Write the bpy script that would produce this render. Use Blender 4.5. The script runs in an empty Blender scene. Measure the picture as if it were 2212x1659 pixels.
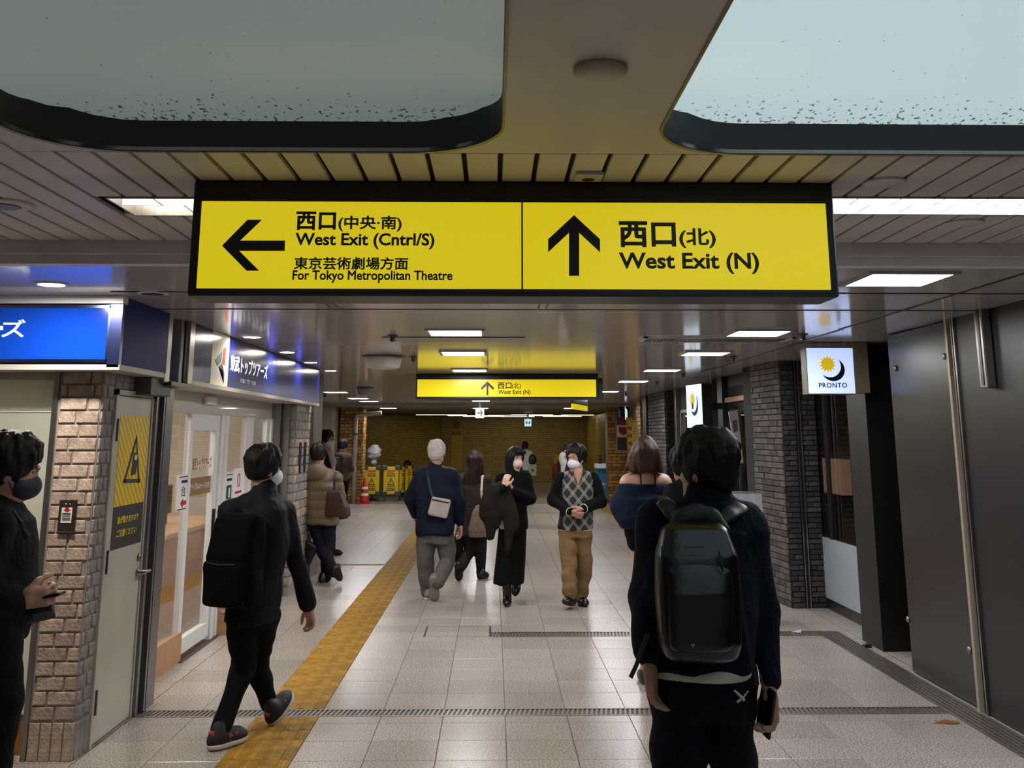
import bpy, bmesh, math, random
import numpy as np
from mathutils import Vector, Matrix
random.seed(7); np.random.seed(7)
SC = bpy.context.scene; COL = SC.collection
# ---------------------------------------------------------------- camera
FPX, CXP, CYP, HC = 2216.0, 1106.0, 466.0, 1.70
PIT = math.atan(474.0/FPX); YAW = math.radians(1.01)
cam = bpy.data.cameras.new('camera'); camo = bpy.data.objects.new('camera', cam); COL.objects.link(camo)
cam.sensor_fit = 'HORIZONTAL'; cam.sensor_width = 36.0; cam.lens = FPX/2212.0*36.0
cam.shift_y = -(829.5-CYP)/2212.0
camo.location = (0, 0, HC); camo.rotation_euler = (math.pi/2+PIT, 0, -YAW)
cam.clip_start = 0.05; cam.clip_end = 200
SC.camera = camo
# ---------------------------------------------------------------- world and exposure
w = bpy.data.worlds.new('world'); SC.world = w; w.use_nodes = True
w.node_tree.nodes['Background'].inputs[0].default_value = (0.8, 0.85, 1, 1)
w.node_tree.nodes['Background'].inputs[1].default_value = 0.02
SC.view_settings.view_transform = 'Standard'; SC.view_settings.look = 'None'
SC.view_settings.gamma = 1.0; SC.view_settings.use_curve_mapping = False
SC.view_settings.exposure = -0.12
L_LED, L_DOWN, L_TROF, L_SIGN = 62.0, 800.0, 24.0, 0.74
# ---------------------------------------------------------------- pixel helpers (a pixel is a direction; the distance comes from a plane)
def _ray(u, v):
    x = (u-CXP)/FPX; y = (CYP-v)/FPX
    fy = math.cos(PIT)-y*math.sin(PIT); fz = math.sin(PIT)+y*math.cos(PIT)
    return np.array([x*math.cos(YAW)+fy*math.sin(YAW), -x*math.sin(YAW)+fy*math.cos(YAW), fz])
_O = np.array([0, 0, HC])
def Gp(u, v, z=0.0):
    r = _ray(u, v); return _O+r*(z-HC)/r[2]
def Yp(u, v, y):
    r = _ray(u, v); return _O+r*y/r[1]
def Xp(u, v, x):
    r = _ray(u, v); return _O+r*x/r[0]
# ---------------------------------------------------------------- materials
def lin(h):
    h = h.lstrip('#'); c = [int(h[i:i+2], 16)/255 for i in (0, 2, 4)]
    return tuple(x/12.92 if x <= .04045 else ((x+.055)/1.055)**2.4 for x in c)+(1,)
MATS = {}
def mat(name, col, rough=.5, metal=0., spec=.5, var=0., vscale=8., bump=0., bscale=60., emit=None, es=0., coat=0., col2=None, stretch=None, sheen=0., dirt=None, alpha=None):
    if name in MATS: return MATS[name]
    m = bpy.data.materials.new(name); m.use_nodes = True; MATS[name] = m
    nt = m.node_tree; N = nt.nodes; b = N['Principled BSDF']
    c = lin(col) if isinstance(col, str) else col
    b.inputs['Base Color'].default_value = c; b.inputs['Roughness'].default_value = rough
    b.inputs['Metallic'].default_value = metal; b.inputs['Specular IOR Level'].default_value = spec
    b.inputs['Coat Weight'].default_value = coat; b.inputs['Sheen Weight'].default_value = sheen
    m.diffuse_color = c
    tc = None
    def coords():
        nonlocal tc
        if tc is None:
            t = N.new('ShaderNodeTexCoord'); tc = t.outputs['Object']
            if stretch:
                mp = N.new('ShaderNodeMapping'); mp.inputs['Scale'].default_value = stretch
                nt.links.new(tc, mp.inputs[0]); tc = mp.outputs[0]
        return tc
    if var > 0 or col2:
        n = N.new('ShaderNodeTexNoise'); n.inputs['Scale'].default_value = vscale; n.inputs['Detail'].default_value = 5
        nt.links.new(coords(), n.inputs['Vector'])
        rmp = N.new('ShaderNodeValToRGB'); rmp.color_ramp.elements[0].position = .35; rmp.color_ramp.elements[1].position = .65
        c2 = lin(col2) if col2 else tuple(min(1, x*(1+var)) for x in c[:3])+(1,)
        c1 = c if col2 else tuple(x*(1-var) for x in c[:3])+(1,)
        rmp.color_ramp.elements[0].color = c1; rmp.color_ramp.elements[1].color = c2
        nt.links.new(n.outputs['Fac'], rmp.inputs[0]); nt.links.new(rmp.outputs[0], b.inputs['Base Color'])
    if bump > 0:
        n2 = N.new('ShaderNodeTexNoise'); n2.inputs['Scale'].default_value = bscale; n2.inputs['Detail'].default_value = 4
        nt.links.new(coords(), n2.inputs['Vector'])
        bp = N.new('ShaderNodeBump'); bp.inputs['Strength'].default_value = bump; bp.inputs['Distance'].default_value = .01
        nt.links.new(n2.outputs['Fac'], bp.inputs['Height']); nt.links.new(bp.outputs[0], b.inputs['Normal'])
    if emit is not None:
        e = lin(emit) if isinstance(emit, str) else emit
        b.inputs['Emission Color'].default_value = e; b.inputs['Emission Strength'].default_value = es
    return m
def nodes_of(m): return m.node_tree.nodes, m.node_tree.links, m.node_tree.nodes['Principled BSDF']
def glass_mat(name, tint=(1, 1, 1, 1), refl=.9, rough=.0):
    if name in MATS: return MATS[name]
    m = bpy.data.materials.new(name); m.use_nodes = True; MATS[name] = m
    nt = m.node_tree; N = nt.nodes; N.remove(N['Principled BSDF'])
    tr = N.new('ShaderNodeBsdfTransparent'); tr.inputs[0].default_value = tint
    gl = N.new('ShaderNodeBsdfGlossy'); gl.inputs['Roughness'].default_value = rough
    gl.inputs[0].default_value = (refl, refl, refl, 1)
    fr = N.new('ShaderNodeFresnel'); ge = N.new('ShaderNodeNewGeometry'); ma = N.new('ShaderNodeMath'); ma.operation = 'MULTIPLY_ADD'; ma.inputs[1].default_value = 1/1.5-1.5; ma.inputs[2].default_value = 1.5
    nt.links.new(ge.outputs['Backfacing'], ma.inputs[0]); nt.links.new(ma.outputs[0], fr.inputs[0])
    mx = N.new('ShaderNodeMixShader')
    nt.links.new(fr.outputs[0], mx.inputs[0]); nt.links.new(tr.outputs[0], mx.inputs[1]); nt.links.new(gl.outputs[0], mx.inputs[2])
    nt.links.new(mx.outputs[0], N['Material Output'].inputs[0])
    return m
# ---------------------------------------------------------------- objects
ROOTM = {}
def tag(o, label=None, cat=None, group=None, kind=None):
    if label: o['label'] = label
    if cat: o['category'] = cat
    if group: o['group'] = group
    if kind: o['kind'] = kind
    return o
def thing(name, label, cat, loc=(0, 0, 0), group=None, kind=None):
    o = bpy.data.objects.new(name, None); COL.objects.link(o); o.location = loc
    o.empty_display_size = .1
    tag(o, label, cat, group, kind); ROOTM[o] = Vector(loc); return o
def origin_of(o):
    v = Vector((0, 0, 0))
    while o is not None:
        v += o.location; o = o.parent
    return v
def link_mesh(name, me, m, parent=None, origin=None, smooth=False):
    """mesh in world coordinates -> object; child positions are made relative to the parent chain"""
    o = bpy.data.objects.new(name, me); COL.objects.link(o)
    if m is not None and len(me.materials) == 0: me.materials.append(m)
    n = len(me.vertices); co = np.empty(n*3, np.float32); me.vertices.foreach_get('co', co); co = co.reshape(-1, 3)
    if origin is None:
        if n: mn, mx = co.min(0), co.max(0); origin = ((mn[0]+mx[0])/2, (mn[1]+mx[1])/2, mn[2])
        else: origin = (0, 0, 0)
    co = co-np.array(origin, np.float32); me.vertices.foreach_set('co', co.ravel())
    if smooth: me.polygons.foreach_set('use_smooth', np.ones(len(me.polygons), bool))
    me.update()
    base = origin_of(parent) if parent else Vector((0, 0, 0))
    o.parent = parent; o.location = Vector(origin)-base
    return o
class MB:
    """collects shapes in world coordinates into one mesh"""
    def __init__(s): s.v = []; s.f = []
    def add(s, vs, fs):
        k = len(s.v); s.v += [tuple(float(c) for c in p) for p in vs]; s.f += [tuple(i+k for i in f) for f in fs]; return s
    def box(s, x0, x1, y0, y1, z0, z1):
        if x1 < x0: x0, x1 = x1, x0
        if y1 < y0: y0, y1 = y1, y0
        if z1 < z0: z0, z1 = z1, z0
        return s.add([(x0,y0,z0),(x1,y0,z0),(x1,y1,z0),(x0,y1,z0),(x0,y0,z1),(x1,y0,z1),(x1,y1,z1),(x0,y1,z1)],
              [(0,3,2,1),(4,5,6,7),(0,1,5,4),(1,2,6,5),(2,3,7,6),(3,0,4,7)])
    def obox(s, c, ax, ay, az):
        """box from centre and three half-axis vectors"""
        c, ax, ay, az = (np.array(q, float) for q in (c, ax, ay, az))
        vs = [c+a*ax+b*ay+d*az for d in (-1, 1) for (a, b) in ((-1,-1),(1,-1),(1,1),(-1,1))]
        fs = [(0,3,2,1),(4,5,6,7),(0,1,5,4),(1,2,6,5),(2,3,7,6),(3,0,4,7)]
        if np.dot(np.cross(ax, ay), az) < 0: fs = [f[::-1] for f in fs]
        return s.add(vs, fs)
    def tube(s, pts, r, n=10, cap=True):
        pts = [np.array(p, float) for p in pts]; rs = r if hasattr(r, '__len__') else [r]*len(pts)
        vs = []; fs = []; up = None
        for i, p in enumerate(pts):
            t = pts[min(i+1, len(pts)-1)]-pts[max(i-1, 0)]; t /= (np.linalg.norm(t)+1e-9)
            if up is None: up = np.array([0, 0, 1.]) if abs(t[2]) < .9 else np.array([0, 1., 0])
            a = np.cross(up, t); a /= (np.linalg.norm(a)+1e-9); b = np.cross(t, a); up = b
            for k in range(n):
                th = 2*math.pi*k/n; vs.append(p+rs[i]*(math.cos(th)*a+math.sin(th)*b))
        for i in range(len(pts)-1):
            for k in range(n):
                k2 = (k+1) % n; fs.append((i*n+k, i*n+k2, (i+1)*n+k2, (i+1)*n+k))
        if cap:
            fs.append(tuple(range(n))[::-1]); fs.append(tuple(range((len(pts)-1)*n, len(pts)*n)))
        return s.add(vs, fs)
    def lathe(s, c, prof, n=24, axis='z'):
        """prof: list of (radius, height)"""
        c = np.array(c, float); vs = []; fs = []
        for r, h in prof:
            for k in range(n):
                th = 2*math.pi*k/n; x, y = r*math.cos(th), r*math.sin(th)
                vs.append(c+(np.array([x, y, h]) if axis == 'z' else np.array([x, h, y]) if axis == 'y' else np.array([h, x, y])))
        for i in range(len(prof)-1):
            for k in range(n):
                k2 = (k+1) % n; q = (i*n+k, i*n+k2, (i+1)*n+k2, (i+1)*n+k); fs.append(q if axis != 'y' else q[::-1])
        f0 = tuple(range(n)); f1 = tuple(range((len(prof)-1)*n, len(prof)*n))
        fs.append(f0[::-1] if axis != 'y' else f0); fs.append(f1 if axis != 'y' else f1[::-1])
        return s.add(vs, fs)
    def prism(s, poly, d):
        """poly: list of 3D points in a plane, d: extrusion vector"""
        n = len(poly); P = [np.array(p, float) for p in poly]; d = np.array(d, float)
        nrm = sum((np.cross(P[i], P[(i+1) % n]) for i in range(n)), np.zeros(3))
        f0 = tuple(range(n)); f1 = tuple(range(n, 2*n))
        side = [(i, (i+1) % n, n+(i+1) % n, n+i) for i in range(n)]
        if np.dot(nrm, d) > 0: fs = [f0[::-1], f1]+side
        else: fs = [f0, f1[::-1]]+[q[::-1] for q in side]
        return s.add(P+[p+d for p in P], fs)
    def build(s, name, m, parent=None, bevel=0, smooth=False, origin=None, seg=1):
        me = bpy.data.meshes.new(name); me.from_pydata(s.v, [], s.f)
        if bevel > 0:
            bm = bmesh.new(); bm.from_mesh(me)
            bmesh.ops.bevel(bm, geom=[e for e in bm.edges if len(e.link_faces) == 2 and e.calc_face_angle(0) > .5], offset=bevel, segments=seg, affect='EDGES', profile=.6)
            bm.to_mesh(me); bm.free()
        return link_mesh(name, me, m, parent, origin, smooth)
def B(name, x0, x1, y0, y1, z0, z1, m, parent=None, bevel=0):
    return MB().box(x0, x1, y0, y1, z0, z1).build(name, m, parent, bevel)
def S(o, label=None): o['kind'] = 'structure'; (label and o.__setitem__('label', label)); return o
def plate(name, outer, holes, z0, z1, m, parent=None):
    """horizontal plate with holes, from a filled 2D curve"""
    cu = bpy.data.curves.new(name, 'CURVE'); cu.dimensions = '2D'; cu.fill_mode = 'BOTH'
    for ring in [outer]+holes:
        sp = cu.splines.new('POLY'); sp.points.add(len(ring)-1)
        for p, q in zip(sp.points, ring): p.co = (q[0], q[1], 0, 1)
        sp.use_cyclic_u = True
    cu.extrude = (z1-z0)/2
    return curve_mesh(name, cu, m, parent, lambda co: co+np.array([0, 0, (z0+z1)/2]))
def curve_mesh(name, cu, m, parent, fn, smooth=False):
    o = bpy.data.objects.new('tmp', cu); COL.objects.link(o)
    dg = bpy.context.evaluated_depsgraph_get(); dg.update()
    me = bpy.data.meshes.new_from_object(o.evaluated_get(dg)); bpy.data.objects.remove(o); bpy.data.curves.remove(cu)
    me.materials.clear()
    n = len(me.vertices); co = np.empty(n*3, np.float32); me.vertices.foreach_get('co', co); co = fn(co.reshape(-1, 3).astype(float))
    me.vertices.foreach_set('co', co.astype(np.float32).ravel()); me.name = name
    return link_mesh(name, me, m, parent, smooth=smooth)
def text_on(name, body, m, P00, P10, P01, parent=None, bold=0., off=.0015, thick=.001, space=1.0):
    """lettering fitted into the parallelogram lower-left P00, lower-right P10, upper-left P01"""
    cu = bpy.data.curves.new(name, 'FONT'); cu.body = body; cu.size = 1; cu.bevel_depth = bold; cu.bevel_resolution = 0; cu.space_character = space; cu.extrude = .5; cu.resolution_u = 3
    P00, P10, P01 = (np.array(p, float) for p in (P00, P10, P01))
    nrm = np.cross(P10-P00, P01-P00); nrm /= np.linalg.norm(nrm)
    def fn(co):
        mn, mx = co.min(0), co.max(0); s = (co-mn)/np.maximum(mx-mn, 1e-9)
        return P00+s[:, :1]*(P10-P00)+s[:, 1:2]*(P01-P00)+nrm*(off+thick*s[:, 2:3])
    return curve_mesh(name, cu, m, parent, fn)
def poly_on(name, polys, m, P00, P10, P01, parent=None, off=.0015, thick=.001):
    """flat shapes in 0..1 coordinates of the same kind of parallelogram"""
    P00, P10, P01 = (np.array(p, float) for p in (P00, P10, P01))
    nrm = np.cross(P10-P00, P01-P00); nrm /= np.linalg.norm(nrm)
    b = MB()
    for pl in polys:
        b.prism([P00+x*(P10-P00)+y*(P01-P00)+nrm*off for x, y in pl], nrm*thick)
    o = b.build(name, m, parent)
    if name == 'notice_lines': o['kind'] = 'stuff'
    return o
def sub_par(P00, P10, P01, x0, x1, y0, y1):
    P00, P10, P01 = (np.array(p, float) for p in (P00, P10, P01))
    q = lambda x, y: P00+x*(P10-P00)+y*(P01-P00)
    return q(x0, y0), q(x1, y0), q(x0, y1)
def rrect(x0, x1, y0, y1, r, n=8):
    out = []
    for cx, cy, a0 in ((x1-r, y1-r, 0), (x0+r, y1-r, 90), (x0+r, y0+r, 180), (x1-r, y0+r, 270)):
        for k in range(n+1):
            a = math.radians(a0+90*k/n); out.append((cx+r*math.cos(a), cy+r*math.sin(a)))
    return out
def copy_of(src, parent=None, loc=None):
    c = src.copy(); COL.objects.link(c); c.parent = parent
    if loc is not None: c.location = loc
    for ch in list(src.children): copy_of(ch, c)
    return c
# ================================================================ materials of the place
ZL, ZU, YB = 2.47, 2.574, 4.657          # lower ceiling, upper ceiling, step between them
XJ, PX, PY = .078, .383, .366            # floor joint grid
def floor_material(name, grid):
    m = mat(name, '#b4aca3', rough=.22, spec=.5); N, Lk, b = nodes_of(m)
    geo = N.new('ShaderNodeNewGeometry')
    n1 = N.new('ShaderNodeTexNoise'); n1.inputs['Scale'].default_value = 95; n1.inputs['Detail'].default_value = 4
    n2 = N.new('ShaderNodeTexNoise'); n2.inputs['Scale'].default_value = 1.3; n2.inputs['Detail'].default_value = 3
    Lk.new(geo.outputs['Position'], n1.inputs['Vector']); Lk.new(geo.outputs['Position'], n2.inputs['Vector'])
    r1 = N.new('ShaderNodeValToRGB'); e = r1.color_ramp.elements
    e[0].position = .38; e[0].color = lin('#7e746b'); e[1].position = .60; e[1].color = lin('#c2b9b2')
    Lk.new(n1.outputs['Fac'], r1.inputs[0])
    r2 = N.new('ShaderNodeValToRGB'); e = r2.color_ramp.elements
    e[0].position = .3; e[0].color = (.92, .91, .90, 1); e[1].position = .7; e[1].color = (1, 1, 1, 1)
    Lk.new(n2.outputs['Fac'], r2.inputs[0])
    mx = N.new('ShaderNodeMix'); mx.data_type = 'RGBA'; mx.blend_type = 'MULTIPLY'; mx.inputs[0].default_value = 1
    Lk.new(r1.outputs[0], mx.inputs[6]); Lk.new(r2.outputs[0], mx.inputs[7])
    out = mx.outputs[2]
    if not grid:
        oi = N.new('ShaderNodeObjectInfo'); mr = N.new('ShaderNodeMapRange'); mr.inputs[3].default_value = .84; mr.inputs[4].default_value = 1.02
        Lk.new(oi.outputs['Random'], mr.inputs[0])
        m2 = N.new('ShaderNodeMix'); m2.data_type = 'RGBA'; m2.blend_type = 'MULTIPLY'; m2.inputs[0].default_value = 1
        Lk.new(out, m2.inputs[6]); Lk.new(mr.outputs[0], m2.inputs[7]); out = m2.outputs[2]
    else:
        sp = N.new('ShaderNodeSeparateXYZ'); Lk.new(geo.outputs['Position'], sp.inputs[0])
        prev = None
        for ax, off, pitch in (('X', XJ, PX), ('Y', 7.43, PY)):
            a = N.new('ShaderNodeMath'); a.operation = 'SUBTRACT'; a.inputs[1].default_value = off; Lk.new(sp.outputs[ax], a.inputs[0])
            d = N.new('ShaderNodeMath'); d.operation = 'DIVIDE'; d.inputs[1].default_value = pitch; Lk.new(a.outputs[0], d.inputs[0])
            p = N.new('ShaderNodeMath'); p.operation = 'PINGPONG'; p.inputs[1].default_value = .5; Lk.new(d.outputs[0], p.inputs[0])
            g = N.new('ShaderNodeMath'); g.operation = 'GREATER_THAN'; g.inputs[1].default_value = .008; Lk.new(p.outputs[0], g.inputs[0])
            if prev is None: prev = g
            else:
                mm = N.new('ShaderNodeMath'); mm.operation = 'MINIMUM'; Lk.new(prev.outputs[0], mm.inputs[0]); Lk.new(g.outputs[0], mm.inputs[1]); prev = mm
        m2 = N.new('ShaderNodeMix'); m2.data_type = 'RGBA'; m2.inputs[6].default_value = lin('#6a6058')
        Lk.new(prev.outputs[0], m2.inputs[0]); Lk.new(out, m2.inputs[7]); out = m2.outputs[2]
    Lk.new(out, b.inputs['Base Color'])
    rr = N.new('ShaderNodeMapRange'); rr.inputs[3].default_value = .22; rr.inputs[4].default_value = .28
    Lk.new(n2.outputs['Fac'], rr.inputs[0]); Lk.new(rr.outputs[0], b.inputs['Roughness'])
    return m
M_TILE = floor_material('floor_tile_stone', False); M_TILEFAR = floor_material('floor_tiling_far', True)
M_GROUT = mat('floor_grout', '#5d544c', .8)
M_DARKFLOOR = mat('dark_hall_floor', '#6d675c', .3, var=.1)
M_YELLOWTILE = mat('tactile_yellow', '#a67a1a', .62, spec=.2, var=.22, vscale=9, bump=.1, bscale=90, col2='#785a14')
M_STEEL = mat('brushed_steel', '#9a9794', .32, metal=1, var=.12, vscale=5, stretch=(40, 40, 1))
M_DSTEEL = mat('dark_steel', '#4a4a4d', .35, metal=.8, var=.1, vscale=6)
M_GRATE = mat('drain_grate_steel', '#8a8580', .4, metal=.9)
M_PIT = mat('drain_pit_dark', '#1c1a18', .9)
M_SLAT = mat('ceiling_slat_paint', '#c6bdb9', .45, var=.10, vscale=3)
M_PLATE = mat('ceiling_plate_paint', '#bbb3ae', .4, var=.07, vscale=2)
M_BLACKGAP = mat('ceiling_void_black', '#14110e', .9)
M_BAND = mat('well_band_dark', '#1b1b18', .55, bump=.12, bscale=220)
M_BLACK = mat('black_paint', '#050505', .45)
M_BEAM = mat('beam_paint', '#d2ced2', .5, var=.08, vscale=4)
M_DARKPANEL = mat('charcoal_panel', '#1e1e21', .38, var=.08, vscale=2)
M_LEAF = mat('door_leaf_bronze', '#282622', .30, spec=.55, var=.12, vscale=1.5)
M_WHITEPAINT = mat('white_frame_paint', '#d9dada', .3)
M_CREAMDOOR = mat('cream_steel_door', '#bdb9ab', .38, var=.08, vscale=3, bump=.03)
M_MORTAR = mat('wall_mortar', '#8d857d', .85, var=.12, vscale=30)
M_BRICKA = mat('pale_stone_brick', '#c4ae9c', .8, col2='#9a897c', vscale=22, bump=.9, bscale=70)
M_BRICKB = mat('grey_stone_brick', '#a19b97', .8, col2='#7d7875', vscale=22, bump=.8, bscale=70)
M_DBRICK = mat('charcoal_split_brick', '#4a433f', .75, col2='#302a28', vscale=25, bump=.8, bscale=90)
M_DMORTAR = mat('charcoal_mortar', '#0d0c0c', .9)
M_YBRICK = mat('yellow_glazed_brick', '#a97f3a', .28, col2='#87602a', vscale=9)
M_YMORTAR = mat('yellow_wall_mortar', '#3c2d18', .9)
def lower_ceiling_material():
    m = mat('ribbed_metal_ceiling', '#b0aba6', .14, spec=.8, coat=.25); N, Lk, b = nodes_of(m)
    b.inputs['Coat Roughness'].default_value = .06
    geo = N.new('ShaderNodeNewGeometry'); sp = N.new('ShaderNodeSeparateXYZ'); Lk.new(geo.outputs['Position'], sp.inputs[0])
    mu = N.new('ShaderNodeMath'); mu.operation = 'MULTIPLY'; mu.inputs[1].default_value = 2*math.pi/.05; Lk.new(sp.outputs['Y'], mu.inputs[0])
    si = N.new('ShaderNodeMath'); si.operation = 'SINE'; Lk.new(mu.outputs[0], si.inputs[0])
    ab = N.new('ShaderNodeMath'); ab.operation = 'POWER'; ab.inputs[1].default_value = 12
    ab2 = N.new('ShaderNodeMath'); ab2.operation = 'ABSOLUTE'; Lk.new(si.outputs[0], ab2.inputs[0]); Lk.new(ab2.outputs[0], ab.inputs[0])
    rm = N.new('ShaderNodeMix'); rm.data_type = 'RGBA'; rm.inputs[6].default_value = lin('#d2cdc8'); rm.inputs[7].default_value = lin('#a09b96')
    Lk.new(ab.outputs[0], rm.inputs[0]); Lk.new(rm.outputs[2], b.inputs['Base Color'])
    nz = N.new('ShaderNodeTexNoise'); nz.inputs['Scale'].default_value = 1.0; nz.inputs['Detail'].default_value = 2
    mp = N.new('ShaderNodeMapping'); mp.inputs['Scale'].default_value = (.25, 5, 1); Lk.new(geo.outputs['Position'], mp.inputs[0]); Lk.new(mp.outputs[0], nz.inputs['Vector'])
    bp = N.new('ShaderNodeBump'); bp.inputs['Strength'].default_value = .02; bp.inputs['Distance'].default_value = .02
    Lk.new(nz.outputs['Fac'], bp.inputs['Height']); Lk.new(bp.outputs[0], b.inputs['Normal'])
    Lk.new(bp.outputs[0], b.inputs['Coat Normal'])
    return m
M_LOWCEIL = lower_ceiling_material()
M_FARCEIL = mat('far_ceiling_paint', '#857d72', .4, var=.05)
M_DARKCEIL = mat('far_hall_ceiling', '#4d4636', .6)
def brick_tex_material(name, c1, c2, cm, bw, bh, rough=.4):
    m = mat(name, c1, rough); N, Lk, b = nodes_of(m)
    uv = N.new('ShaderNodeTexCoord'); br = N.new('ShaderNodeTexBrick')
    br.inputs['Color1'].default_value = lin(c1); br.inputs['Color2'].default_value = lin(c2); br.inputs['Mortar'].default_value = lin(cm)
    br.inputs['Scale'].default_value = 1; br.inputs['Brick Width'].default_value = bw; br.inputs['Row Height'].default_value = bh; br.inputs['Mortar Size'].default_value = .006
    mp = N.new('ShaderNodeMapping'); Lk.new(uv.outputs['Object'], mp.inputs[0]); mp.inputs['Rotation'].default_value = (-math.pi/2, 0, 0)
    Lk.new(mp.outputs[0], br.inputs['Vector']); Lk.new(br.outputs['Color'], b.inputs['Base Color'])
    return m
M_YWALL = brick_tex_material('far_yellow_brick_wall', '#b0964a', '#96803c', '#4f4322', .24, .075)
M_DWALL = brick_tex_material('far_charcoal_brick_wall', '#332f2d', '#262221', '#0a0909', .2, .06, .7)
M_SHOPWALL = mat('shop_inner_wall', '#c9c0b3', .6, var=.06, vscale=2)
M_WOOD = mat('light_wood_board', '#b5834f', .45, col2='#9c6d3f', vscale=5, stretch=(1, 1, 12))
M_GLASS = glass_mat('clear_glass')
M_GLASSD = glass_mat('dark_shop_glass', (.55, .56, .58, 1))
M_FROST = mat('frosted_green_glass', '#c2c5ba', .18, spec=.6, var=.06, vscale=1.5)
_N, _L, _b = nodes_of(M_FROST); _t = _N.new('ShaderNodeBsdfTranslucent'); _t.inputs[0].default_value = lin('#ecece4'); _m = _N.new('ShaderNodeMixShader'); _m.inputs[0].default_value = .55
_L.new(_b.outputs[0], _m.inputs[1]); _L.new(_t.outputs[0], _m.inputs[2]); _L.new(_m.outputs[0], _N['Material Output'].inputs[0])
M_BEIGE = mat('beige_stone_column', '#a59b8c', .4, col2='#948a7b', vscale=3, stretch=(6, 6, 1))
# ================================================================ floor
floor = S(B('floor', -9, 6, -6, 42, -.12, -.006, M_GROUT), 'pale speckled stone tile floor of the underground passage')
XS = [XJ+PX*k for k in range(-6, 8)]
XS[-1] = 2.86
rowsN = [5.26, 5.61, 5.975, 6.34, 6.705, 6.86]; rowsM = [7.03, 7.43, 7.796, 8.16, 8.526, 8.89, 9.256, 9.40]
rowsF = [9.62, 9.98, 10.35, 10.71, 11.08, 11.45, 11.81, 12.18]
tile_cache = {}
def tile(x0, x1, y0, y1):
    g = .0018; key = (round(x1-x0, 3), round(y1-y0, 3))
    if key in tile_cache:
        o = tile_cache[key].copy(); COL.objects.link(o); o.location = Vector(((x0+x1)/2, (y0+y1)/2, -.02))-origin_of(floor); return
    tile_cache[key] = MB().box(x0+g, x1-g, y0+g, y1-g, -.02, 0).build('floor_tile', M_TILE, floor, bevel=.0015)
for rows in (rowsN, rowsM, rowsF):
    for j in range(len(rows)-1):
        for i in range(len(XS)-1):
            if i == 2: continue
            tile(XS[i], XS[i+1], rows[j], rows[j+1])
for i in (0, 1, 3, 4): tile(XS[i], XS[i+1], 9.40, 9.62)
tile(XS[5], -.02, 9.40, 9.62)
far = MB()
far.box(-9, 6, -6, 5.26, -.02, 0).box(-9, XS[0], 5.26, 12.18, -.02, 0).box(3.06, 6, 5.26, 12.18, -.02, 0)
far.box(-9, XS[2], 12.18, 26.8, -.02, 0).box(XS[3], 6, 12.18, 26.8, -.02, 0).box(XS[2], XS[3], 24.1, 26.8, -.02, 0).box(2.86, 3.06, 9.62, 12.18, -.02, 0)
tag(far.build('distant_tiling', M_TILEFAR, floor), kind='stuff')
B('dark_paving', -9, 6, 26.8, 42, -.02, 0, M_DARKFLOOR, floor)
# tactile blocks
t0 = None
def tactile(y0, y1):
    b = MB().box(XS[2]+.002, XS[3]-.002, y0+.002, y1-.002, -.02, .001)
    for k in range(4):
        cx = XS[2]+PX*(k+.5)/4
        b.add([(cx-.022, y0+.012, .001), (cx+.022, y0+.012, .001), (cx+.022, y1-.012, .001), (cx-.022, y1-.012, .001),
               (cx-.013, y0+.02, .006), (cx+.013, y0+.02, .006), (cx+.013, y1-.02, .006), (cx-.013, y1-.02, .006)],
              [(4,5,6,7),(0,1,5,4),(1,2,6,5),(2,3,7,6),(3,0,4,7)])
    return b
ys = [4.9+.366*k for k in range(5)]+[6.555, 6.86]
for a, b_ in zip(ys[:-1], ys[1:]): tactile(a, b_).build('tactile_block', M_YELLOWTILE, floor)
y = 7.03; o0 = None
while y < 24:
    if o0 is None: o0 = tactile(y, y+.37).build('tactile_block', M_YELLOWTILE, floor); base_y = y; base_loc = o0.location.copy()
    else:
        c = o0.copy(); COL.objects.link(c); c.location = base_loc+Vector((0, y-base_y, 0))
    y += .37
B('orange_floor_strip', -2.9, XS[2]-.01, 14.40, 14.52, -.004, .002, M_YELLOWTILE, floor)
B('orange_floor_strip', .6, 2.6, 23.7, 23.9, -.004, .002, M_YELLOWTILE, floor)
dp = MB().box(2.5, 3.1, 22.7, 26.7, -.01, .002)
for i in range(6):
    for j in range(40):
        cx, cy = 2.55+.1*i, 22.75+.1*j
        dp.add([(cx-.03, cy-.03, .002), (cx+.03, cy-.03, .002), (cx+.03, cy+.03, .002), (cx-.03, cy+.03, .002), (cx-.015, cy-.015, .007), (cx+.015, cy-.015, .007), (cx+.015, cy+.015, .007), (cx-.015, cy+.015, .007)], [(4,5,6,7),(0,1,5,4),(1,2,6,5),(2,3,7,6),(3,0,4,7)])
dp.build('dotted_tactile_patch', M_YELLOWTILE, floor)
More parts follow.
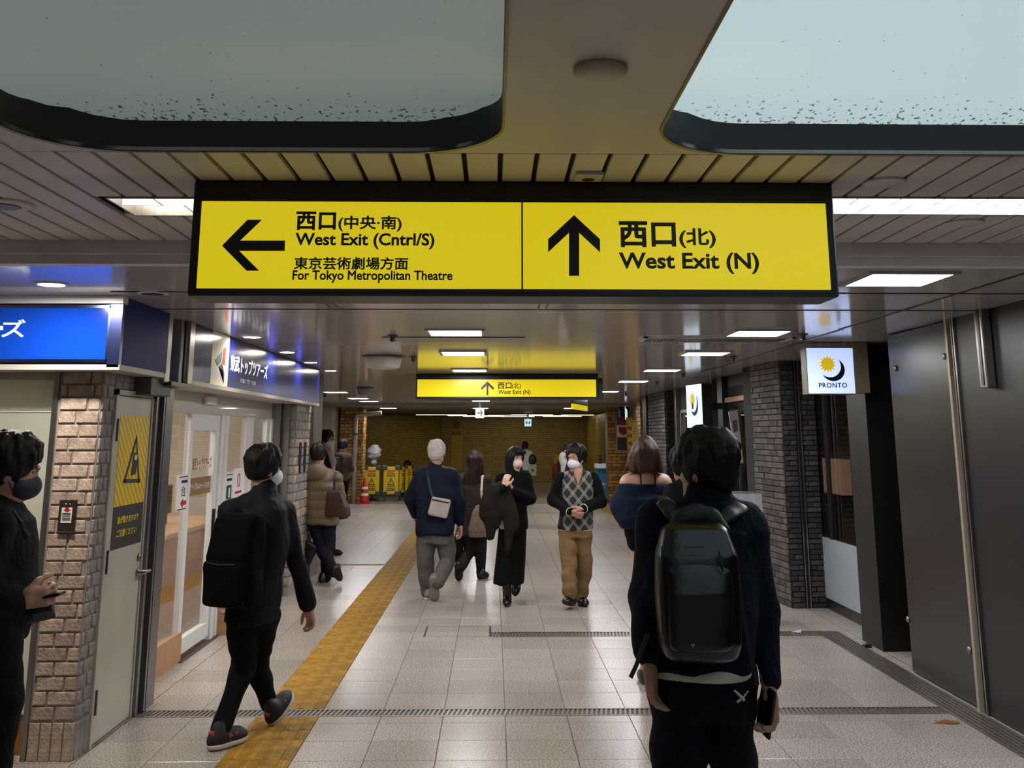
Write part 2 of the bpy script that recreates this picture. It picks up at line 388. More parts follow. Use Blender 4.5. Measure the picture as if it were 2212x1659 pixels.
# drains
def drain(x0, x1, y0, y1, along):
    MB().box(x0, x1, y0, y1, -.03, -.018).build('drain_pit', M_PIT, floor)
    b = MB()
    if along == 'x':
        b.box(x0, x1, y0, y0+.022, -.012, .001).box(x0, x1, y1-.012, y1, -.012, .001)
        n = int((x1-x0)/.03)
        for k in range(n): cx = x0+(k+.5)*(x1-x0)/n; b.add([(cx-.009+s, yy, z) for z in (-.01, 0) for (s, yy) in ((0, y0), (.014, y0), (.034, y1), (.02, y1))], [(0,3,2,1),(4,5,6,7),(0,1,5,4),(1,2,6,5),(2,3,7,6),(3,0,4,7)])
    else:
        b.box(x0, x0+.012, y0, y1, -.012, .001).box(x1-.012, x1, y0, y1, -.012, .001)
        for k in range(6): cx = x0+(k+.5)*(x1-x0)/6; b.box(cx-.008, cx+.008, y0, y1, -.01, 0)
        n = int((y1-y0)/.06)
        for k in range(n): cy = y0+(k+.5)*(y1-y0)/n; b.box(x0, x1, cy-.006, cy+.006, -.012, -.002)
    b.build('drain_grate', M_GRATE, floor)
drain(-2.2, 2.86, 6.86, 7.03, 'x'); drain(-.02, 2.86, 9.40, 9.62, 'x'); drain(2.86, 3.06, 2.0, 9.62, 'y')
lid = MB()
for a in ((-.60, -.585), (-.03, -.015)): lid.box(a[0], a[1], 9.43, 9.90, -.004, .0015)
for a in ((9.43, 9.435), (9.895, 9.90)): lid.box(-.6, -.015, a[0], a[1], -.004, .001)
lid.build('pit_cover_frame', M_BLACK, floor)
# ================================================================ upper ceiling: plate with light wells, slats, step beam
ceiling = S(B('ceiling', -6.5, 6.5, -6, YB+.02, 2.95, 3.05, M_BLACKGAP), 'slatted ceiling with two big rounded light wells')
WELLS = [(-1.42, .022), (.487, 2.35)]
YW = 3.125
holes = [rrect(a, b_, -2.5, YW, .30, 10) for a, b_ in WELLS]
plate('ceiling_plate', [(-1.50, -6), (2.75, -6), (2.75, 3.138), (-1.50, 3.138)], holes, ZU, ZU+.012, M_PLATE, ceiling)
for k, (h, e, c) in enumerate(zip(holes, (.20, .74), ('#c9dcda', '#cfe6ec'))):
    n = len(h); b = MB()
    vs = [(x, y, ZU-.004) for x, y in h]+[(x, y, ZU+.115) for x, y in h]
    b.add(vs, [(i, (i+1) % n, n+(i+1) % n, n+i) for i in range(n)])
    bo = b.build('well_band', M_BAND, ceiling); bo.data.flip_normals()
    # rim lip
    b = MB(); cx, cy = (WELLS[k][0]+WELLS[k][1])/2, (YW-2.5)/2
    sc = lambda p, d: (p[0]+d*np.sign(p[0]-cx), p[1]+d*np.sign(p[1]-cy))
    out = [sc(p, .007) for p in h]
    b.add([(x, y, ZU-.006) for x, y in h]+[(x, y, ZU-.006) for x, y in out], [(i, n+i, n+(i+1) % n, (i+1) % n) for i in range(n)])
    b.build('well_rim', mat('well_rim_sign_tint', '#6b6136', .4, metal=.4), ceiling)  # yellow of the reflected sign light is painted into the rim colour
    # domed diffuser
    dm = mat('well_diffuser_%s' % ('dim' if k == 0 else 'bright'), '#9fb0b0' if k == 0 else '#c8d8da', .35, emit=c, es=e)
    N, Lk, bs = nodes_of(dm)
    geo = N.new('ShaderNodeNewGeometry'); nz = N.new('ShaderNodeTexNoise'); nz.inputs['Scale'].default_value = 60; nz.inputs['Detail'].default_value = 2; Lk.new(geo.outputs['Position'], nz.inputs['Vector'])
    sp = N.new('ShaderNodeSeparateXYZ'); Lk.new(geo.outputs['Position'], sp.inputs[0])
    mr = N.new('ShaderNodeMapRange'); mr.inputs[1].default_value = YW-.22; mr.inputs[2].default_value = YW; mr.inputs[3].default_value = .0; mr.inputs[4].default_value = .16; Lk.new(sp.outputs['Y'], mr.inputs[0])
    ad = N.new('ShaderNodeMath'); ad.operation = 'ADD'; Lk.new(nz.outputs['Fac'], ad.inputs[0]); Lk.new(mr.outputs[0], ad.inputs[1])
    rp = N.new('ShaderNodeValToRGB'); rp.color_ramp.elements[0].position = .735; rp.color_ramp.elements[0].color = (1, 1, 1, 1); rp.color_ramp.elements[1].position = .76; rp.color_ramp.elements[1].color = (.25, .25, .23, 1); Lk.new(ad.outputs[0], rp.inputs[0])
    mu = N.new('ShaderNodeMix'); mu.data_type = 'RGBA'; mu.blend_type = 'MULTIPLY'; mu.inputs[0].default_value = 1; mu.inputs[7].default_value = lin(c); Lk.new(rp.outputs[0], mu.inputs[6])
    Lk.new(mu.outputs[2], bs.inputs['Emission Color'])
    mu2 = N.new('ShaderNodeMix'); mu2.data_type = 'RGBA'; mu2.blend_type = 'MULTIPLY'; mu2.inputs[0].default_value = 1; mu2.inputs[7].default_value = lin('#9fb0b0'); Lk.new(rp.outputs[0], mu2.inputs[6]); Lk.new(mu2.outputs[2], bs.inputs['Base Color'])
    prof = [(YW+.01, .095), (YW-.12, .135), (YW-.34, .165), (YW-.60, .178), (YW-.66, .215), (YW-1.1, .245), (.6, .26), (-2.0, .22), (-2.51, .095)]
    xs_ = np.linspace(0, 1, 9); vs = []; fs = []
    a0, a1 = WELLS[k][0]-.01, WELLS[k][1]+.01
    for (yy, zz) in prof:
        for t in xs_:
            edge = (1-(2*t-1)**6)
            vs.append((a0+(a1-a0)*t, yy, ZU+.095+(zz-.095)*edge))
    m_ = len(xs_)
    for i in range(len(prof)-1):
        for j in range(m_-1): fs.append((i*m_+j, i*m_+j+1, (i+1)*m_+j+1, (i+1)*m_+j))
    MB().add(vs, fs).build('well_diffuser', dm, ceiling, smooth=True)
# slats, each its own piece; split where the recessed troffers sit
SP = .1175; sl = {}
def slat(x0, x1, y0, y1):
    key = (round(x1-x0, 3), round(y1-y0, 3)); ctr = Vector(((x0+x1)/2, (y0+y1)/2, ZU))
    if key in sl: o = sl[key].copy(); COL.objects.link(o); o.location = ctr-origin_of(ceiling)
    else: sl[key] = MB().box(x0, x1, y0, y1, ZU, ZU+.02).build('ceiling_slat', M_SLAT, ceiling, bevel=.003)
TROF = [(-1.45, -.35, 3.78, 4.075), (.55, 3.2, 3.73, 4.0)]
k = -34
while True:
    x0 = .019+SP*k+.008; x1 = x0+SP-.016; k += 1
    if x0 > 4.2: break
    if x1 < -3.9: continue
    ystart = 3.145 if -1.50 < (x0+x1)/2 < 2.75 else -6
    cut = [t for t in TROF if x1 > t[0] and x0 < t[1]]
    if cut:
        slat(x0, x1, ystart, cut[0][2]-.01); slat(x0, x1, cut[0][3]+.01, YB)
    else: slat(x0, x1, ystart, YB)
bk_ = MB()
for (a_, b_, c_, d_) in ((-1.50, 2.75, 3.15, 3.70), (-1.50, 2.75, 4.09, YB), (-4.2, -1.47, 3.70, 4.09), (-.33, .53, 3.70, 4.09), (-4.2, -1.51, -6, 3.70), (-4.2, -1.51, 4.09, YB), (2.76, 4.4, -6, 3.70), (3.22, 4.4, 3.70, 4.09), (2.76, 4.4, 4.09, YB)): bk_.box(a_, b_, c_, d_, ZU+.024, ZU+.03)
bk_.build('slat_light_stop', M_BLACKGAP, ceiling)  # black sheets added to stop lamp light leaking through the slat gaps
S(MB().box(-6.5, 6.5, YB, YB+.10, 2.513, 3.05).box(-6.5, 6.5, YB+.03, YB+.10, ZL, 2.52).build('trim_1', M_BEAM), 'grey step beam between slatted and ribbed ceilings')
# ================================================================ lower ceiling
low = MB().box(-9, 6.5, YB+.10, 25.5, ZL, ZL+.1)
ceil2 = S(low.build('ceiling_low', M_LOWCEIL), 'glossy ribbed metal ceiling over the passage')
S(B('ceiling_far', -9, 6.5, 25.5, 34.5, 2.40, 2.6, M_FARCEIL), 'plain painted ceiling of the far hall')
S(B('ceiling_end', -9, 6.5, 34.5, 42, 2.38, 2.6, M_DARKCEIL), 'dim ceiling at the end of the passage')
# seams
sm = MB()
for (x0, x1, yy) in ((-2.1, 3.08, 5.62), (-2.1, 3.08, 6.41)): sm.box(x0, x1, yy-.006, yy+.006, ZL-.004, ZL+.01)
for xx in (.30, -.985): sm.box(xx-.03, xx-.02, 5.62, 6.41, ZL-.004, ZL+.01).box(xx+.02, xx+.03, 5.62, 6.41, ZL-.004, ZL+.01)
sm.box(2.565, 2.58, YB+.1, 7.6, ZL-.005, ZL+.01).box(2.58, 2.6, 7.6, 13, ZL-.005, ZL+.01)
sm.build('ceiling_seam', M_DSTEEL, ceil2)
tr = MB().box(-2.25, -2.0, 5.70, 6.65, ZL-.02, ZL+.0)
# ================================================================ right side
S(B('wall_right_near', 3.08, 3.4, -6, 6.80, 0, ZL+.3, M_DARKPANEL), 'charcoal panel wall beside the steel channel')
chn = thing('wall_right_channel', 'steel shutter channel between charcoal panel and bronze door leaf', None, (3.08, 6.86, 0), kind='structure')
B('channel_lip', 3.055, 3.10, 6.885, 6.918, 0, ZL, mat('cream_metal_lip', '#b3a896', .4, metal=.3), chn)
b = MB().box(3.065, 3.10, 6.80, 6.82, 0, ZL).box(3.07, 3.10, 6.845, 6.862, 0, ZL)
b.build('channel_rail', M_STEEL, chn); B('channel_back', 3.10, 3.4, 6.80, 6.93, 0, ZL, M_BLACK, chn)
leaf = thing('door_1', 'tall bronze coloured steel door leaf with small round studs', None, (3.08, 7.45, 0), kind='structure')
B('leaf_panel', 3.08, 3.13, 6.93, 8.005, 0.01, ZL-.01, M_LEAF, leaf, bevel=.004)
for (yy, zz) in ((7.87, 2.20), (6.99, 2.225), (8.0, .366), (7.0, .345)):
    MB().lathe((3.08, yy, zz), [(.022, .002), (.022, -.012), (.012, -.018)], 12, 'x').build('stud', M_STEEL, leaf, smooth=True)
S(B('wall_right_recess', 3.134, 3.6, 8.73, 9.2, 0, ZL, M_BLACK), 'flat black pier beside the shop window')
S(B('wall_right_back', 3.42, 3.6, 7.9, 8.73, 0, ZL, M_BLACK), 'black recess wall behind the bronze door leaf')
S(B('trim_2', 3.29, 3.42, 9.2, 9.42, 0, ZL, mat('brown_pier_edge', '#3b3531', .5)), 'dark brown pier edge at the window')
# window with white lower panel
win = thing('window_1', 'shop window with grey lower panel and dark reflecting glass', None, (3.36, 10.1, 0), kind='structure')
B('kick_plate', 3.36, 3.42, 9.42, 10.85, 0, .105, M_DSTEEL, win)
pm = mat('pale_grey_panel', '#9aa3a8', .4, var=.06, vscale=4)
B('lower_panel', 3.35, 3.40, 9.42, 9.86, .105, .69, pm, win, bevel=.002); B('lower_panel', 3.35, 3.40, 9.864, 10.85, .105, .69, pm, win, bevel=.002)
B('pane', 3.36, 3.37, 9.42, 10.85, .69, ZL, M_GLASSD, win)
B('mullion', 3.34, 3.38, 10.52, 10.56, .69, ZL, M_DSTEEL, win)
S(B('wall_shop_right', 5.0, 5.2, 8.6, 24, 0, ZL, mat('cafe_dark_wall', '#2b2420', .7)), 'dark inner wall of the cafe')
S(B('wall_shop_right_side', 3.6, 5.0, 8.6, 8.75, 0, ZL, mat('cafe_dark_wall', '#2b2420', .7)), 'dark side wall of the cafe')
# charcoal brick pillar; bricks are pieces
def brick_face(parent, P0, dirv, length, z0, z1, bw, bh, mats, proud=.012, gap=.006, nrm=None, limit=None, rnd=.3, name='brick', jit=.004):
    """bricks on a vertical face starting at P0 running along dirv; nrm points out of the wall"""
    P0 = np.array(P0, float); d = np.array(dirv, float); d /= np.linalg.norm(d); nrm = np.array(nrm, float)
    cache = parent.get('_c', None); meshes = {}
    rows = int(round((z1-z0)/bh)); bh2 = (z1-z0)/rows
    for r in range(rows):
        x = -bw*.5 if r % 2 else 0.
        x += random.uniform(-rnd, rnd)*bw*.3
        while x < length-.001:
            wdt = bw*random.uniform(1-rnd, 1+rnd*.6); a, b_ = max(x, 0), min(x+wdt, length)
            x += wdt
            if b_-a < gap*3: continue
            if length-b_ < bw*.15: b_ = length; x = length
            hw = (b_-a-gap)/2; hh = (bh2-gap)/2; pr = proud+random.uniform(-jit, jit)
            c = P0+d*(a+b_)/2+np.array([0, 0, z0+(r+.5)*bh2])
            if limit and limit(c): continue
            MB().obox(c+nrm*(pr/2-.004), d*hw, nrm*(pr/2+.004), np.array([0, 0, hh])).build(name, random.choice(mats), parent, bevel=min(.004, hh*.25))
pr = S(MB().add([(3.01,10.85,0),(3.40,10.85,0),(3.40,12.2,0),(2.94,12.2,0),(2.93,11.75,0),
                 (3.01,10.85,ZL),(3.40,10.85,ZL),(3.40,12.2,ZL),(2.94,12.2,ZL),(2.93,11.75,ZL)],
                [(0,1,6,5),(1,2,7,6),(2,3,8,7),(3,4,9,8),(4,0,5,9),(5,6,7,8,9),(4,3,2,1,0)]).build('wall_right_pillar', M_DMORTAR), 'charcoal split-face brick pillar at the cafe corner')
dk = [M_DBRICK, mat('charcoal_brick_lit', '#665c56', .75, col2='#453e3a', vscale=25, bump=.8, bscale=90), mat('charcoal_brick_shaded', '#26292e', .7, col2='#1b1d20', vscale=25, bump=.8, bscale=90)]  # lighter and darker bricks paint light and shade onto the pillar faces
sd = np.array([2.93-3.01, 11.75-10.85, 0]); sl_ = np.linalg.norm(sd); sdn = sd/sl_
brick_face(pr, (2.93, 11.75, 0), -sdn, sl_, 0.0, ZL, .30, .062, [dk[0], dk[1], dk[1]], .016, .007, nrm=(-sdn[1], sdn[0], 0), rnd=.4)
brick_face(pr, (3.01, 10.85, 0), (1, 0, 0), .135, 0, ZL, .16, .052, [dk[0], dk[2]], .012, .008, nrm=(0, -1, 0))
brick_face(pr, (3.205, 10.85, 0), (1, 0, 0), .155, 0, ZL, .2, .052, [dk[0], dk[2]], .012, .008, nrm=(0, -1, 0))
b = MB().box(3.150, 3.160, 10.825, 10.86, 0, ZL).box(3.188, 3.20, 10.825, 10.86, 0, ZL); b.build('channel_rail', M_STEEL, pr)
B('channel_back', 3.16, 3.188, 10.84, 10.86, 0, ZL, M_BLACK, pr)
# cafe entrance behind the pillar: side wall, posts, door
S(B('wall_right_far', 3.05, 3.3, 13.85, 14.15, 0, ZL, M_BLACK), 'black pier behind the lit cafe sign')
ent = thing('door_2', 'dark cafe entrance with aluminium door frames', None, (3.2, 13.0, 0), kind='structure')
b = MB()
for yy in (12.35, 12.62, 13.25, 13.70): b.box(3.10, 3.16, yy, yy+.05, 0, 2.05)
b.box(3.10, 3.16, 12.3, 13.75, 2.0, 2.06); b.build('door_frame', M_DSTEEL, ent)
B('pane', 3.125, 3.135, 13.30, 13.70, .05, 2.0, M_GLASSD, ent); B('pane', 3.125, 3.135, 12.67, 13.25, .05, 2.0, M_GLASSD, ent)
B('header_board', 3.06, 3.12, 12.2, 13.75, 2.12, 2.18, M_WOOD, ent); B('header_panel', 3.12, 3.3, 12.2, 13.85, 2.06, ZL, mat('cafe_header', '#2a2725', .6), ent)
cafe_in = S(B('wall_cafe_inner', 4.2, 4.3, 11.9, 13.9, 0, ZL, mat('cafe_inner_brick', '#6d4b35', .7, var=.2)), 'warm lit inner wall of the cafe')
S(B('wall_right_glass', 3.12, 3.3, 14.15, 18.0, 0, ZL, M_DWALL), 'charcoal brick shop wall between the two pillars')
ent2 = thing('door_3', 'steel framed dark glass door in the charcoal wall', None, (3.1, 16.2, 0), kind='structure')
MB().box(3.05, 3.12, 15.3, 15.36, 0, 2.1).box(3.05, 3.12, 17.0, 17.06, 0, 2.1).box(3.05, 3.12, 15.3, 17.06, 2.05, 2.1).box(3.05, 3.12, 17.4, 17.45, 0, ZL).box(3.05, 3.12, 14.5, 14.55, 0, ZL).build('door_frame', M_STEEL, ent2)
B('pane', 3.09, 3.10, 15.36, 17.0, .02, 2.05, M_GLASSD, ent2)
p2 = S(B('wall_right_pillar_far', 3.04, 3.5, 18.4, 20.4, 0, ZL, M_DMORTAR), 'charcoal brick pillar next to the yellow brick columns')
brick_face(p2, (3.04, 20.4, 0), (0, -1, 0), 2.0, 0.9, ZL, .42, .065, [dk[0], dk[1]], .018, .01, nrm=(-1, 0, 0))
brick_face(p2, (3.04, 18.4, 0), (1, 0, 0), .40, 0.9, ZL, .2, .065, [dk[0], dk[2]], .012, .01, nrm=(0, -1, 0))
S(B('trim_3', 3.0, 3.4, 20.5, 21.0, 0, ZL, M_BLACK), 'black shutter slot beside the yellow brick column')
# yellow brick columns
yk = [M_YBRICK, mat('yellow_brick_light', '#bd9550', .26, col2='#a27a3c', vscale=9), mat('yellow_brick_brown', '#8a5f2a', .3, col2='#744c20', vscale=9)]
def ycol(name, label, x0, x1, y0, y1, faces, z0=0.):
    o = S(B(name, x0, x1, y0, y1, 0, ZL if y0 < 25.5 else 2.40, M_YMORTAR), label)
    zt = ZL if y0 < 25.5 else 2.40
    if 'f' in faces: brick_face(o, (x0, y0, 0), (1, 0, 0), x1-x0, z0, zt, .235, .083, yk, .012, .012, nrm=(0, -1, 0), rnd=.12)
    if 'l' in faces: brick_face(o, (x0, y1, 0), (0, -1, 0), y1-y0, z0, zt, .235, .083, yk, .012, .012, nrm=(-1, 0, 0), rnd=.12)
    if 'r' in faces: brick_face(o, (x1, y0, 0), (0, 1, 0), y1-y0, z0, zt, .235, .083, yk, .012, .012, nrm=(1, 0, 0), rnd=.12)
    return o
ycol('wall_column_right_near', 'yellow glazed brick column beside the charcoal pillar', 3.05, 3.5, 21.6, 22.1, 'fl', .83)
ycol('wall_column_right_far', 'yellow glazed brick column carrying the framed poster', 2.93, 3.7, 26.9, 27.4, 'f', .0)
S(B('wall_right_hall', 3.5, 3.7, 22.1, 40, 0, ZL, M_YWALL), 'yellow brick side wall of the far hall')
ycol('wall_column_left', 'yellow glazed brick column with the white drain pipe', -3.97, -3.376, 27.2, 27.8, 'fr')
S(B('wall_left_beige', -4.42, -4.05, 26.3, 27.0, 0, 2.40, M_BEIGE), 'beige stone pillar left of the yellow brick column')
S(B('trim_4', -4.05, -3.97, 27.3, 27.5, 0, 2.40, M_DSTEEL), 'dark steel slot between beige pillar and brick column')
S(B('wall_far', -9, 6, 40, 40.2, 0, 2.6, M_YWALL), 'yellow brick end wall of the passage')
aw = np.array([-4.3, 34.2, 0]); bw_ = np.array([-2.05, 40, 0]); dd = bw_-aw; L_ = np.linalg.norm(dd); dd /= L_
ow = B('wall_far_left', 0, L_, 0, .15, 0, 2.6, M_YWALL); ow.location = (aw[0]+dd[0]*L_/2, aw[1]+dd[1]*L_/2, 0); ow.rotation_euler = (0, 0, math.atan2(dd[1], dd[0])); S(ow, 'angled yellow brick wall behind the barriers')
S(B('wall_left_far', -4.6, -4.3, 27.8, 34.4, 0, 2.6, M_YWALL), 'yellow brick side wall left in the far hall')
S(B('wall_left_side', -9.0, -8.8, 12, 42, 0, ZL, M_BEIGE), 'beige wall at the end of the side hall')
S(B('wall_left_beyond', -8.8, -4.42, 26.5, 26.8, 0, ZL, mat('grey_shutter', '#6e6a68', .5)), 'grey wall behind the beige pillar')
S(B('wall_back', -6.5, 6.5, -6.1, -6, 0, 3, mat('back_wall', '#8f8a85', .6)), 'plain wall behind the viewer')
S(B('wall_left_near', -3.6, -3.4, -6, 5.9, 0, 3, mat('left_near_wall', '#8f8a85', .6)), 'plain wall left of the viewer')
# ================================================================ left shop front
pil = S(B('wall_left_pillar', -2.495, -2.245, 6.0, 6.87, 0, 2.07, M_MORTAR), 'stone brick corner pillar beside the cream service door')
kb = [M_BRICKA, mat('pale_stone_brick_pink', '#b39c8d', .8, col2='#8d7a6e', vscale=22, bump=.9, bscale=70)]
brick_face(pil, (-2.48, 6.0, 0), (1, 0, 0), .235, .20, 2.06, .15, .074, kb, .012, .010, nrm=(0, -1, 0), rnd=.3, jit=.003)
brick_face(pil, (-2.245, 6.0, 0), (0, 1, 0), .185, .20, 2.06, .12, .074, [M_BRICKB], .010, .010, nrm=(1, 0, 0), rnd=.25, jit=.002)
brick_face(pil, (-2.245, 6.185, 0), (0, 1, 0), .50, 1.965, 2.06, .12, .047, [M_BRICKB], .010, .008, nrm=(1, 0, 0), rnd=.25, jit=.002)
for i in range(4):
    a = -2.485+i*.062; B('skirting_stone', a+.003, a+.059, 5.988, 6.01, 0, .19, M_BRICKA, pil, bevel=.003)
for i in range(3):
    a = 6.0+i*.062; B('skirting_stone', -2.25, -2.233, a+.003, a+.059, 0, .19, M_BRICKB, pil, bevel=.003)
B('edge_strip', -2.515, -2.485, 5.985, 6.02, 0, 2.06, M_STEEL, pil)
# service door
dr = thing('door_4', 'narrow cream steel service door with a yellow warning poster', None, (-2.24, 6.53, 0), kind='structure')
XD = -2.235
MB().box(XD-.01, XD+.012, 6.19, 6.225, 0, 1.965).box(XD-.01, XD+.012, 6.84, 6.87, 0, 1.965).box(XD-.01, XD+.012, 6.19, 6.87, 1.935, 1.965).build('door_frame', M_CREAMDOOR, dr)
lf_ = B('door_leaf', XD-.02, XD+.004, 6.225, 6.84, .012, 1.93, M_CREAMDOOR, dr, bevel=.002)
for z in (1.73, .985, .235):
    hg = MB().tube([(XD+.012, 6.226, z-.065), (XD+.012, 6.226, z+.065)], .010, 8).box(XD+.003, XD+.008, 6.226, 6.26, z-.06, z+.06); hg.build('hinge', M_DSTEEL, lf_)
hd = MB().lathe((XD+.004, 6.80, .86), [(.028, 0), (.028, .008), (.014, .012), (.014, .045)], 16, 'x').tube([(XD+.045, 6.80, .86), (XD+.05, 6.83, .86), (XD+.05, 6.90, .858)], .010, 8).build('door_handle', M_STEEL, lf_, smooth=True)
MB().lathe((XD+.004, 6.80, .95), [(.024, 0), (.024, .010), (.012, .014)], 16, 'x').build('lock', M_STEEL, lf_, smooth=True)
# poster on the door
po = thing('warning_poster', 'yellow and black warning poster with a door triangle on the service door', 'poster', (XD+.006, 6.56, 1.04))
PY0, PY1, PZ0, PZS, PZ1 = 6.29, 6.815, 1.04, 1.285, 1.815
ym = mat('poster_yellow', '#d2b21c', .4); N, Lk, bs = nodes_of(ym)
gn = N.new('ShaderNodeNewGeometry'); sp = N.new('ShaderNodeSeparateXYZ'); Lk.new(gn.outputs['Position'], sp.inputs[0])
ad = N.new('ShaderNodeMath'); ad.operation = 'ADD'; Lk.new(sp.outputs['Y'], ad.inputs[0]); Lk.new(sp.outputs['Z'], ad.inputs[1])
mu = N.new('ShaderNodeMath'); mu.operation = 'MULTIPLY'; mu.inputs[1].default_value = 95; Lk.new(ad.outputs[0], mu.inputs[0])
si = N.new('ShaderNodeMath'); si.operation = 'SINE'; Lk.new(mu.outputs[0], si.inputs[0])
mr = N.new('ShaderNodeMapRange'); mr.inputs[1].default_value = -.4; mr.inputs[2].default_value = .4; Lk.new(si.outputs[0], mr.inputs[0])
mxx = N.new('ShaderNodeMix'); mxx.data_type = 'RGBA'; mxx.inputs[6].default_value = lin('#f2cf22'); mxx.inputs[7].default_value = lin('#cfa91a'); Lk.new(mr.outputs[0], mxx.inputs[0]); Lk.new(mxx.outputs[2], bs.inputs['Base Color'])
B('poster_sheet', XD+.004, XD+.006, PY0, PY1, PZS, PZ1, ym, po)
B('poster_foot', XD+.004, XD+.006, PY0, PY1, PZ0, PZS, mat('poster_black', '#1d1a16', .5, var=.2, vscale=6, stretch=(1, 8, 1)), po)
PK = mat('print_black', '#0c0a08', .6); PYL = mat('print_yellow', '#f0d030', .5)
a = ((XD+.006, PY0, PZS), (XD+.006, PY1, PZS), (XD+.006, PY0, PZ1))
poly_on('triangle_mark', [[(.24,.25),(.80,.23),(.80,.275),(.24,.295)], [(.24,.25),(.29,.25),(.60,.74),(.58,.79)], [(.80,.23),(.75,.23),(.56,.74),(.58,.79)]], PK, *a, parent=po)
poly_on('door_mark', [[(.48,.32),(.64,.34),(.66,.57),(.52,.59)]], PK, *a, parent=po, off=.002)
poly_on('door_pane_mark', [[(.55,.50),(.63,.50),(.635,.555),(.555,.555)]], mat('print_white', '#dcd8cc', .6), *a, parent=po, off=.0035)
a = ((XD+.006, PY0, PZ0), (XD+.006, PY1, PZ0), (XD+.006, PY0, PZS))
text_on('lettering', '扉が開きますので', PYL, *sub_par(*a, .14, .84, .58, .76), parent=po, bold=.012)
text_on('lettering', 'ご注意ください', PYL, *sub_par(*a, .14, .80, .27, .45), parent=po, bold=.012)
# push-plate box on the pillar
bx_ = thing('notice_box', 'brown wall box with a white notice on the stone pillar', 'wall box', (-2.37, 5.98, 1.178))
B('box_case', -2.417, -2.323, 5.965, 5.99, 1.178, 1.347, mat('brown_case', '#2d2320', .4), bx_, bevel=.003)
a = ((-2.417, 5.965, 1.178), (-2.323, 5.965, 1.178), (-2.417, 5.965, 1.347))
poly_on('notice_sheet', [[(.18,.27),(.80,.27),(.82,.76),(.20,.76)]], mat('notice_white', '#d6d2cc', .5), *a, parent=bx_)
poly_on('arrow_mark', [[(.32,.70),(.72,.70),(.52,.62)], [(.40,.76),(.62,.76),(.62,.69),(.40,.69)]], mat('print_red', '#b01822', .5), *a, parent=bx_, off=.004)
poly_on('notice_lines', [[(.26,y),(.74,y),(.74,y+.02),(.26,y+.02)] for y in (.57,.53,.47,.41,.36)], mat('print_grey', '#57524e', .5), *a, parent=bx_, off=.004)
poly_on('button_marks', [[(.38,.86),(.46,.86),(.46,.90),(.38,.90)], [(.62,.86),(.70,.86),(.66,.90)]], mat('print_white', '#dcd8cc', .6), *a, parent=bx_, off=.004)
# frosted panel and its wooden base, left of the pillar
fr = thing('window_2', 'frosted green glass shop panel over an orange wooden base', None, (-3.0, 6.05, 0), kind='structure')
B('frosted_pane', -5.5, -2.515, 6.05, 6.06, .235, 2.02, M_FROST, fr)
B('base_board', -5.5, -2.515, 6.03, 6.06, .02, .225, mat('orange_wood', '#a9692c', .4, col2='#935823', vscale=6, stretch=(10, 1, 1)), fr)
B('base_ledge', -5.5, -2.515, 6.02, 6.07, .225, .237, mat('cream_ledge', '#d9c7a2', .4), fr)
B('pane_joint', -5.5, -2.515, 6.045, 6.05, 1.83, 1.835, M_WHITEPAINT, fr); B('top_rail', -5.5, -2.515, 6.03, 6.07, 2.015, 2.06, M_BEIGE, fr)
# steel channel posts after the door
ps = thing('wall_left_channel', 'steel shutter channel post beside the service door', None, (-2.2, 7.05, 0), kind='structure')
b = MB().box(-2.25, -2.205, 6.87, 6.905, 0, 1.95).box(-2.25, -2.225, 6.905, 6.99, 0, 1.95).box(-2.25, -2.195, 6.99, 7.02, 0, 1.95).box(-2.27, -2.2, 7.05, 7.21, 0, 2.06)
b.build('channel_rail', mat('post_steel', '#7d7b80', .35, metal=.85, var=.1, vscale=4, stretch=(30, 30, 1)), ps)
B('channel_back', -2.5, -2.25, 6.87, 7.21, 0, 2.47, M_BLACK, ps)
B('channel_slot', -2.25, -2.215, 7.02, 7.05, 0, 2.06, M_BLACK, ps)
B('end_box', -2.24, -2.13, 6.50, 6.90, 1.945, 2.055, mat('grey_cover_box', '#4c4b4a', .5), ps, bevel=.004)
b = MB().box(-2.2, -2.10, 6.66, 6.76, 2.03, ZL).box(-2.2, -2.12, 7.02, 7.09, 2.04, ZL).box(-2.2, -2.09, 7.12, 7.24, 2.04, ZL); b.build('fascia_post', M_STEEL, ps, bevel=.006)
B('post_foot', -2.24, -2.08, 6.74, 7.24, 2.015, 2.04, M_DSTEEL, ps)
# blue fascias
BLUE = mat('fascia_blue', '#121f66', .22, spec=.10); BLUEM = mat('fascia_blue_matt', '#1c2a74', .5, spec=.08)
BLUEF = mat('fascia_frame_blue', '#0d1c60', .2, metal=.3)
f1 = thing('shop_fascia', 'backlit blue shop fascia with white lettering above the frosted panel', 'shop sign', (-2.7, 5.85, 2.07))
lit = mat('backlit_blue_panel', '#0c3aa8', .12, emit='#1a5ad0', es=.2)
B('fascia_case', -5.5, -2.10, 5.83, 6.5, 2.085, 2.425, BLUEF, f1)
B('light_panel', -5.4, -2.165, 5.815, 5.83, 2.115, 2.405, lit, f1)
b = MB()
for z in (2.105, 2.41): b.box(-3.5, -2.16, 5.81, 5.83, z-.008, z+.008)
b.box(-2.172, -2.158, 5.81, 5.83, 2.1, 2.415); b.build('panel_frame', mat('polished_trim', '#8fa0c8', .15, metal=1), f1)
B('corner_post', -2.158, -2.09, 5.80, 5.84, 2.07, 2.43, mat('blue_grey_metal', '#27305a', .25, metal=.7), f1)
B('top_trim', -3.5, -2.085, 5.78, 5.86, 2.425, 2.468, M_WHITEPAINT, f1); B('bottom_trim', -3.5, -2.085, 5.80, 6.6, 2.055, 2.085, mat('fascia_soffit', '#a8a49a', .4), f1)
B('side_panel', -2.11, -2.095, 5.84, 6.66, 2.085, 2.468, BLUEM, f1)
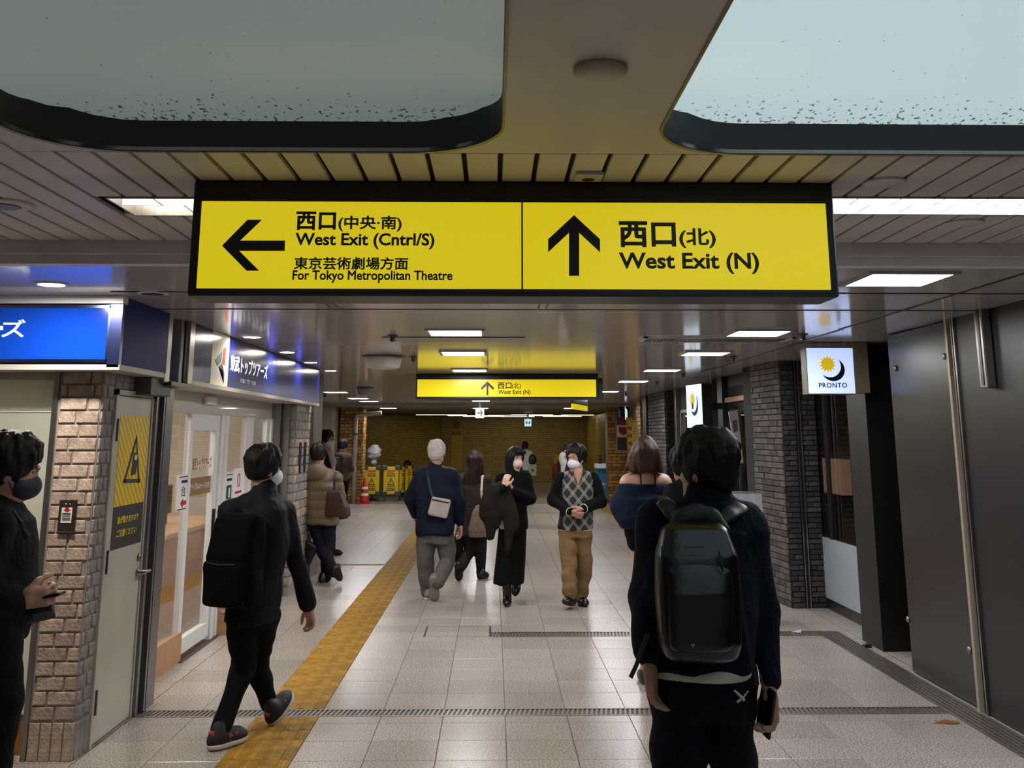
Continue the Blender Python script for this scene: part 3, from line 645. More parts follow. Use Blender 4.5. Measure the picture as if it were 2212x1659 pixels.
WH = mat('sign_white', '#f2f4f6', .3, emit='#f4f6ff', es=.5)
q = Yp(0, 727, 5.815); q2 = Yp(52, 727, 5.815)
def at_f(u, v): return Yp(u, v, 5.812)
text_on('lettering', 'ズ', WH, at_f(2, 729), at_f(56, 729), at_f(2, 690)+np.array([0.0, 0, 0]), parent=f1, bold=.012)
text_on('lettering', '東武トップツア', WH, at_f(-24, 729)-np.array([1.12, 0, 0]), at_f(-24, 729), at_f(-24, 690)-np.array([1.12, 0, 0]), parent=f1, bold=.012)
poly_on('lettering_bar', [[(0,0),(1,0),(1,1),(0,1)]], WH, at_f(-14, 713), at_f(7, 713), at_f(-14, 704), parent=f1)
f2 = thing('shop_fascia', 'long blue shop fascia with a white logo panel over the glass shop front', 'shop sign', (-2.1, 9.9, 2.06))
B('fascia_case', -2.4, -2.11, 7.24, 12.52, 2.07, 2.468, BLUEF, f2)
B('blue_panel', -2.112, -2.10, 7.24, 7.72, 2.07, 2.468, BLUE, f2); B('blue_panel', -2.112, -2.10, 8.225, 12.52, 2.07, 2.468, BLUE, f2)
B('white_panel', -2.112, -2.099, 7.722, 8.223, 2.07, 2.468, mat('fascia_white', '#c9c9c8', .15, coat=.3), f2)
B('soffit', -2.42, -2.09, 7.24, 12.54, 2.04, 2.07, mat('fascia_soffit', '#a8a49a', .4), f2)
a = ((-2.099, 7.722, 2.07), (-2.099, 8.223, 2.07), (-2.099, 7.722, 2.468))
poly_on('logo_red', [[(.62,.44),(.76,.40),(.80,.78),(.66,.71)]], mat('logo_red', '#b23a2e', .4), *a, parent=f2)
poly_on('logo_teal', [[(.20,.46),(.58,.66),(.56,.46),(.34,.36)]], mat('logo_teal', '#4a6a78', .4), *a, parent=f2)
poly_on('logo_navy', [[(.42,.36),(.60,.43),(.76,.06),(.76,.26)]], mat('logo_navy', '#2c3f5a', .4), *a, parent=f2)
tl = [Xp(u, v, -2.1) for u, v in ((497, 797), (562, 808), (497, 759))]
text_on('lettering', '東武トップツアーズ', WH, (-2.1, 8.28, 2.20), (-2.1, 9.65, 2.20), (-2.1, 8.28, 2.335), parent=f2, bold=.02)
for w_, a_, b_ in (('TOBU', 8.62, 8.81), ('TOP', 8.84, 8.97), ('TOURS', 9.0, 9.20)): text_on('small_lettering', w_, mat('sign_grey_text', '#c2c6d2', .4), (-2.1, a_, 2.125), (-2.1, b_, 2.125), (-2.1, a_, 2.16), parent=f2, bold=.01)
# glass shop front
XG = -2.42
sf = thing('window_3', 'white framed glass shop front with automatic sliding door', None, (XG, 10, 0), kind='structure')
B('header', XG-.06, XG-.01, 7.21, 12.2, 1.875, 2.06, mat('header_white', '#b9b8b4', .25, coat=.3), sf)
for (y0, y1) in ((7.3, 8.36), (9.55, 10.30), (10.55, 11.9)): B('pane', XG-.006, XG, y0, y1, .2 if y0 < 8 else .1, 1.875, M_GLASS, sf)
B('kick_board', XG-.02, XG+.02, 7.3, 8.47, 0, .215, mat('kick_wood', '#b58a63', .45, col2='#a57a55', vscale=6, stretch=(1, 10, 1)), sf)
B('kick_board', XG-.02, XG+.10, 9.52, 10.0, 0, .20, mat('kick_wood', '#b58a63', .45), sf)
b = MB().box(XG-.039, XG+.009, 8.40, 8.48, .161, 1.739).box(XG-.039, XG+.009, 9.16, 9.27, .161, 1.739).box(XG-.04, XG+.01, 8.40, 9.27, 1.74, 1.87).box(XG-.04, XG+.01, 8.40, 9.27, .04, .16)
b.build('sliding_door_frame', M_WHITEPAINT, sf, bevel=.004)
B('sliding_door_pane', XG-.02, XG-.014, 8.48, 9.16, .16, 1.74, M_GLASS, sf)
b = MB().box(XG-.05, XG+.02, 9.30, 9.40, 0, 1.875).box(XG-.05, XG+.02, 9.45, 9.56, 0, 1.875).box(XG-.04, XG+.01, 10.28, 10.40, 0, 1.875).box(XG-.04, XG+.01, 10.46, 10.58, 0, 1.875).box(XG-.04, XG+.01, 11.2, 11.34, 0, 1.875).box(XG-.04, XG+.01, 11.42, 11.5, 0, 1.875)
b.build('post', M_WHITEPAINT, sf, bevel=.004)
B('door_pull', XG+.01, XG+.03, 9.18, 9.21, .78, 1.08, M_BLACK, sf); B('door_pull', XG+.02, XG+.04, 9.33, 9.36, .75, 1.1, M_BLACK, sf)
B('floor_track', XG-.05, XG+.05, 8.4, 10.2, 0, .006, mat('track_brown', '#4a3a32', .5), sf)
B('sensor_box', XG-.01, XG+.03, 8.75, 9.05, 1.95, 2.02, M_WHITEPAINT, sf, bevel=.005)
b = MB().box(XG-.2, XG+.08, 11.5, 11.56, 0, 2.05).box(XG-.2, XG+.16, 11.62, 11.72, 0, 2.05); b.build('end_post', M_STEEL, sf)
B('end_slot', XG-.2, XG+.05, 11.56, 11.62, 0, 2.05, M_BLACK, sf)
# stickers and posters on the glass: flat prints
def sheet(name, label, y0, y1, z0, z1, m, x=XG+.002):
    t = thing(name, label, 'poster', (x, (y0+y1)/2, z0)); B('sheet', x, x+.002, y0, y1, z0, z1, m, t); return t, ((x+.002, y0, z0), (x+.002, y1, z0), (x+.002, y0, z1))
PW = mat('paper_white', '#dfe0e0', .5); PR = mat('print_red', '#b01822', .5)
t, a = sheet('opening_notice', 'white notice with a red arrow on the shop front glass', 8.16, 8.44, 1.13, 1.40, PW)
text_on('lettering', '台', PK, *sub_par(*a, .35, .72, .38, .68), parent=t); poly_on('arrow_mark', [[(.3,.2),(.55,.33),(.55,.26),(.85,.26),(.85,.14),(.55,.14),(.55,.07)]], PR, *a, parent=t)
poly_on('notice_lines', [[(.1,.92),(.95,.92),(.95,.95),(.1,.95)], [(.3,.76),(.9,.76),(.9,.84),(.3,.84)], [(.05,.02),(.9,.02),(.9,.05),(.05,.05)]], PK, *a, parent=t)
t, a = sheet('name_band', 'brown name band across the sliding door glass', 8.49, 9.15, 1.22, 1.36, mat('band_brown', '#8a6a46', .4), XG-.012)
text_on('lettering', 'アップルロード支店', PW, *sub_par(*a, .06, .92, .33, .67), parent=t, bold=.01)
t = thing('glass_lettering', 'gold shop lettering and logo on the sliding door glass', 'lettering', (XG-.012, 8.8, 1.4))
GL = mat('gold_letters', '#7a6236', .35, metal=.5)
text_on('lettering', '東武トップツアーズ', GL, (XG-.012, 8.56, 1.42), (XG-.012, 9.13, 1.42), (XG-.012, 8.56, 1.52), parent=t, bold=.015)
poly_on('logo_mark', [[(.1,.2),(.5,.45),(.5,.95),(.9,.5),(.6,0)]], mat('logo_navy', '#2c3f5a', .4), (XG-.012, 8.45, 1.36), (XG-.012, 8.55, 1.36), (XG-.012, 8.45, 1.56), parent=t)
t, a = sheet('guide_notice', 'white notice with a green pictogram on the glass panel', 9.58, 9.88, 1.09, 1.37, PW)
poly_on('green_mark', [[(.2,.15),(.8,.15),(.8,.58),(.2,.58)]], mat('print_green', '#0e3d2c', .5), *a, parent=t); poly_on('notice_lines', [[(.15,.9),(.85,.9),(.85,.93),(.15,.93)], [(.2,.72),(.8,.72),(.8,.80),(.2,.80)]], PK, *a, parent=t)
poly_on('pictogram', [[(.42,.2),(.6,.2),(.6,.5),(.42,.5)]], PW, *a, parent=t, off=.004)
t, a = sheet('red_ring_notice', 'white notice with a red ring on the glass panel', 9.92, 10.25, 1.12, 1.39, PW)
b = MB(); 
ring = [(.5+.16*math.cos(q_), .6+.24*math.sin(q_)) for q_ in np.linspace(0, 2*math.pi, 17)[:-1]]; ring2 = [(.5+.11*math.cos(q_), .6+.19*math.sin(q_)) for q_ in np.linspace(0, 2*math.pi, 17)[:-1]]
poly_on('ring_mark', [[ring[i], ring[(i+1) % 16], ring2[(i+1) % 16], ring2[i]] for i in range(16)], PR, *a, parent=t); poly_on('red_line', [[(.1,.16),(.9,.16),(.9,.24),(.1,.24)]], PR, *a, parent=t)
# ---- shop interior
S(B('wall_shop_left', -5.6, -5.5, 6.1, 12.4, 0, ZL, M_SHOPWALL), 'pale back wall inside the travel shop')
S(B('wall_shop_left_end', -5.5, -2.5, 12.2, 12.3, 0, ZL, M_SHOPWALL), 'pale end wall inside the travel shop')
ct = thing('shop_counter', 'light wood service counter inside the travel shop', 'counter', (-3.15, 9.6, 0))
B('counter_body', -3.5, -2.85, 9.3, 11.4, 0, .82, M_WOOD, ct, bevel=.004); B('counter_top', -3.55, -2.80, 9.25, 11.45, .82, .86, mat('counter_top_wood', '#c49a6a', .35), ct, bevel=.004); B('counter_band', -2.852, -2.845, 9.35, 11.3, .42, .55, mat('counter_band', '#96663a', .4), ct)
pt = thing('partition_screen', 'white framed clear partition on the shop counter', 'partition', (-3.1, 9.7, .86))
MB().box(-3.13, -3.09, 9.4, 9.44, .86, 1.62).box(-3.13, -3.09, 9.9, 9.94, .86, 1.62).box(-3.13, -3.09, 9.4, 9.94, 1.58, 1.62).build('screen_frame', M_WHITEPAINT, pt); B('screen_pane', -3.113, -3.108, 9.44, 9.9, .9, 1.58, M_GLASS, pt)
rk = thing('brochure_rack', 'white brochure rack behind the fixed shop glass', 'rack', (-2.85, 8.1, 0))
b = MB().box(-2.98, -2.95, 7.75, 8.45, 0, 1.15)
for z in (.25, .5, .75, 1.0): b.box(-2.98, -2.78, 7.75, 8.45, z, z+.015)
b.box(-2.98, -2.78, 7.75, 7.765, 0, 1.1).box(-2.98, -2.78, 8.435, 8.45, 0, 1.1).build('rack_frame', M_WHITEPAINT, rk)
for i in range(8):
    z = (.27, .52, .77, 1.02)[i % 4]; y0 = 7.80+.3*(i//4)
    B('brochure', -2.90, -2.885, y0, y0+.21, z, z+.20, mat(('brochure_pale', 'brochure_blue')[i % 2], ('#d4d8dc', '#a9bed2')[i % 2], .4), rk)
mo = thing('counter_monitor', 'small dark monitor on the shop counter', 'monitor', (-3.2, 10.3, .86))
B('stand', -3.24, -3.16, 10.28, 10.40, .86, .96, M_BLACK, mo); B('screen', -3.22, -3.18, 10.10, 10.58, .95, 1.22, mat('screen_dark', '#20232e', .2), mo, bevel=.005)
lampm = mat('shop_lamp', '#ffffff', .4, emit='#fff3e2', es=24)
for k_, (x, y_) in enumerate(((-3.3, 8.3), (-3.3, 10.6), (-4.6, 9.5), (-3.1, 6.95))):
    t = thing('shop_ceiling_light', 'square white ceiling light inside the travel shop', 'ceiling light', (x, y_, ZL-.03), 'ceiling lights inside the travel shop')
    B('lamp_frame', x-.34, x+.34, y_-.34, y_+.34, ZL-.02, ZL+.01, M_WHITEPAINT, t); B('diffuser', x-.3, x+.3, y_-.3, y_+.3, ZL-.03, ZL-.02, lampm, t)
# stone pillar after the shop front
sp_ = S(B('wall_left_stone', -2.6, -2.215, 11.72, 12.62, 0, 2.06, M_MORTAR), 'pale stone brick pillar at the far end of the shop front')
brick_face(sp_, (-2.215, 11.72, 0), (0, 1, 0), .90, 0.1, 2.05, .42, .098, [M_BRICKB, M_BRICKA], .015, .014, nrm=(1, 0, 0), rnd=.3)
brick_face(sp_, (-2.6, 11.72, 0), (1, 0, 0), .385, 0.1, 2.05, .2, .098, [M_BRICKB], .015, .014, nrm=(0, -1, 0), rnd=.3)
S(MB().box(-2.6, -2.25, 12.62, 13.1, 0, 2.2).build('trim_5', M_DARKPANEL), 'dark door reveal after the stone pillar')
S(MB().box(-2.6, -2.22, 13.1, 13.6, 0, ZL).build('trim_6', mat('grey_metal_jamb', '#77716d', .45, metal=.4)), 'grey metal jamb at the side hall corner')
S(B('wall_left_over', -2.6, -2.25, 12.54, 13.1, 2.06, ZL, M_BEAM), 'beam end beyond the blue fascia')
S(B('wall_left_corner', -8.8, -2.6, 12.3, 13.6, 0, ZL, M_BEIGE), 'beige wall along the side hall')
# ================================================================ lights in the ceilings
M_LED = mat('led_panel_glow', '#ffffff', .4, emit='#fdfdff', es=L_LED)
M_DOWN = mat('downlight_glow', '#ffffff', .4, emit='#fff6ea', es=L_DOWN)
led0 = None
def led(x, y, z, label, group):
    t = thing('ceiling_light', label, 'ceiling light', (x, y, z-.012), group)
    MB().box(x-.225, x-.195, y-.225, y+.225, z-.014, z+.002).box(x+.195, x+.225, y-.225, y+.225, z-.014, z+.002).box(x-.195, x+.195, y-.225, y-.195, z-.014, z+.002).box(x-.195, x+.195, y+.195, y+.225, z-.014, z+.002).build('lamp_frame', mat('led_frame', '#a9a8a6', .35, metal=.3), t)
    B('diffuser', x-.196, x+.196, y-.196, y+.196, z-.010, z-.004, M_LED, t); return t
for y_, w_ in zip((5.055, 7.83, 9.83, 12.42, 15.0, 18.6, 22.2), ('right behind the grey step beam', 'just before the long air grille', 'just beyond the long air grille', 'near the cafe entrance', 'beside the tall lit cafe sign', 'before the far charcoal pillar', 'before the yellow brick column')): led(2.02, y_, ZL, 'square white ceiling light panel '+w_, 'light panels of the cafe side row')
for y_, w_ in zip((7.83, 9.83, 12.5, 18.2, 23.8), ('just before the slim ceiling slot', 'just beyond the slim ceiling slot', 'right before the slim direction sign', 'added unseen behind the slim direction sign', 'before the exit sign with the arrow')): led(-.29, y_, ZL, 'square white ceiling light panel '+w_, 'light panels of the middle row')  # the panel covered by the slim sign is added for its light
for y_, w_ in zip((18.9, 22.1, 24.0), ('first after the small ceiling drum', 'second after the small ceiling drum', 'third after the small ceiling drum')): led(-2.86, y_, ZL, 'square white side hall light panel, '+w_, 'light panels towards the side hall')
for x, w_ in zip((-2.75, -.34, 2.05), ('above the yellow barriers', 'behind the exit sign with the arrow', 'next to the far right brick column')): led(x, 27.4, 2.40, 'square white light panel in the plain far ceiling '+w_, 'light panels of the far ceiling')
for (x, y_, lab) in ((-2.30, 5.33, 0), (-1.89, 5.68, 1), (-1.93, 8.25, 2), (-1.95, 9.78, 2), (-1.97, 11.17, 2), (-1.98, 12.62, 2)):
    lb = ('round recessed downlight above the near fascia corner', 'round unlit downlight in the ribbed ceiling beside the big sign', 'round recessed downlight along the blue fascia')[lab]
    t = thing('downlight', lb, 'downlight', (x, y_, ZL-.008), 'downlights along the fascia' if lab == 2 else None)
    MB().lathe((x, y_, ZL), [(.085, .0), (.085, -.006), (.065, -.008), (.060, -.003)], 24).build('rim', M_WHITEPAINT, t, smooth=True)
    MB().lathe((x, y_, ZL), [(.064, -.002), (.064, -.007)], 24).build('lamp', M_BLACK if lab == 1 else M_DOWN if lab == 0 else mat('downlight_glow_soft', '#ffffff', .4, emit='#fff6ea', es=L_DOWN*.25), t)
# recessed troffers in the slatted ceiling
M_TROF = mat('troffer_glow', '#ffffff', .4, emit='#f4f8ff', es=L_TROF); M_TROFW = mat('troffer_glow_warm', '#ffffff', .4, emit='#fff6e0', es=9)
for k, (x0, x1, y0, y1) in enumerate(TROF):
    t = thing('louvre_light', ('recessed louvre light left of the big yellow sign', 'long recessed louvre light right of the big yellow sign')[k], 'ceiling light', ((x0+x1)/2, (y0+y1)/2, ZU))
    B('lamp_tray', x0, x1, y0, y1, ZU+.075, ZU+.08, (M_TROFW, M_TROF)[k], t)
    MB().box(x0, x1, y0-.008, y0, ZU-.006, ZU+.08).box(x0, x1, y1, y1+.008, ZU-.006, ZU+.08).box(x0-.008, x0, y0-.008, y1+.008, ZU-.006, ZU+.08).box(x1, x1+.008, y0-.008, y1+.008, ZU-.006, ZU+.08).build('lamp_frame', M_STEEL, t)
    n = int(round((x1-x0)/.165)); ym_ = (y0+y1)/2
    for i in range(1, n):
        x = x0+(x1-x0)*i/n
        B('louvre_blade', x-.003, x+.003, y0, ym_, ZU+.002, ZU+.06, M_WHITEPAINT, t); B('louvre_blade', x+.08, x+.086, ym_, y1, ZU+.002, ZU+.06, M_WHITEPAINT, t)
    B('louvre_spine', x0, x1, ym_-.003, ym_+.003, ZU+.002, ZU+.06, M_WHITEPAINT, t)
for k, (x0, x1) in enumerate(((-1.45, -.2), (.4, 2.4))):  # unseen lamps added to brighten the near floor and ceiling
    y0, y1 = -3.4, -3.1
    t = thing('louvre_light', 'added unseen fill light on the ceiling plate behind the viewer', 'ceiling light', ((x0+x1)/2, -3.25, ZU-.08), 'added fill lights behind the viewer')
    B('lamp_tray', x0, x1, y0, y1, ZU-.03, ZU-.025, M_TROF, t); MB().box(x0, x1, y0-.01, y0, ZU-.08, ZU).box(x0, x1, y1, y1+.01, ZU-.08, ZU).build('lamp_frame', M_STEEL, t)
for k, (x, y_, rr_) in enumerate(((1.375, 3.49, .075), (1.976, 4.18, .075), (-1.891, 3.90, .11), (1.215, 4.2, .06))):
    t = thing('ceiling_speaker', ('round ceiling cover plate above the right end of the big sign', 'round ceiling cover plate behind the long louvre light', 'round ceiling vent left of the short louvre light', 'small round ceiling cover plate behind the big sign')[k], 'cover plate', (x, y_, ZU-.01))
    MB().lathe((x, y_, ZU), [(rr_, .001), (rr_, -.006), (rr_*.85, -.010)], 28).build('cover', M_SLAT, t, smooth=True)
    if k == 2: MB().lathe((x, y_, ZU-.010), [(rr_*.55, 0), (rr_*.5, -.004)], 20).build('vent_core', M_DSTEEL, t)
sdt = thing('smoke_detector', 'round cream smoke detector on the ceiling plate between the light wells', 'smoke detector', (.257, 2.363, ZU-.03))
MB().lathe((.257, 2.363, ZU), [(.066, .0), (.066, -.012), (.058, -.022), (.03, -.028)], 28).build('detector_body', mat('detector_cream', '#b7ac94', .4), sdt, smooth=True)
for s in (-1, 1): MB().lathe((.257+s*.042, 2.36, ZU-.0185), [(.005, 0), (.004, -.002)], 10).build('screw', M_BLACK, sdt)
t = thing('ceiling_socket', 'small square ceiling plate with a round hole above the big sign', 'ceiling plate', (.324, 3.411, ZU-.012))
B('plate_body', .324-.047, .324+.047, 3.411-.05, 3.411+.05, ZU-.012, ZU, M_PLATE, t, bevel=.002); MB().lathe((.324, 3.43, ZU-.012), [(.022, .0), (.022, -.001)], 18).build('hole', M_BLACK, t)
# ---- linear grille, slot, drums, sensors in the ribbed ceiling
t = thing('air_grille', 'long linear air grille beside the cafe side light panels', 'air grille', (1.8, 8.4, ZL-.01))
MB().box(1.20, 2.42, 8.20, 8.23, ZL-.012, ZL+.002).box(1.20, 2.42, 8.58, 8.61, ZL-.012, ZL+.002).box(1.20, 1.23, 8.2, 8.61, ZL-.012, ZL+.002).box(2.39, 2.42, 8.2, 8.61, ZL-.012, ZL+.002).build('grille_frame', M_WHITEPAINT, t)
B('grille_back', 1.23, 2.39, 8.23, 8.58, ZL-.003, ZL, M_BLACK, t)
for i in range(36): x = 1.245+i*.032; B('blade', x-.007, x+.007, 8.23, 8.58, ZL-.009, ZL-.003, M_STEEL, t)
t = thing('ceiling_slot', 'slim white ceiling slot between the middle light panels', 'air slot', (-.32, 8.45, ZL-.01))
B('slot_cover', -.90, .25, 8.27, 8.62, ZL-.006, ZL+.001, mat('slot_grey', '#8f8a86', .3), t); B('slot_gap', -.90, .25, 8.255, 8.27, ZL-.004, ZL+.001, M_BLACK, t)
for (x, y_, r_, lab) in ((-1.10, 10.3, .19, 'round white ceiling drum with a screwed rim'), (-2.13, 17.2, .13, 'small white ceiling drum near the side hall')):
    t = thing('ceiling_drum', lab, 'ceiling unit', (x, y_, ZL-.13))
    MB().lathe((x, y_, ZL), [(r_*.97, 0), (r_*.97, -.03), (r_*.86, -.115), (r_*.6, -.13), (.02, -.135)], 32).build('drum_body', mat('drum_white', '#b4b0a8', .35), t, smooth=True)
    MB().lathe((x, y_, ZL), [(r_*1.15, .0), (r_*1.15, -.006), (r_*.97, -.008)], 32).build('drum_rim', M_DSTEEL, t)
for (u, v, sz) in ((848, 724, .045), (893, 770, .04), (1733, 722, .045), (1582, 769, .045), (1476, 806, .04), (1419, 825, .04), (1300, 858, .04), (1352, 850, .04), (702, 852, .06)):
    p = Gp(u, v, ZL); t = thing('ceiling_sprinkler', 'small dark sprinkler head under the ribbed ceiling', 'sprinkler', (p[0], p[1], ZL-.05), 'sprinkler heads under the ribbed ceiling')
    MB().lathe((p[0], p[1], ZL), [(sz, 0), (sz, -.006), (sz*.5, -.012), (sz*.45, -.035), (sz*.7, -.038), (sz*.2, -.055)], 14).build('head', M_DSTEEL, t, smooth=True)
# far strip lights
fl = mat('far_strip_glow', '#ffffff', .4, emit='#ffeec0', es=9)
for (x0, x1, y_) in ((-2.6, -.9, 35.2), (-1.6, .2, 36.6), (-1.1, .4, 38.0), (.6, 2.0, 35.2), (1.2, 2.6, 36.6), (1.8, 3.2, 38.0), (2.3, 3.4, 35.4), (-.2, 1.1, 35.8), (.3, 1.5, 38.6)):
    t = thing('strip_light', 'thin strip light across the dim end ceiling', 'strip light', ((x0+x1)/2, y_, 2.36), 'strip lights of the end ceiling')
    B('tube', x0, x1, y_-.05, y_+.05, 2.362, 2.372, fl, t); B('tray', x0-.03, x1+.03, y_-.09, y_+.09, 2.372, 2.385, M_DARKCEIL, t)
# ================================================================ direction signs
YEL = mat('sign_yellow', '#c9b21c', .25, emit='#ecd61c', es=L_SIGN); SBLK = mat('sign_black', '#060606', .35); SCASE = mat('sign_case_black', '#0a0b10', .4)
def pix_par(u0, v0, u1, v1, y):
    """parallelogram for a pixel box (left, top, right, bottom) on the plane at depth y, squared to the plane's axes"""
    a = Yp(u0, v1, y); b_ = Yp(u1, v1, y); c = Yp(u0, v0, y); w_ = b_[0]-a[0]
    x0 = (a[0]+c[0])/2
    return np.array([x0, y, a[2]]), np.array([x0+w_, y, a[2]]), np.array([x0, y, c[2]])
def pix_poly(name, pts, m, y, parent, off=.0015, thick=.001):
    P = [Yp(u, v, y)+np.array([0, -off, 0]) for u, v in pts]
    return MB().prism(P, (0, -thick, 0)).build(name, m, parent)
YS = 3.5
sg = thing('direction_sign', 'large backlit yellow direction sign with left and up arrows under the slatted ceiling', 'direction sign', (.07, YS+.1, 2.167))
B('sign_case', -1.05, 1.195, YS+.006, YS+.22, 2.167, 2.574, SCASE, sg, bevel=.006)
xl, xr, xm = Yp(430, 530, YS)[0], Yp(1789, 530, YS)[0], Yp(1128, 530, YS)[0]; zt, zb = Yp(1100, 437, YS)[2], Yp(1100, 624, YS)[2]
B('yellow_panel', xl, xm-.003, YS, YS+.01, zb, zt, YEL, sg); B('yellow_panel', xm+.003, xr, YS, YS+.01, zb, zt, YEL, sg)
pix_poly('left_arrow', [(480,531),(535,475),(566,475),(519,520),(616,520),(615,542),(517,542),(560,585),(533,585)], SBLK, YS, sg)
pix_poly('up_arrow', [(1240,465),(1296,517),(1296,545),(1251,503),(1251,596),(1229,596),(1229,503),(1184,545),(1184,517)], SBLK, YS, sg)
for body, bx4, bd in (('西口', (640,457,726,497), .03), ('(中央·南)', (731,466,868,500), .022), ('West Exit (Cntrl/S)', (638,503,939,538), .024), ('東京芸術劇場方面', (635,555,882,583), .022), ('For Tokyo Metropolitan Theatre', (632,584,978,611), .022),
                      ('西口', (1337,478,1460,534), .03), ('(北)', (1467,493,1546,536), .022), ('West Exit (N)', (1337,545,1640,591), .024)):
    text_on('lettering', body, SBLK, *pix_par(*bx4, YS), parent=sg, bold=bd)
Y2 = 13.25
s2 = thing('direction_sign', 'slim yellow direction sign with one up arrow under the ribbed ceiling', 'direction sign', (.2, Y2+.1, 2.16))
B('sign_case', -.99, 1.335, Y2+.01, Y2+.3, 2.155, 2.47, SCASE, s2, bevel=.006); B('rear_case', -.9, 1.44, Y2+.45, Y2+.6, 2.155, 2.44, SCASE, s2, bevel=.006); B('case_bridge', -.9, 1.3, Y2+.3, Y2+.45, 2.3, 2.44, SCASE, s2)
a = Yp(901, 857, Y2); c = Yp(1289, 820, Y2); B('yellow_panel', a[0], c[0]-.01, Y2, Y2+.012, a[2], c[2], YEL, s2)
pix_poly('up_arrow', [(1053,824),(1067,837),(1066,843),(1055,833),(1055,854),(1051,854),(1051,833),(1040,843),(1039,837)], SBLK, Y2, s2)
for body, bx4, bd in (('西口', (1075,826,1105,840), .02), ('(北)', (1106,827,1125,841), .01), ('West Exit (N)', (1076,842,1146,854), .015)): text_on('lettering', body, SBLK, *pix_par(*bx4, Y2), parent=s2, bold=bd)
s3 = thing('direction_sign', 'short yellow sign hanging beyond the slim direction sign', 'direction sign', (1.75, 20.8, 2.2))
MB().obox((1.72, 20.8, 2.24), (.02, .0, 0), (.22, .9, 0), (0, 0, .05)).build('yellow_panel', YEL, s3); MB().obox((1.72, 20.8, 2.38), (.025, 0, 0), (.22, .95, 0), (0, 0, .09)).build('sign_case', SCASE, s3)
# ================================================================ cafe light-box signs
LBOX = mat('lightbox_blue_white', '#dfe8ff', .3, emit='#b4c9ff', es=.95); LBOX2 = mat('lightbox_white', '#e8f4ff', .3, emit='#d3ecff', es=.85)
SUNM = mat('sun_yellow', '#d9b41c', .4, emit='#e0b818', es=.55); NAVY = mat('logo_night', '#080c1c', .4); LETN = mat('letter_navy', '#101a4c', .4)
def logo(P00, P10, P01, parent, cx=.43, cy=.645, so=.205, si_=.135, word=True):
    star = []
    for k_ in range(28):
        r_ = so if k_ % 2 == 0 else si_*.85; an = math.pi*2*k_/28+math.pi/2; star.append((cx+r_*math.cos(an), cy+r_*1.03*math.sin(an)))
    core = [(cx+si_*math.cos(q), cy+si_*1.03*math.sin(q)) for q in np.linspace(0, 2*math.pi, 25)[:-1]]
    poly_on('sun_rays', [[(cx, cy), star[k_-1], star[k_], star[(k_+1) % 28]] for k_ in range(0, 28, 2)], SUNM, P00, P10, P01, parent=parent)
    poly_on('sun_disc', [core], SUNM, P00, P10, P01, parent=parent, off=.003)
    ocx, ocy, R, icx, icy, r = .545, .525, .255, .475, .60, .245
    o_ = [(ocx+R*math.cos(t), ocy+R*math.sin(t)) for t in np.radians(np.linspace(-160, 60, 25))]
    n_ = [(icx+r*math.cos(t), icy+r*math.sin(t)) for t in np.radians(np.linspace(-130, 30, 25))]
    poly_on('moon', [[o_[i], o_[i+1], n_[i+1], n_[i]] for i in range(24)], NAVY, P00, P10, P01, parent=parent)
    if word: text_on('lettering', 'PRONTO', LETN, *sub_par(P00, P10, P01, .215, .825, .125, .235), parent=parent, bold=.02, space=1.15)
pr1 = thing('cafe_sign', 'square lit cafe sign with sun and moon beside the black pier', 'shop sign', (2.82, 8.65, 2.04))
MB().box(2.615, 3.016, 8.61, 8.76, 2.032, 2.42).build('sign_case', mat('sign_case_beige', '#6f6650', .5), pr1, bevel=.004); B('wall_bracket', 3.016, 3.134, 8.60, 8.78, 2.045, 2.468, mat('sign_case_beige', '#6f6650', .5), pr1)
B('light_face', 2.622, 3.009, 8.60, 8.612, 2.039, 2.414, LBOX, pr1)
logo((2.622, 8.60, 2.039), (3.009, 8.60, 2.039), (2.622, 8.60, 2.414), pr1)
e0 = Yp(1485, 880, 14.15); e1 = Yp(1517, 880, 13.62); zt_, zb_ = Yp(1515, 829, 13.62)[2], Yp(1517, 923, 13.62)[2]
pr2 = thing('cafe_sign', 'tall lit cafe sign seen edge-on before the charcoal wall', 'shop sign', ((e0[0]+e1[0])/2, 13.9, zb_))
A0, A1 = np.array([e0[0], e0[1], zb_]), np.array([e1[0], e1[1], zb_]); dv = A1-A0; nn = np.cross(dv, (0, 0, 1.)); nn /= np.linalg.norm(nn); hgt = np.array([0, 0, zt_-zb_])
MB().prism([A0, A1, A1+hgt, A0+hgt], nn*.012).build('light_face', LBOX2, pr2)
MB().prism([A0-nn*.001, A1-nn*.001, A1+hgt-nn*.001, A0+hgt-nn*.001], -nn*.14).build('sign_case', M_BLACK, pr2)
logo(A0+nn*.012, A1+nn*.012, A0+hgt+nn*.012, pr2, word=False)
MB().obox(((e0[0]+3.06)/2+.05, 13.92, (zt_+zb_)/2), ((3.12-e0[0])/2, 0, 0), (0, .02, 0), (0, 0, .04)).build('wall_bracket', M_BLACK, pr2)
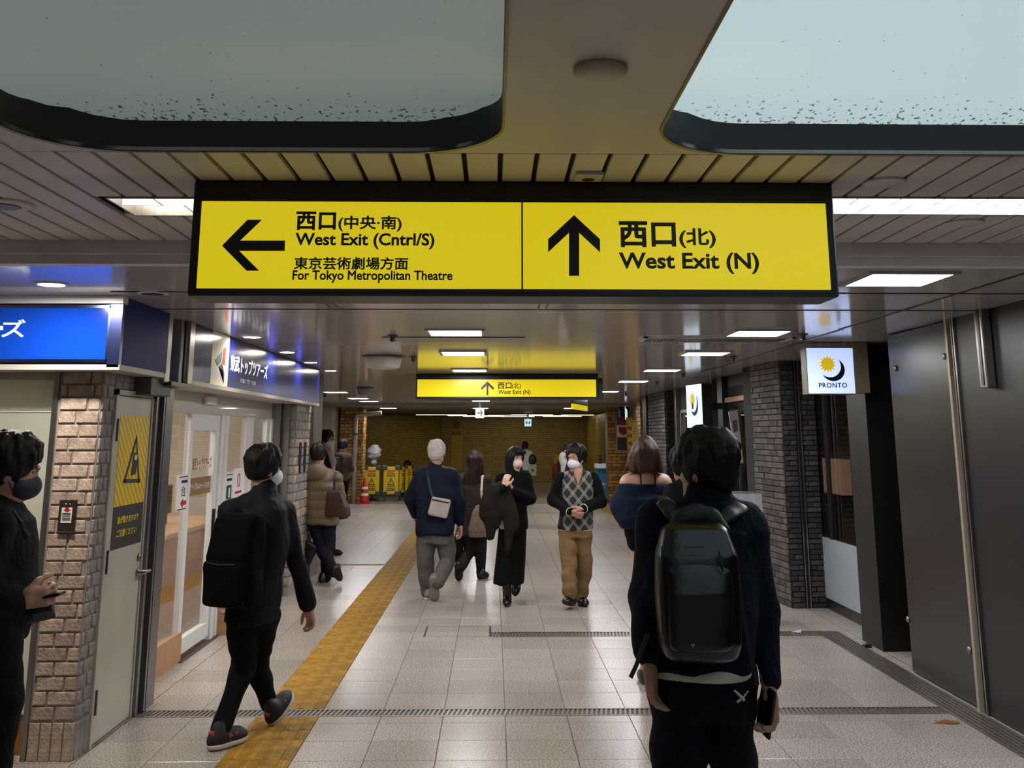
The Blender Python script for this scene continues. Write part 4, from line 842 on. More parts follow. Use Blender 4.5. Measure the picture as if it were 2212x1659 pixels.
# ================================================================ evacuation signs
def hang(name, label, u0, v0, u1, v1, y, emit, zc):
    p0 = Yp(u0, v1, y); p1 = Yp(u1, v0, y); t = thing(name, label, 'exit sign', ((p0[0]+p1[0])/2, y, p0[2]))
    B('sign_case', p0[0], p1[0], y, y+.08, p0[2], p1[2], mat(name+label[:5]+'_face', '#e8f2ee', .4, emit=emit, es=1.0), t); cx = (p0[0]+p1[0])/2
    B('hanger', cx-.03, cx+.03, y+.02, y+.06, p1[2], zc, M_WHITEPAINT, t); return t, ((p0[0], y, p0[2]), (p1[0], y, p0[2]), (p0[0], y, p1[2]))
t, a = hang('exit_sign', 'white exit sign with a green arrow under the far ceiling', 1027, 881, 1046, 903, 25.3, '#eefaf4', 2.47)
poly_on('arrow_mark', [[(.2,.44),(.62,.44),(.62,.56),(.2,.56)], [(.5,.2),(.62,.2),(.85,.5),(.70,.5)], [(.5,.8),(.62,.8),(.85,.5),(.70,.5)]], mat('exit_green', '#0a7a48', .4), *a, parent=t)
t, a = hang('exit_sign', 'small pale blue lit sign before the end wall', 1133, 905, 1148, 921, 34, '#bfe4f4', 2.40)
[poly_on('figure_mark', [[(q_,.35),(q_+.2,.35),(q_+.2,.65),(q_,.65)]], mat('sign_blue_mark', '#5fa8c4', .4), *a, parent=t) for q_ in (.2, .6)]
pb = thing('lit_wall_sign', 'black boxed light sign projecting before the framed poster', 'shop sign', (2.93, 26.0, 2.1))
p0 = Yp(1337, 902, 26.3); p1 = Yp(1350, 878, 26.3)
MB().obox(((p0[0]+p1[0])/2+.02, 26.3, (p0[2]+p1[2])/2), (.09, 0, 0), (0, .2, 0), (0, 0, (p1[2]-p0[2])/2)).build('sign_case', M_BLACK, pb)
B('hanger', p0[0]+.06, p0[0]+.10, 26.25, 26.3, p1[2], 2.40, M_BLACK, pb); MB().prism([(p1[0]-.03, 26.09, p0[2]-.04), (p1[0]+.03, 26.09, p0[2]-.1), (p1[0]+.03, 26.09, p1[2]-.1), (p1[0]-.03, 26.09, p1[2]-.01)], (0, -.01, 0)).build('light_face', LBOX2, pb)
# ================================================================ far things
fp = thing('framed_poster', 'silver framed red and white poster on the yellow brick column', 'poster', (3.2, 26.85, 1.3))
p0 = Yp(1331, 975, 26.87); p1 = Yp(1361, 890, 26.87)
B('poster_frame', p0[0], p1[0], 26.85, 26.885, p0[2], p1[2], M_STEEL, fp); a = ((p0[0]+.03, 26.85, p0[2]+.03), (p1[0]-.02, 26.85, p0[2]+.03), (p0[0]+.03, 26.85, p1[2]-.03))
for nm, y0, y1, c in (('poster_top', .68, 1, '#7a1c24'), ('poster_middle', .36, .66, '#c9c3c6'), ('poster_foot', 0, .34, '#1f2430')): poly_on(nm, [[(0,y0),(1,y0),(1,y1),(0,y1)]], mat(nm+'_print', c, .4), *a, parent=fp)
poly_on('crest_mark', [[(.15,.62),(.85,.62),(.85,.47),(.5,.39),(.15,.47)]], mat('crest_red', '#7c1526', .4), *a, parent=fp, off=.004)
vb = thing('vertical_banner', 'narrow yellow vertical banner between the two brick columns', 'banner', (3.0, 24, 1)); p0 = Yp(1356, 1000, 24.5); p1 = Yp(1366, 903, 24.5)
B('banner_sheet', p0[0], p1[0], 24.5, 24.53, p0[2]-1.0, p1[2], mat('banner_yellow', '#c9941a', .5), vb)
B('banner_pole', p0[0]-.01, p0[0]+.01, 24.5, 24.53, 0, p1[2]+.02, M_STEEL, vb)
for i in range(5): B('banner_mark', p0[0]+.02, p1[0]-.02, 24.495, 24.5, p1[2]-.2-.17*i-.08, p1[2]-.2-.17*i, mat('banner_brown', '#7a4e10', .5), vb)
def wall_map(label, u0, v0, u1, v1):
    p0 = Yp(u0, v1, 39.98); p1 = Yp(u1, v0, 39.98); t = thing('wall_notice', label, 'wall sign', ((p0[0]+p1[0])/2, 39.97, p0[2]))
    B('sheet', p0[0], p1[0], 39.95, 39.99, p0[2], p1[2], mat('notice_yellow', '#b5961c', .4), t); a = ((p0[0], 39.95, p0[2]), (p1[0], 39.95, p0[2]), (p0[0], 39.95, p1[2]))
    text_on('lettering', 'K/20c', PK, *sub_par(*a, .1, .92, .88, .97), parent=t, bold=.03)
    p = Yp((u0+u1)/2, v0-11, 39.98); MB().lathe((p[0], 39.99, p[2]), [(.14, 0), (.14, -.03)], 20, 'y').build('round_mark', mat('round_notice', '#6d5a22', .5), t)
wall_map('tall yellow notice board on the end wall left of the crowd', 974, 929, 999, 1015); wall_map('tall yellow notice board at the far right end wall', 1297, 930, 1310, 1010)
pp = thing('drain_pipe', 'white drain pipe bending along the top of the brick column', 'pipe', (-3.55, 27.1, 0))
MB().tube([(-3.56, 27.1, 0), (-3.56, 27.1, 2.1), (-3.53, 27.1, 2.19), (-3.45, 27.1, 2.22), (-2.9, 27.1, 2.26)], .055, 12).build('pipe_run', mat('pipe_white', '#a39c92', .5, var=.1), pp, smooth=True)
for z in (.9, 1.7): MB().tube([(-3.56, 27.1, z), (-3.56, 27.1, z+.05)], .065, 12).build('pipe_clip', M_DSTEEL, pp)
# barriers
BY = mat('barrier_yellow', '#c9a914', .4); BG = mat('barrier_grey', '#3a3a3c', .5); BRD = mat('barrier_red', '#a83a1c', .5)
def barrier(label, c, ang, w_, h_, ft=.16):
    t = thing('safety_barrier', label, 'barrier', (c[0], c[1], 0)); d = np.array([math.cos(ang), math.sin(ang), 0]); n_ = np.array([d[1], -d[0], 0]); c = np.array([c[0], c[1], 0.])
    up = np.array([0, 0, 1.])
    MB().obox(c+up*(.18+h_/2), d*w_/2, n_*.012, up*h_/2).build('panel', BY, t, bevel=.01)
    for sx in (-1, 1):
        for z in (.20, .18+h_-.02): MB().obox(c+d*sx*(w_/2-.03)+up*z+n_*.012, d*.07, n_*.014, up*.06).build('corner_clamp', BG, t, bevel=.015)
        MB().obox(c+d*sx*(w_/2-.02)+up*.1, d*.018, n_*.018, up*.1).build('leg', BG, t); MB().obox(c+d*sx*(w_/2-.02)+up*.012, d*.03, n_*ft, up*.012).build('foot', BG, t)
    q = lambda x, z: c+d*w_*(x-.5)+up*(.18+h_*z)+n_*.0125
    P00, P10, P01 = q(0, 0), q(1, 0), q(0, 1)
    poly_on('warning_badge', [[(.28,.80),(.72,.80),(.76,.84),(.72,.88),(.28,.88),(.24,.84)]], BRD, P00, P10, P01, parent=t)
    text_on('badge_lettering', '作業中', BY, *sub_par(P00, P10, P01, .30, .70, .81, .87), parent=t, off=.004)
    poly_on('notice_lines', [[(.22,z),(.78,z),(.78,z+.025),(.22,z+.025)] for z in (.73,.66,.26,.19,.14)], PK, P00, P10, P01, parent=t)
    poly_on('triangle_mark', [[(.27,.33),(.73,.33),(.73,.36),(.27,.36)], [(.27,.33),(.31,.33),(.52,.58),(.50,.61)], [(.73,.33),(.69,.33),(.48,.58),(.50,.61)], [(.485,.42),(.515,.42),(.515,.52),(.485,.52)], [(.485,.38),(.515,.38),(.515,.405),(.485,.405)]], PK, P00, P10, P01, parent=t, off=.004)
    return t
def gx(u, y): return Yp(u, 1050, y)[0]
barrier('yellow folding barrier panel standing behind the traffic cone', ((gx(785, 27.9)+gx(824, 27.9))/2-.03, 27.95), 0, .40, .70)
barrier('yellow folding barrier panel between cone barrier and turned barriers', ((gx(825, 27.9)+gx(863, 27.9))/2, 27.95), 0, .40, .70)
barrier('first yellow barrier panel turned edge-on beside the flat ones', (gx(871, 28.6), 28.6), math.radians(66), .42, .68, .04)
barrier('last yellow barrier panel turned edge-on near the grey haired man', (gx(883, 28.75), 28.75), math.radians(70), .42, .70, .04)
cn = thing('traffic_cone', 'red traffic cone with white bands beside the yellow barriers', 'cone', (gx(788, 27.0), 27.0, 0)); cx = gx(788, 27.0)
CR = mat('cone_red', '#b3261c', .45); B('base', cx-.17, cx+.17, 26.83, 27.17, 0, .03, CR, cn, bevel=.01)
MB().lathe((cx, 27, .03), [(.13, 0), (.115, .06), (.03, .60), (.02, .62)], 20).build('cone_body', CR, cn, smooth=True)
for z, r_ in ((.17, .101), (.33, .077)): MB().lathe((cx, 27, .03+z), [(r_+.004, 0), (r_-.008, .06)], 20).build('band', mat('cone_white', '#d8d4cf', .5), cn)
fx = gx(803, 28.4)
fn_ = thing('wrapped_fan', 'standing fan wrapped in grey plastic behind the barriers', 'fan', (fx, 28.5, 0))
FG = mat('fan_wrap_grey', '#9b9893', .5, var=.2, vscale=9, bump=.6, bscale=25)
MB().lathe((fx, 28.5, 0), [(.2, 0), (.2, .03), (.03, .05), (.025, 1.05)], 18).build('stand', M_BLACK, fn_)
FAN_AT = (fx, FG, fn_)
kx0, kx1 = gx(1291, 28), gx(1318, 28)
kc = thing('blue_kiosk', 'white and blue counter stand beside the far brick column', 'counter', ((kx0+kx1)/2, 28.2, 0))
B('counter_body', kx0, kx1, 28, 28.5, .12, .84, mat('kiosk_blue', '#1f6d94', .4), kc); B('counter_top', kx0-.03, kx1+.03, 27.95, 28.55, .84, .95, M_WHITEPAINT, kc); B('base', kx0+.02, kx1, 28.02, 28.5, 0, .12, M_WHITEPAINT, kc)
text_on('lettering', 'ご案内', M_WHITEPAINT, (kx0+.04, 28, .40), (kx1-.06, 28, .40), (kx0+.04, 28, .47), parent=kc)
bt = thing('sanitizer_bottle', 'dark pump bottle on the blue counter stand', 'bottle', (kx0+.1, 28.2, .95)); MB().lathe((kx0+.1, 28.2, .95), [(.04, 0), (.04, .15), (.015, .18), (.015, .23)], 14).tube([(kx0+.1, 28.2, 1.17), (kx0+.02, 28.2, 1.17)], .012, 6).build('bottle_body', M_BLACK, bt)
ex = gx(1208, 38); t = thing('extinguisher_box', 'small red extinguisher with a pale sign at the end wall', 'extinguisher', (ex, 39.5, 0))
MB().lathe((ex, 39.6, 0), [(.14, 0), (.14, .5), (.06, .6)], 16).build('cylinder', CR, t, smooth=True); B('sign_plate', ex-.08, ex+.12, 39.85, 39.9, .65, 1.0, BY, t)
# a-frame board and entrance poster at the cafe
YA = 9.9
q0, q1 = Yp(1552, 1062, YA), Yp(1641, 1062, YA); zt_ = q0[2]; xa0, xa1 = q0[0], q1[0]
ab = thing('pavement_board', 'silver framed A-board with holiday poster beside the charcoal pillar', 'sign board', ((xa0+xa1)/2, YA+.1, 0))
def slope(x, z): return np.array([x, YA+.02+(zt_-z)*-.10, z])
MB().prism([slope(xa0, .12), slope(xa1+.05, .12), slope(xa1, zt_), slope(xa0, zt_)], (0, .03, 0)).build('front_frame', M_STEEL, ab)
MB().prism([(xa0, YA+.45, 0.0), (xa1, YA+.45, 0.0), (xa1, YA+.05, zt_-.02), (xa0, YA+.05, zt_-.02)], (0, .02, 0)).build('rear_frame', M_STEEL, ab)
for xx in (xa0+.02, xa1+.03): MB().obox((xx, YA-.10, .07), (.012, 0, 0), (0, .012, 0), (0, 0, .07)).build('leg', M_STEEL, ab)
P00, P10, P01 = slope(xa0+.02, .16), slope(xa1+.02, .16), slope(xa0+.02, zt_-.02)
poly_on('poster_upper', [[(0,.62),(1,.62),(1,1),(0,1)]], mat('aboard_grey', '#9a9aa0', .35, var=.15, vscale=12), P00, P10, P01, parent=ab); poly_on('poster_lower', [[(0,0),(1,0),(1,.62),(0,.62)]], mat('aboard_red', '#6e1c24', .35), P00, P10, P01, parent=ab)
text_on('lettering', 'Holiday', mat('aboard_maroon', '#5c2630', .5), *sub_par(P00, P10, P01, .18, .62, .87, .945), parent=ab, off=.004); text_on('lettering', 'Cherry', mat('aboard_ink', '#2b2428', .5), *sub_par(P00, P10, P01, .40, .86, .80, .87), parent=ab, off=.004)
ep = thing('entrance_poster', 'tall white poster hung beside the cafe entrance', 'poster', (3.0, 12.3, 1.2))
pe = [Yp(1574, 890, 12.25), Yp(1593, 885, 12.25), Yp(1606, 1000, 12.25), Yp(1592, 1002, 12.25)]
MB().prism([p for p in pe[::-1]], (0, .02, 0)).build('poster_sheet', mat('poster_pale', '#a8a4a4', .4), ep); MB().prism([pe[0]*.82+pe[3]*.18+np.array([.02,-.003,0]), pe[1]*.82+pe[2]*.18+np.array([-.02,-.003,0]), pe[1]*.6+pe[2]*.4+np.array([-.02,-.003,0]), pe[0]*.6+pe[3]*.4+np.array([.02,-.003,0])][::-1], (0, -.002, 0)).build('poster_photo', mat('poster_photo', '#5d4a4e', .4, var=.4, vscale=20), ep)
MB().tube([pe[1]+np.array([-.02, .01, -.03]), (3.0, 12.34, pe[1][2]-.03), (3.12, 12.38, pe[1][2]-.03)], .012, 8).build('hanging_arm', M_STEEL, ep); MB().tube([pe[2]+np.array([-.02, .01, .03]), (3.0, 12.34, pe[2][2]+.03), (3.12, 12.38, pe[2][2]+.03)], .012, 8).build('hanging_arm', M_STEEL, ep)
cl_ = thing('cafe_lamp_shelf', 'warm lit menu case inside the cafe entrance', 'display case', (4.0, 12.7, .95))
B('case_glow', 4.05, 4.15, 12.2, 13.2, 1.02, 1.42, mat('menu_glow', '#c99a7a', .5, emit='#f0b48c', es=.5), cl_); B('case_base', 4.0, 4.18, 12.15, 13.25, .90, 1.02, M_BLACK, cl_)
# ceiling-hung guide bar on the charcoal panel
gb = thing('guide_rail', 'short steel guide bar hanging down the charcoal panel', 'rail', (3.05, 6.35, 1.99))
MB().box(3.02, 3.078, 6.30, 6.40, 1.985, ZL).build('bar', M_STEEL, gb, bevel=.006); B('groove', 3.016, 3.022, 6.335, 6.365, 2.0, ZL, M_DSTEEL, gb)
# litter
p = Gp(2045, 1562); t = thing('orange_wrapper', 'crumpled orange wrapper on the floor by the wall drain', 'litter', (p[0], p[1], 0))
MB().add([(p[0]-.09, p[1]-.01, .002), (p[0]+.06, p[1]-.03, .004), (p[0]+.09, p[1]+.01, .002), (p[0], p[1]+.03, .014), (p[0]-.03, p[1], .012)], [(0,1,4),(1,2,3,4),(0,4,3),(0,3,2,1)]).build('wrapper', mat('wrapper_orange', '#8a4a1c', .5), t)
p = Gp(1720, 1366); t = thing('paper_scrap', 'white paper scrap lying on the cross drain', 'litter', (p[0], p[1], 0))
MB().add([(p[0]-.05, p[1], .002), (p[0]+.03, p[1]-.03, .003), (p[0]+.06, p[1]+.03, .022), (p[0]+.01, p[1]+.05, .004)], [(0,1,2),(0,2,3),(0,3,2,1)]).build('scrap', PW, t)
p = Gp(1874, 1398); t = thing('door_stop', 'small black door stop before the black pier', 'door stop', (p[0], p[1], 0)); MB().box(p[0]-.03, p[0]+.03, p[1]-.03, p[1]+.03, 0, .025).build('block', M_BLACK, t, bevel=.006)
# handles on the far stone pillar
t = thing('wall_bracket', 'pair of dark vertical brackets on the far stone pillar', 'bracket', (-2.19, 12.1, 1.2))
for yy in (11.95, 12.25): B('bracket_bar', -2.20, -2.18, yy, yy+.06, 1.28, 1.62, M_DSTEEL, t, bevel=.004)
# ================================================================ smooth solid modelling for people and soft things
V3 = lambda *a: np.array(a, np.float32)
def rotz(a):
    c, s = math.cos(a), math.sin(a); return np.array([[c, -s, 0], [s, c, 0], [0, 0, 1]], np.float32)
def frame(f, up=(0, 0, 1)):
    """columns: right, forward, up"""
    f = np.array(f, np.float32); f /= np.linalg.norm(f); u = np.array(up, np.float32)
    r = np.cross(f, u); r /= np.linalg.norm(r)+1e-9; u = np.cross(r, f); return np.stack([r, f, u], 1)
class SDF:
    def __init__(s): s.ops = []; s.lo = np.full(3, 1e9, np.float32); s.hi = -s.lo; s.wr = None
    def _bb(s, p, r, op):
        if op == 'u': p = np.array(p, np.float32); s.lo = np.minimum(s.lo, p-r); s.hi = np.maximum(s.hi, p+r)
    def cone(s, a, b, ra, rb=None, k=.02, op='u', flat=None):
        rb = ra if rb is None else rb; a = np.array(a, np.float32); b = np.array(b, np.float32)
        s._bb(a, ra, op); s._bb(b, rb, op); d = b-a; L2 = float(d@d)+1e-9
        def f(P):
            q = P-a; t = np.clip((q@d)/L2, 0, 1)[:, None]; e = q-t*d
            if flat is not None:
                n, fk = flat; n = np.array(n, np.float32); e = e+((fk-1)*(e@n))[:, None]*n
            return np.sqrt((e*e).sum(1))-(ra+(rb-ra)*t[:, 0])
        s.ops.append((op, f, k)); return s
    def chain(s, pts, rs, k=.02, op='u', flat=None):
        for i in range(len(pts)-1): s.cone(pts[i], pts[i+1], rs[i], rs[i+1], k if i == 0 else max(k*.5, .008), op, flat)
        return s
    def ell(s, c, r, R=None, k=.02, op='u'):
        c = np.array(c, np.float32); r = np.array(r, np.float32); s._bb(c, float(r.max()), op)
        def f(P):
            q = P-c
            if R is not None: q = q@R
            k0 = np.sqrt(((q/r)**2).sum(1)); k1 = np.sqrt(((q/(r*r))**2).sum(1))+1e-6; return k0*(k0-1)/k1
        s.ops.append((op, f, k)); return s
    def box(s, c, h, R=None, r=.01, k=.01, op='u'):
        c = np.array(c, np.float32); h = np.array(h, np.float32)-r; s._bb(c, float(np.linalg.norm(h)+r), op)
        def f(P):
            q = P-c
            if R is not None: q = q@R
            q = np.abs(q)-h; return np.sqrt((np.maximum(q, 0)**2).sum(1))+np.minimum(q.max(1), 0)-r
        s.ops.append((op, f, k)); return s
    def loft(s, secs, yaw=0., k=.03, op='u', n=2.4):
        """secs: (centre xyz, rx, ry) from bottom to top; ellipse axes turned by yaw"""
        secs = sorted(secs, key=lambda q: q[0][2]); z = np.array([q[0][2] for q in secs], np.float32)
        cx = np.array([q[0][0] for q in secs]); cy = np.array([q[0][1] for q in secs]); rx = np.array([q[1] for q in secs]); ry = np.array([q[2] for q in secs])
        for q in secs: s._bb(q[0], max(q[1], q[2]), op) if op != 'u' else None
        if op == 'u':
            for q in secs:
                m = max(q[1], q[2]); s.lo = np.minimum(s.lo, np.array([q[0][0]-m, q[0][1]-m, q[0][2]-.01], np.float32)); s.hi = np.maximum(s.hi, np.array([q[0][0]+m, q[0][1]+m, q[0][2]+.01], np.float32))
        ca, sa = math.cos(yaw), math.sin(yaw)
        def f(P):
            zz = P[:, 2]; x = P[:, 0]-np.interp(zz, z, cx); y = P[:, 1]-np.interp(zz, z, cy)
            X = ca*x+sa*y; Yy = -sa*x+ca*y; a = np.interp(zz, z, rx); b = np.interp(zz, z, ry)
            g = (np.abs(X/a)**n+np.abs(Yy/b)**n)**(1/n); d = (g-1)*np.minimum(a, b)
            e = np.maximum(z[0]-zz, zz-z[-1]); kk = .02
            h = np.clip(.5-.5*(d-e)/kk, 0, 1); return d*(1-h)+e*h+kk*h*(1-h)
        s.ops.append((op, f, k)); return s
    def plane(s, p, n, k=.01):
        p = np.array(p, np.float32); n = np.array(n, np.float32); n /= np.linalg.norm(n)
        s.ops.append(('i', lambda P: (P-p)@n, k)); return s
    def fn(s, f, k=.01, op='i'): s.ops.append((op, f, k)); return s
    def __call__(s, P):
        d = None
        for op, f, k in s.ops:
            e = f(P)
            if d is None: d = e; continue
            if op == 'u': h = np.clip(.5+.5*(d-e)/k, 0, 1); d = d+(e-d)*h-k*h*(1-h)
            elif op == 's': h = np.clip(.5-.5*(d+e)/k, 0, 1); d = d+(-e-d)*h+k*h*(1-h)
            else: h = np.clip(.5-.5*(d-e)/k, 0, 1); d = d*(1-h)+e*h+k*h*(1-h)
        if s.wr is not None: d = d+s.wr(P)
        return d
def wrinkle(amp, freq=(14, 14, 9), seed=0):
    rs = np.random.RandomState(seed); fr = np.array(freq, np.float32); W = [(rs.normal(size=3).astype(np.float32)*fr, rs.uniform(0, 6.28), rs.normal(size=3).astype(np.float32)*fr*.5, rs.uniform(0, 6.28)) for _ in range(5)]
    def f(P):
        o = 0
        for a, p, b, q in W: o = o+np.sin(P@a+p+1.6*np.sin(P@b+q))
        return (amp/2.6*o).astype(np.float32)
    return f
def polygonize(field, vox, pad=3):
    lo = field.lo-pad*vox-.01; hi = field.hi+pad*vox+.01; n = np.ceil((hi-lo)/vox).astype(int)+1
    Bk = 8; nb = (n+Bk-1)//Bk
    gi = np.stack(np.meshgrid(*[np.arange(k) for k in nb], indexing='ij'), -1).reshape(-1, 3)
    dc = field((lo+(gi*Bk+Bk/2)*vox).astype(np.float32))
    act = np.abs(dc) < Bk*vox*1.35+.012
    D = np.repeat(np.repeat(np.repeat(dc.reshape(nb).astype(np.float32), Bk, 0), Bk, 1), Bk, 2)
    off = np.stack(np.meshgrid(*[np.arange(Bk)]*3, indexing='ij'), -1).reshape(-1, 3)
    ga = gi[act]
    for c in range(0, len(ga), 400):
        ii = (ga[c:c+400, None, :]*Bk+off[None]).reshape(-1, 3)
        D[ii[:, 0], ii[:, 1], ii[:, 2]] = field((lo+ii*vox).astype(np.float32))
    D = D[:n[0], :n[1], :n[2]]; ins = D < 0
    cnt = np.zeros(tuple(x-1 for x in D.shape), np.int8)
    for a in (0, 1):
        for b in (0, 1):
            for c in (0, 1): cnt += ins[a:D.shape[0]-1+a, b:D.shape[1]-1+b, c:D.shape[2]-1+c]
    cells = np.argwhere((cnt > 0) & (cnt < 8)); idx = np.full(cnt.shape, -1, np.int64); idx[tuple(cells.T)] = np.arange(len(cells))
    corners = np.array([[a, b, c] for a in (0, 1) for b in (0, 1) for c in (0, 1)])
    vals = np.stack([D[tuple((cells+co).T)] for co in corners], 1)
    acc = np.zeros((len(cells), 3), np.float32); num = np.zeros(len(cells), np.float32)
    for i in range(8):
        for j in range(i+1, 8):
            df = corners[j]-corners[i]
            if np.abs(df).sum() != 1: continue
            v0, v1 = vals[:, i], vals[:, j]; m = (v0 < 0) != (v1 < 0); t = np.where(m, v0/(v0-v1+1e-12), 0)
            acc += np.where(m[:, None], corners[i]+t[:, None]*df, 0); num += m
    verts = lo+(cells+acc/num[:, None])*vox
    faces = []
    for ax in range(3):
        sh = list(D.shape); a0 = [slice(None)]*3; a1 = [slice(None)]*3; a0[ax] = slice(0, sh[ax]-1); a1[ax] = slice(1, sh[ax])
        s0 = ins[tuple(a0)]; s1 = ins[tuple(a1)]; e = np.argwhere(s0 != s1); u, w = (ax+1) % 3, (ax+2) % 3
        e = e[(e[:, u] > 0) & (e[:, w] > 0) & (e[:, u] < sh[u]-1) & (e[:, w] < sh[w]-1)]
        du = np.zeros(3, int); du[u] = 1; dw = np.zeros(3, int); dw[w] = 1
        q = np.stack([idx[tuple((e-du-dw).T)], idx[tuple((e-dw).T)], idx[tuple(e.T)], idx[tuple((e-du).T)]], 1)
        fl = s0[tuple(e.T)]; q[~fl] = q[~fl][:, ::-1]; faces.append(q)
    F_ = np.concatenate(faces); F_ = F_[(F_ >= 0).all(1)]
    return verts, F_
def soft(name, field, vox, m, parent=None, label=None):
    v, f = polygonize(field, vox)
    me = bpy.data.meshes.new(name); me.from_pydata(v.tolist(), [], f.tolist())
    o = link_mesh(name, me, m, parent, smooth=True)
    if label: o['label'] = label
    return o
def unit(v): v = np.array(v, np.float32); return v/(np.linalg.norm(v)+1e-9)
def hand(F_, wrist, d, t, s=1., curl=.5, spread=.0, thumb=.6, to=None):
    """d: wrist to fingers, t: towards the thumb side; palm faces d x t"""
    d = unit(d); t = unit(np.array(t)-np.dot(t, d)*d); n = np.cross(d, t); w = np.array(wrist, np.float32)
    if to is not None and np.dot(n, np.array(to)-w) < 0: n = -n
    R = np.stack([d, t, n], 1)
    F_.cone(w-d*.02*s, w+d*.02*s, .026*s, .028*s, .02, flat=(n, 1.35))
    F_.box(w+d*.050*s, (.046*s, .039*s, .015*s), R, .013*s, .012)
    for off, L in ((.030, .070), (.0105, .078), (-.0105, .072), (-.030, .056)):
        p = w+(d*.088+t*off)*s; ang = 0.; pts = [p]; tl = spread*off/.03
        for q, (fr, cv) in enumerate(((.42, .55), (.32, .9), (.26, .6))):
            ang += curl*cv; dr = d*math.cos(ang)+n*math.sin(ang)+t*tl; p = p+unit(dr)*L*fr*s; pts.append(p)
        F_.chain(pts, [.0095*s, .0088*s, .0080*s, .0068*s], .006)
    p = w+(d*.030+t*.030)*s; p2 = p+unit(d*.75+t*.75+n*.35*thumb)*.042*s; p3 = p2+unit(d*.9+t*.25+n*.5*thumb)*.032*s; p4 = p3+unit(d*.95+t*.05+n*.5*thumb)*.022*s
    F_.chain([p, p2, p3, p4], [.017*s, .0125*s, .0105*s, .0085*s], .012)
def head_skin(F_, C, R, neck, s=1., nr=.052):
    q = lambda x, y, z: C+R@V3(x*s, y*s, z*s); e = lambda c, r, k=.02, op='u': F_.ell(q(*c), V3(*r)*s, R, k, op)
    e((0, -.012, .035), (.074, .093, .085)); e((0, .026, -.03), (.060, .066, .085), .03); e((0, .038, -.082), (.040, .042, .032), .03)
    for x in (-1, 1): e((x*.030, .098, .008), (.016, .012, .010), .012, 's')
    F_.cone(q(0, .086, .004), q(0, .104, -.036), .008*s, .012*s, .014); e((0, .094, .022), (.045, .008, .007), .02)
    for x in (-1, 1): e((x*.074, -.008, -.012), (.010, .020, .031), .008); e((x*.012, .094, -.042), (.007, .009, .006), .008)
    e((0, .082, -.070), (.022, .012, .006), .008); e((0, .080, -.080), (.018, .012, .006), .008)
    F_.cone(q(0, -.022, -.055), neck, nr*s, (nr+.008)*s, .04)
def hair_short(C, R, s=1., thick=.014, nape=-.07, front=.05, seed=1, side=-.045):
    H = SDF(); q = lambda x, y, z: C+R@V3(x*s, y*s, z*s)
    H.ell(q(0, -.014, .038), V3(.076+thick, .094+thick, .087+thick)*s, R); H.ell(q(0, -.045, -.02), V3(.066+thick*.7, .06+thick*.7, .07)*s, R, .03)
    for x in (-1, 1): H.ell(q(x*.066, .012, .0), V3(.016+thick*.5, .035, .05)*s, R, .02)
    H.ell(q(0, .085, front-.085), V3(.068, .062, .085)*s, R, .012, 's')
    H.plane(q(0, 0, nape), -R[:, 2], .012)
    rs = np.random.RandomState(seed); E_ = np.array([.076+thick, .094+thick, .087+thick], np.float32)
    def surf(az, el, k): return q(math.sin(az)*math.cos(el)*E_[0]*k, -.014+math.cos(az)*math.cos(el)*E_[1]*k, .038+math.sin(el)*E_[2]*k)
    for i in range(34):
        az = math.pi+rs.uniform(-2.3, 2.3); e0 = rs.uniform(.3, 1.2); e1 = e0-rs.uniform(.6, 1.0); tw = rs.uniform(-.35, .35)
        H.chain([surf(az, e0, .97), surf(az+tw*.5, (e0+e1)/2, 1.0), surf(az+tw, max(e1, -.75), 1.04)], [.013*s, .011*s, .004*s], .010)
    for i in range(9):
        az = rs.uniform(-1., 1.); H.chain([surf(az*.8, 1.2, .97), surf(az, .62, 1.02), surf(az*1.08, .20+rs.uniform(-.08, .1), 1.02)], [.013*s, .011*s, .004*s], .010)
    for x in (-1, 1): H.ell(q(x*.092, .012, side-.022), V3(.034, .042, .048)*s, R, .01, 's')
    H.wr = wrinkle(.0028*s, (95, 95, 20), seed); return H
def mask_part(C, R, s=1.):
    M_ = SDF(); q = lambda x, y, z: C+R@V3(x*s, y*s, z*s)
    M_.ell(q(0, .034, -.056), V3(.066, .078, .058)*s, R); M_.ell(q(0, .095, -.048), V3(.022, .025, .034)*s, R, .03)
    M_.plane(q(0, .022, 0), -R[:, 1], .006); M_.plane(q(0, 0, -.006), R[:, 2], .01); return M_
def shoe(heel, toe, w=.046, h=.09, roll=0.):
    heel = np.array(heel, np.float32); toe = np.array(toe, np.float32); d = unit(toe-heel); side = unit(np.cross(d, (0, 0, 1))); up = np.cross(side, d); R = np.stack([side, d, up], 1); L = float(np.linalg.norm(toe-heel)); S_ = SDF()
    S_.ell(heel+d*.05+up*.04, (w*.86, .065, .05), R); S_.ell(heel+d*L*.5+up*.042, (w*.92, L*.4, .045), R, .04); S_.ell(toe-d*.075+up*.03, (w*1.02, .085, .034), R, .04)
    S_.cone(heel+d*.06+up*.05, heel+d*.06+up*h, w*.85, w*.8, .03); S_.plane(heel+up*.0, -up, .006); return S_, R
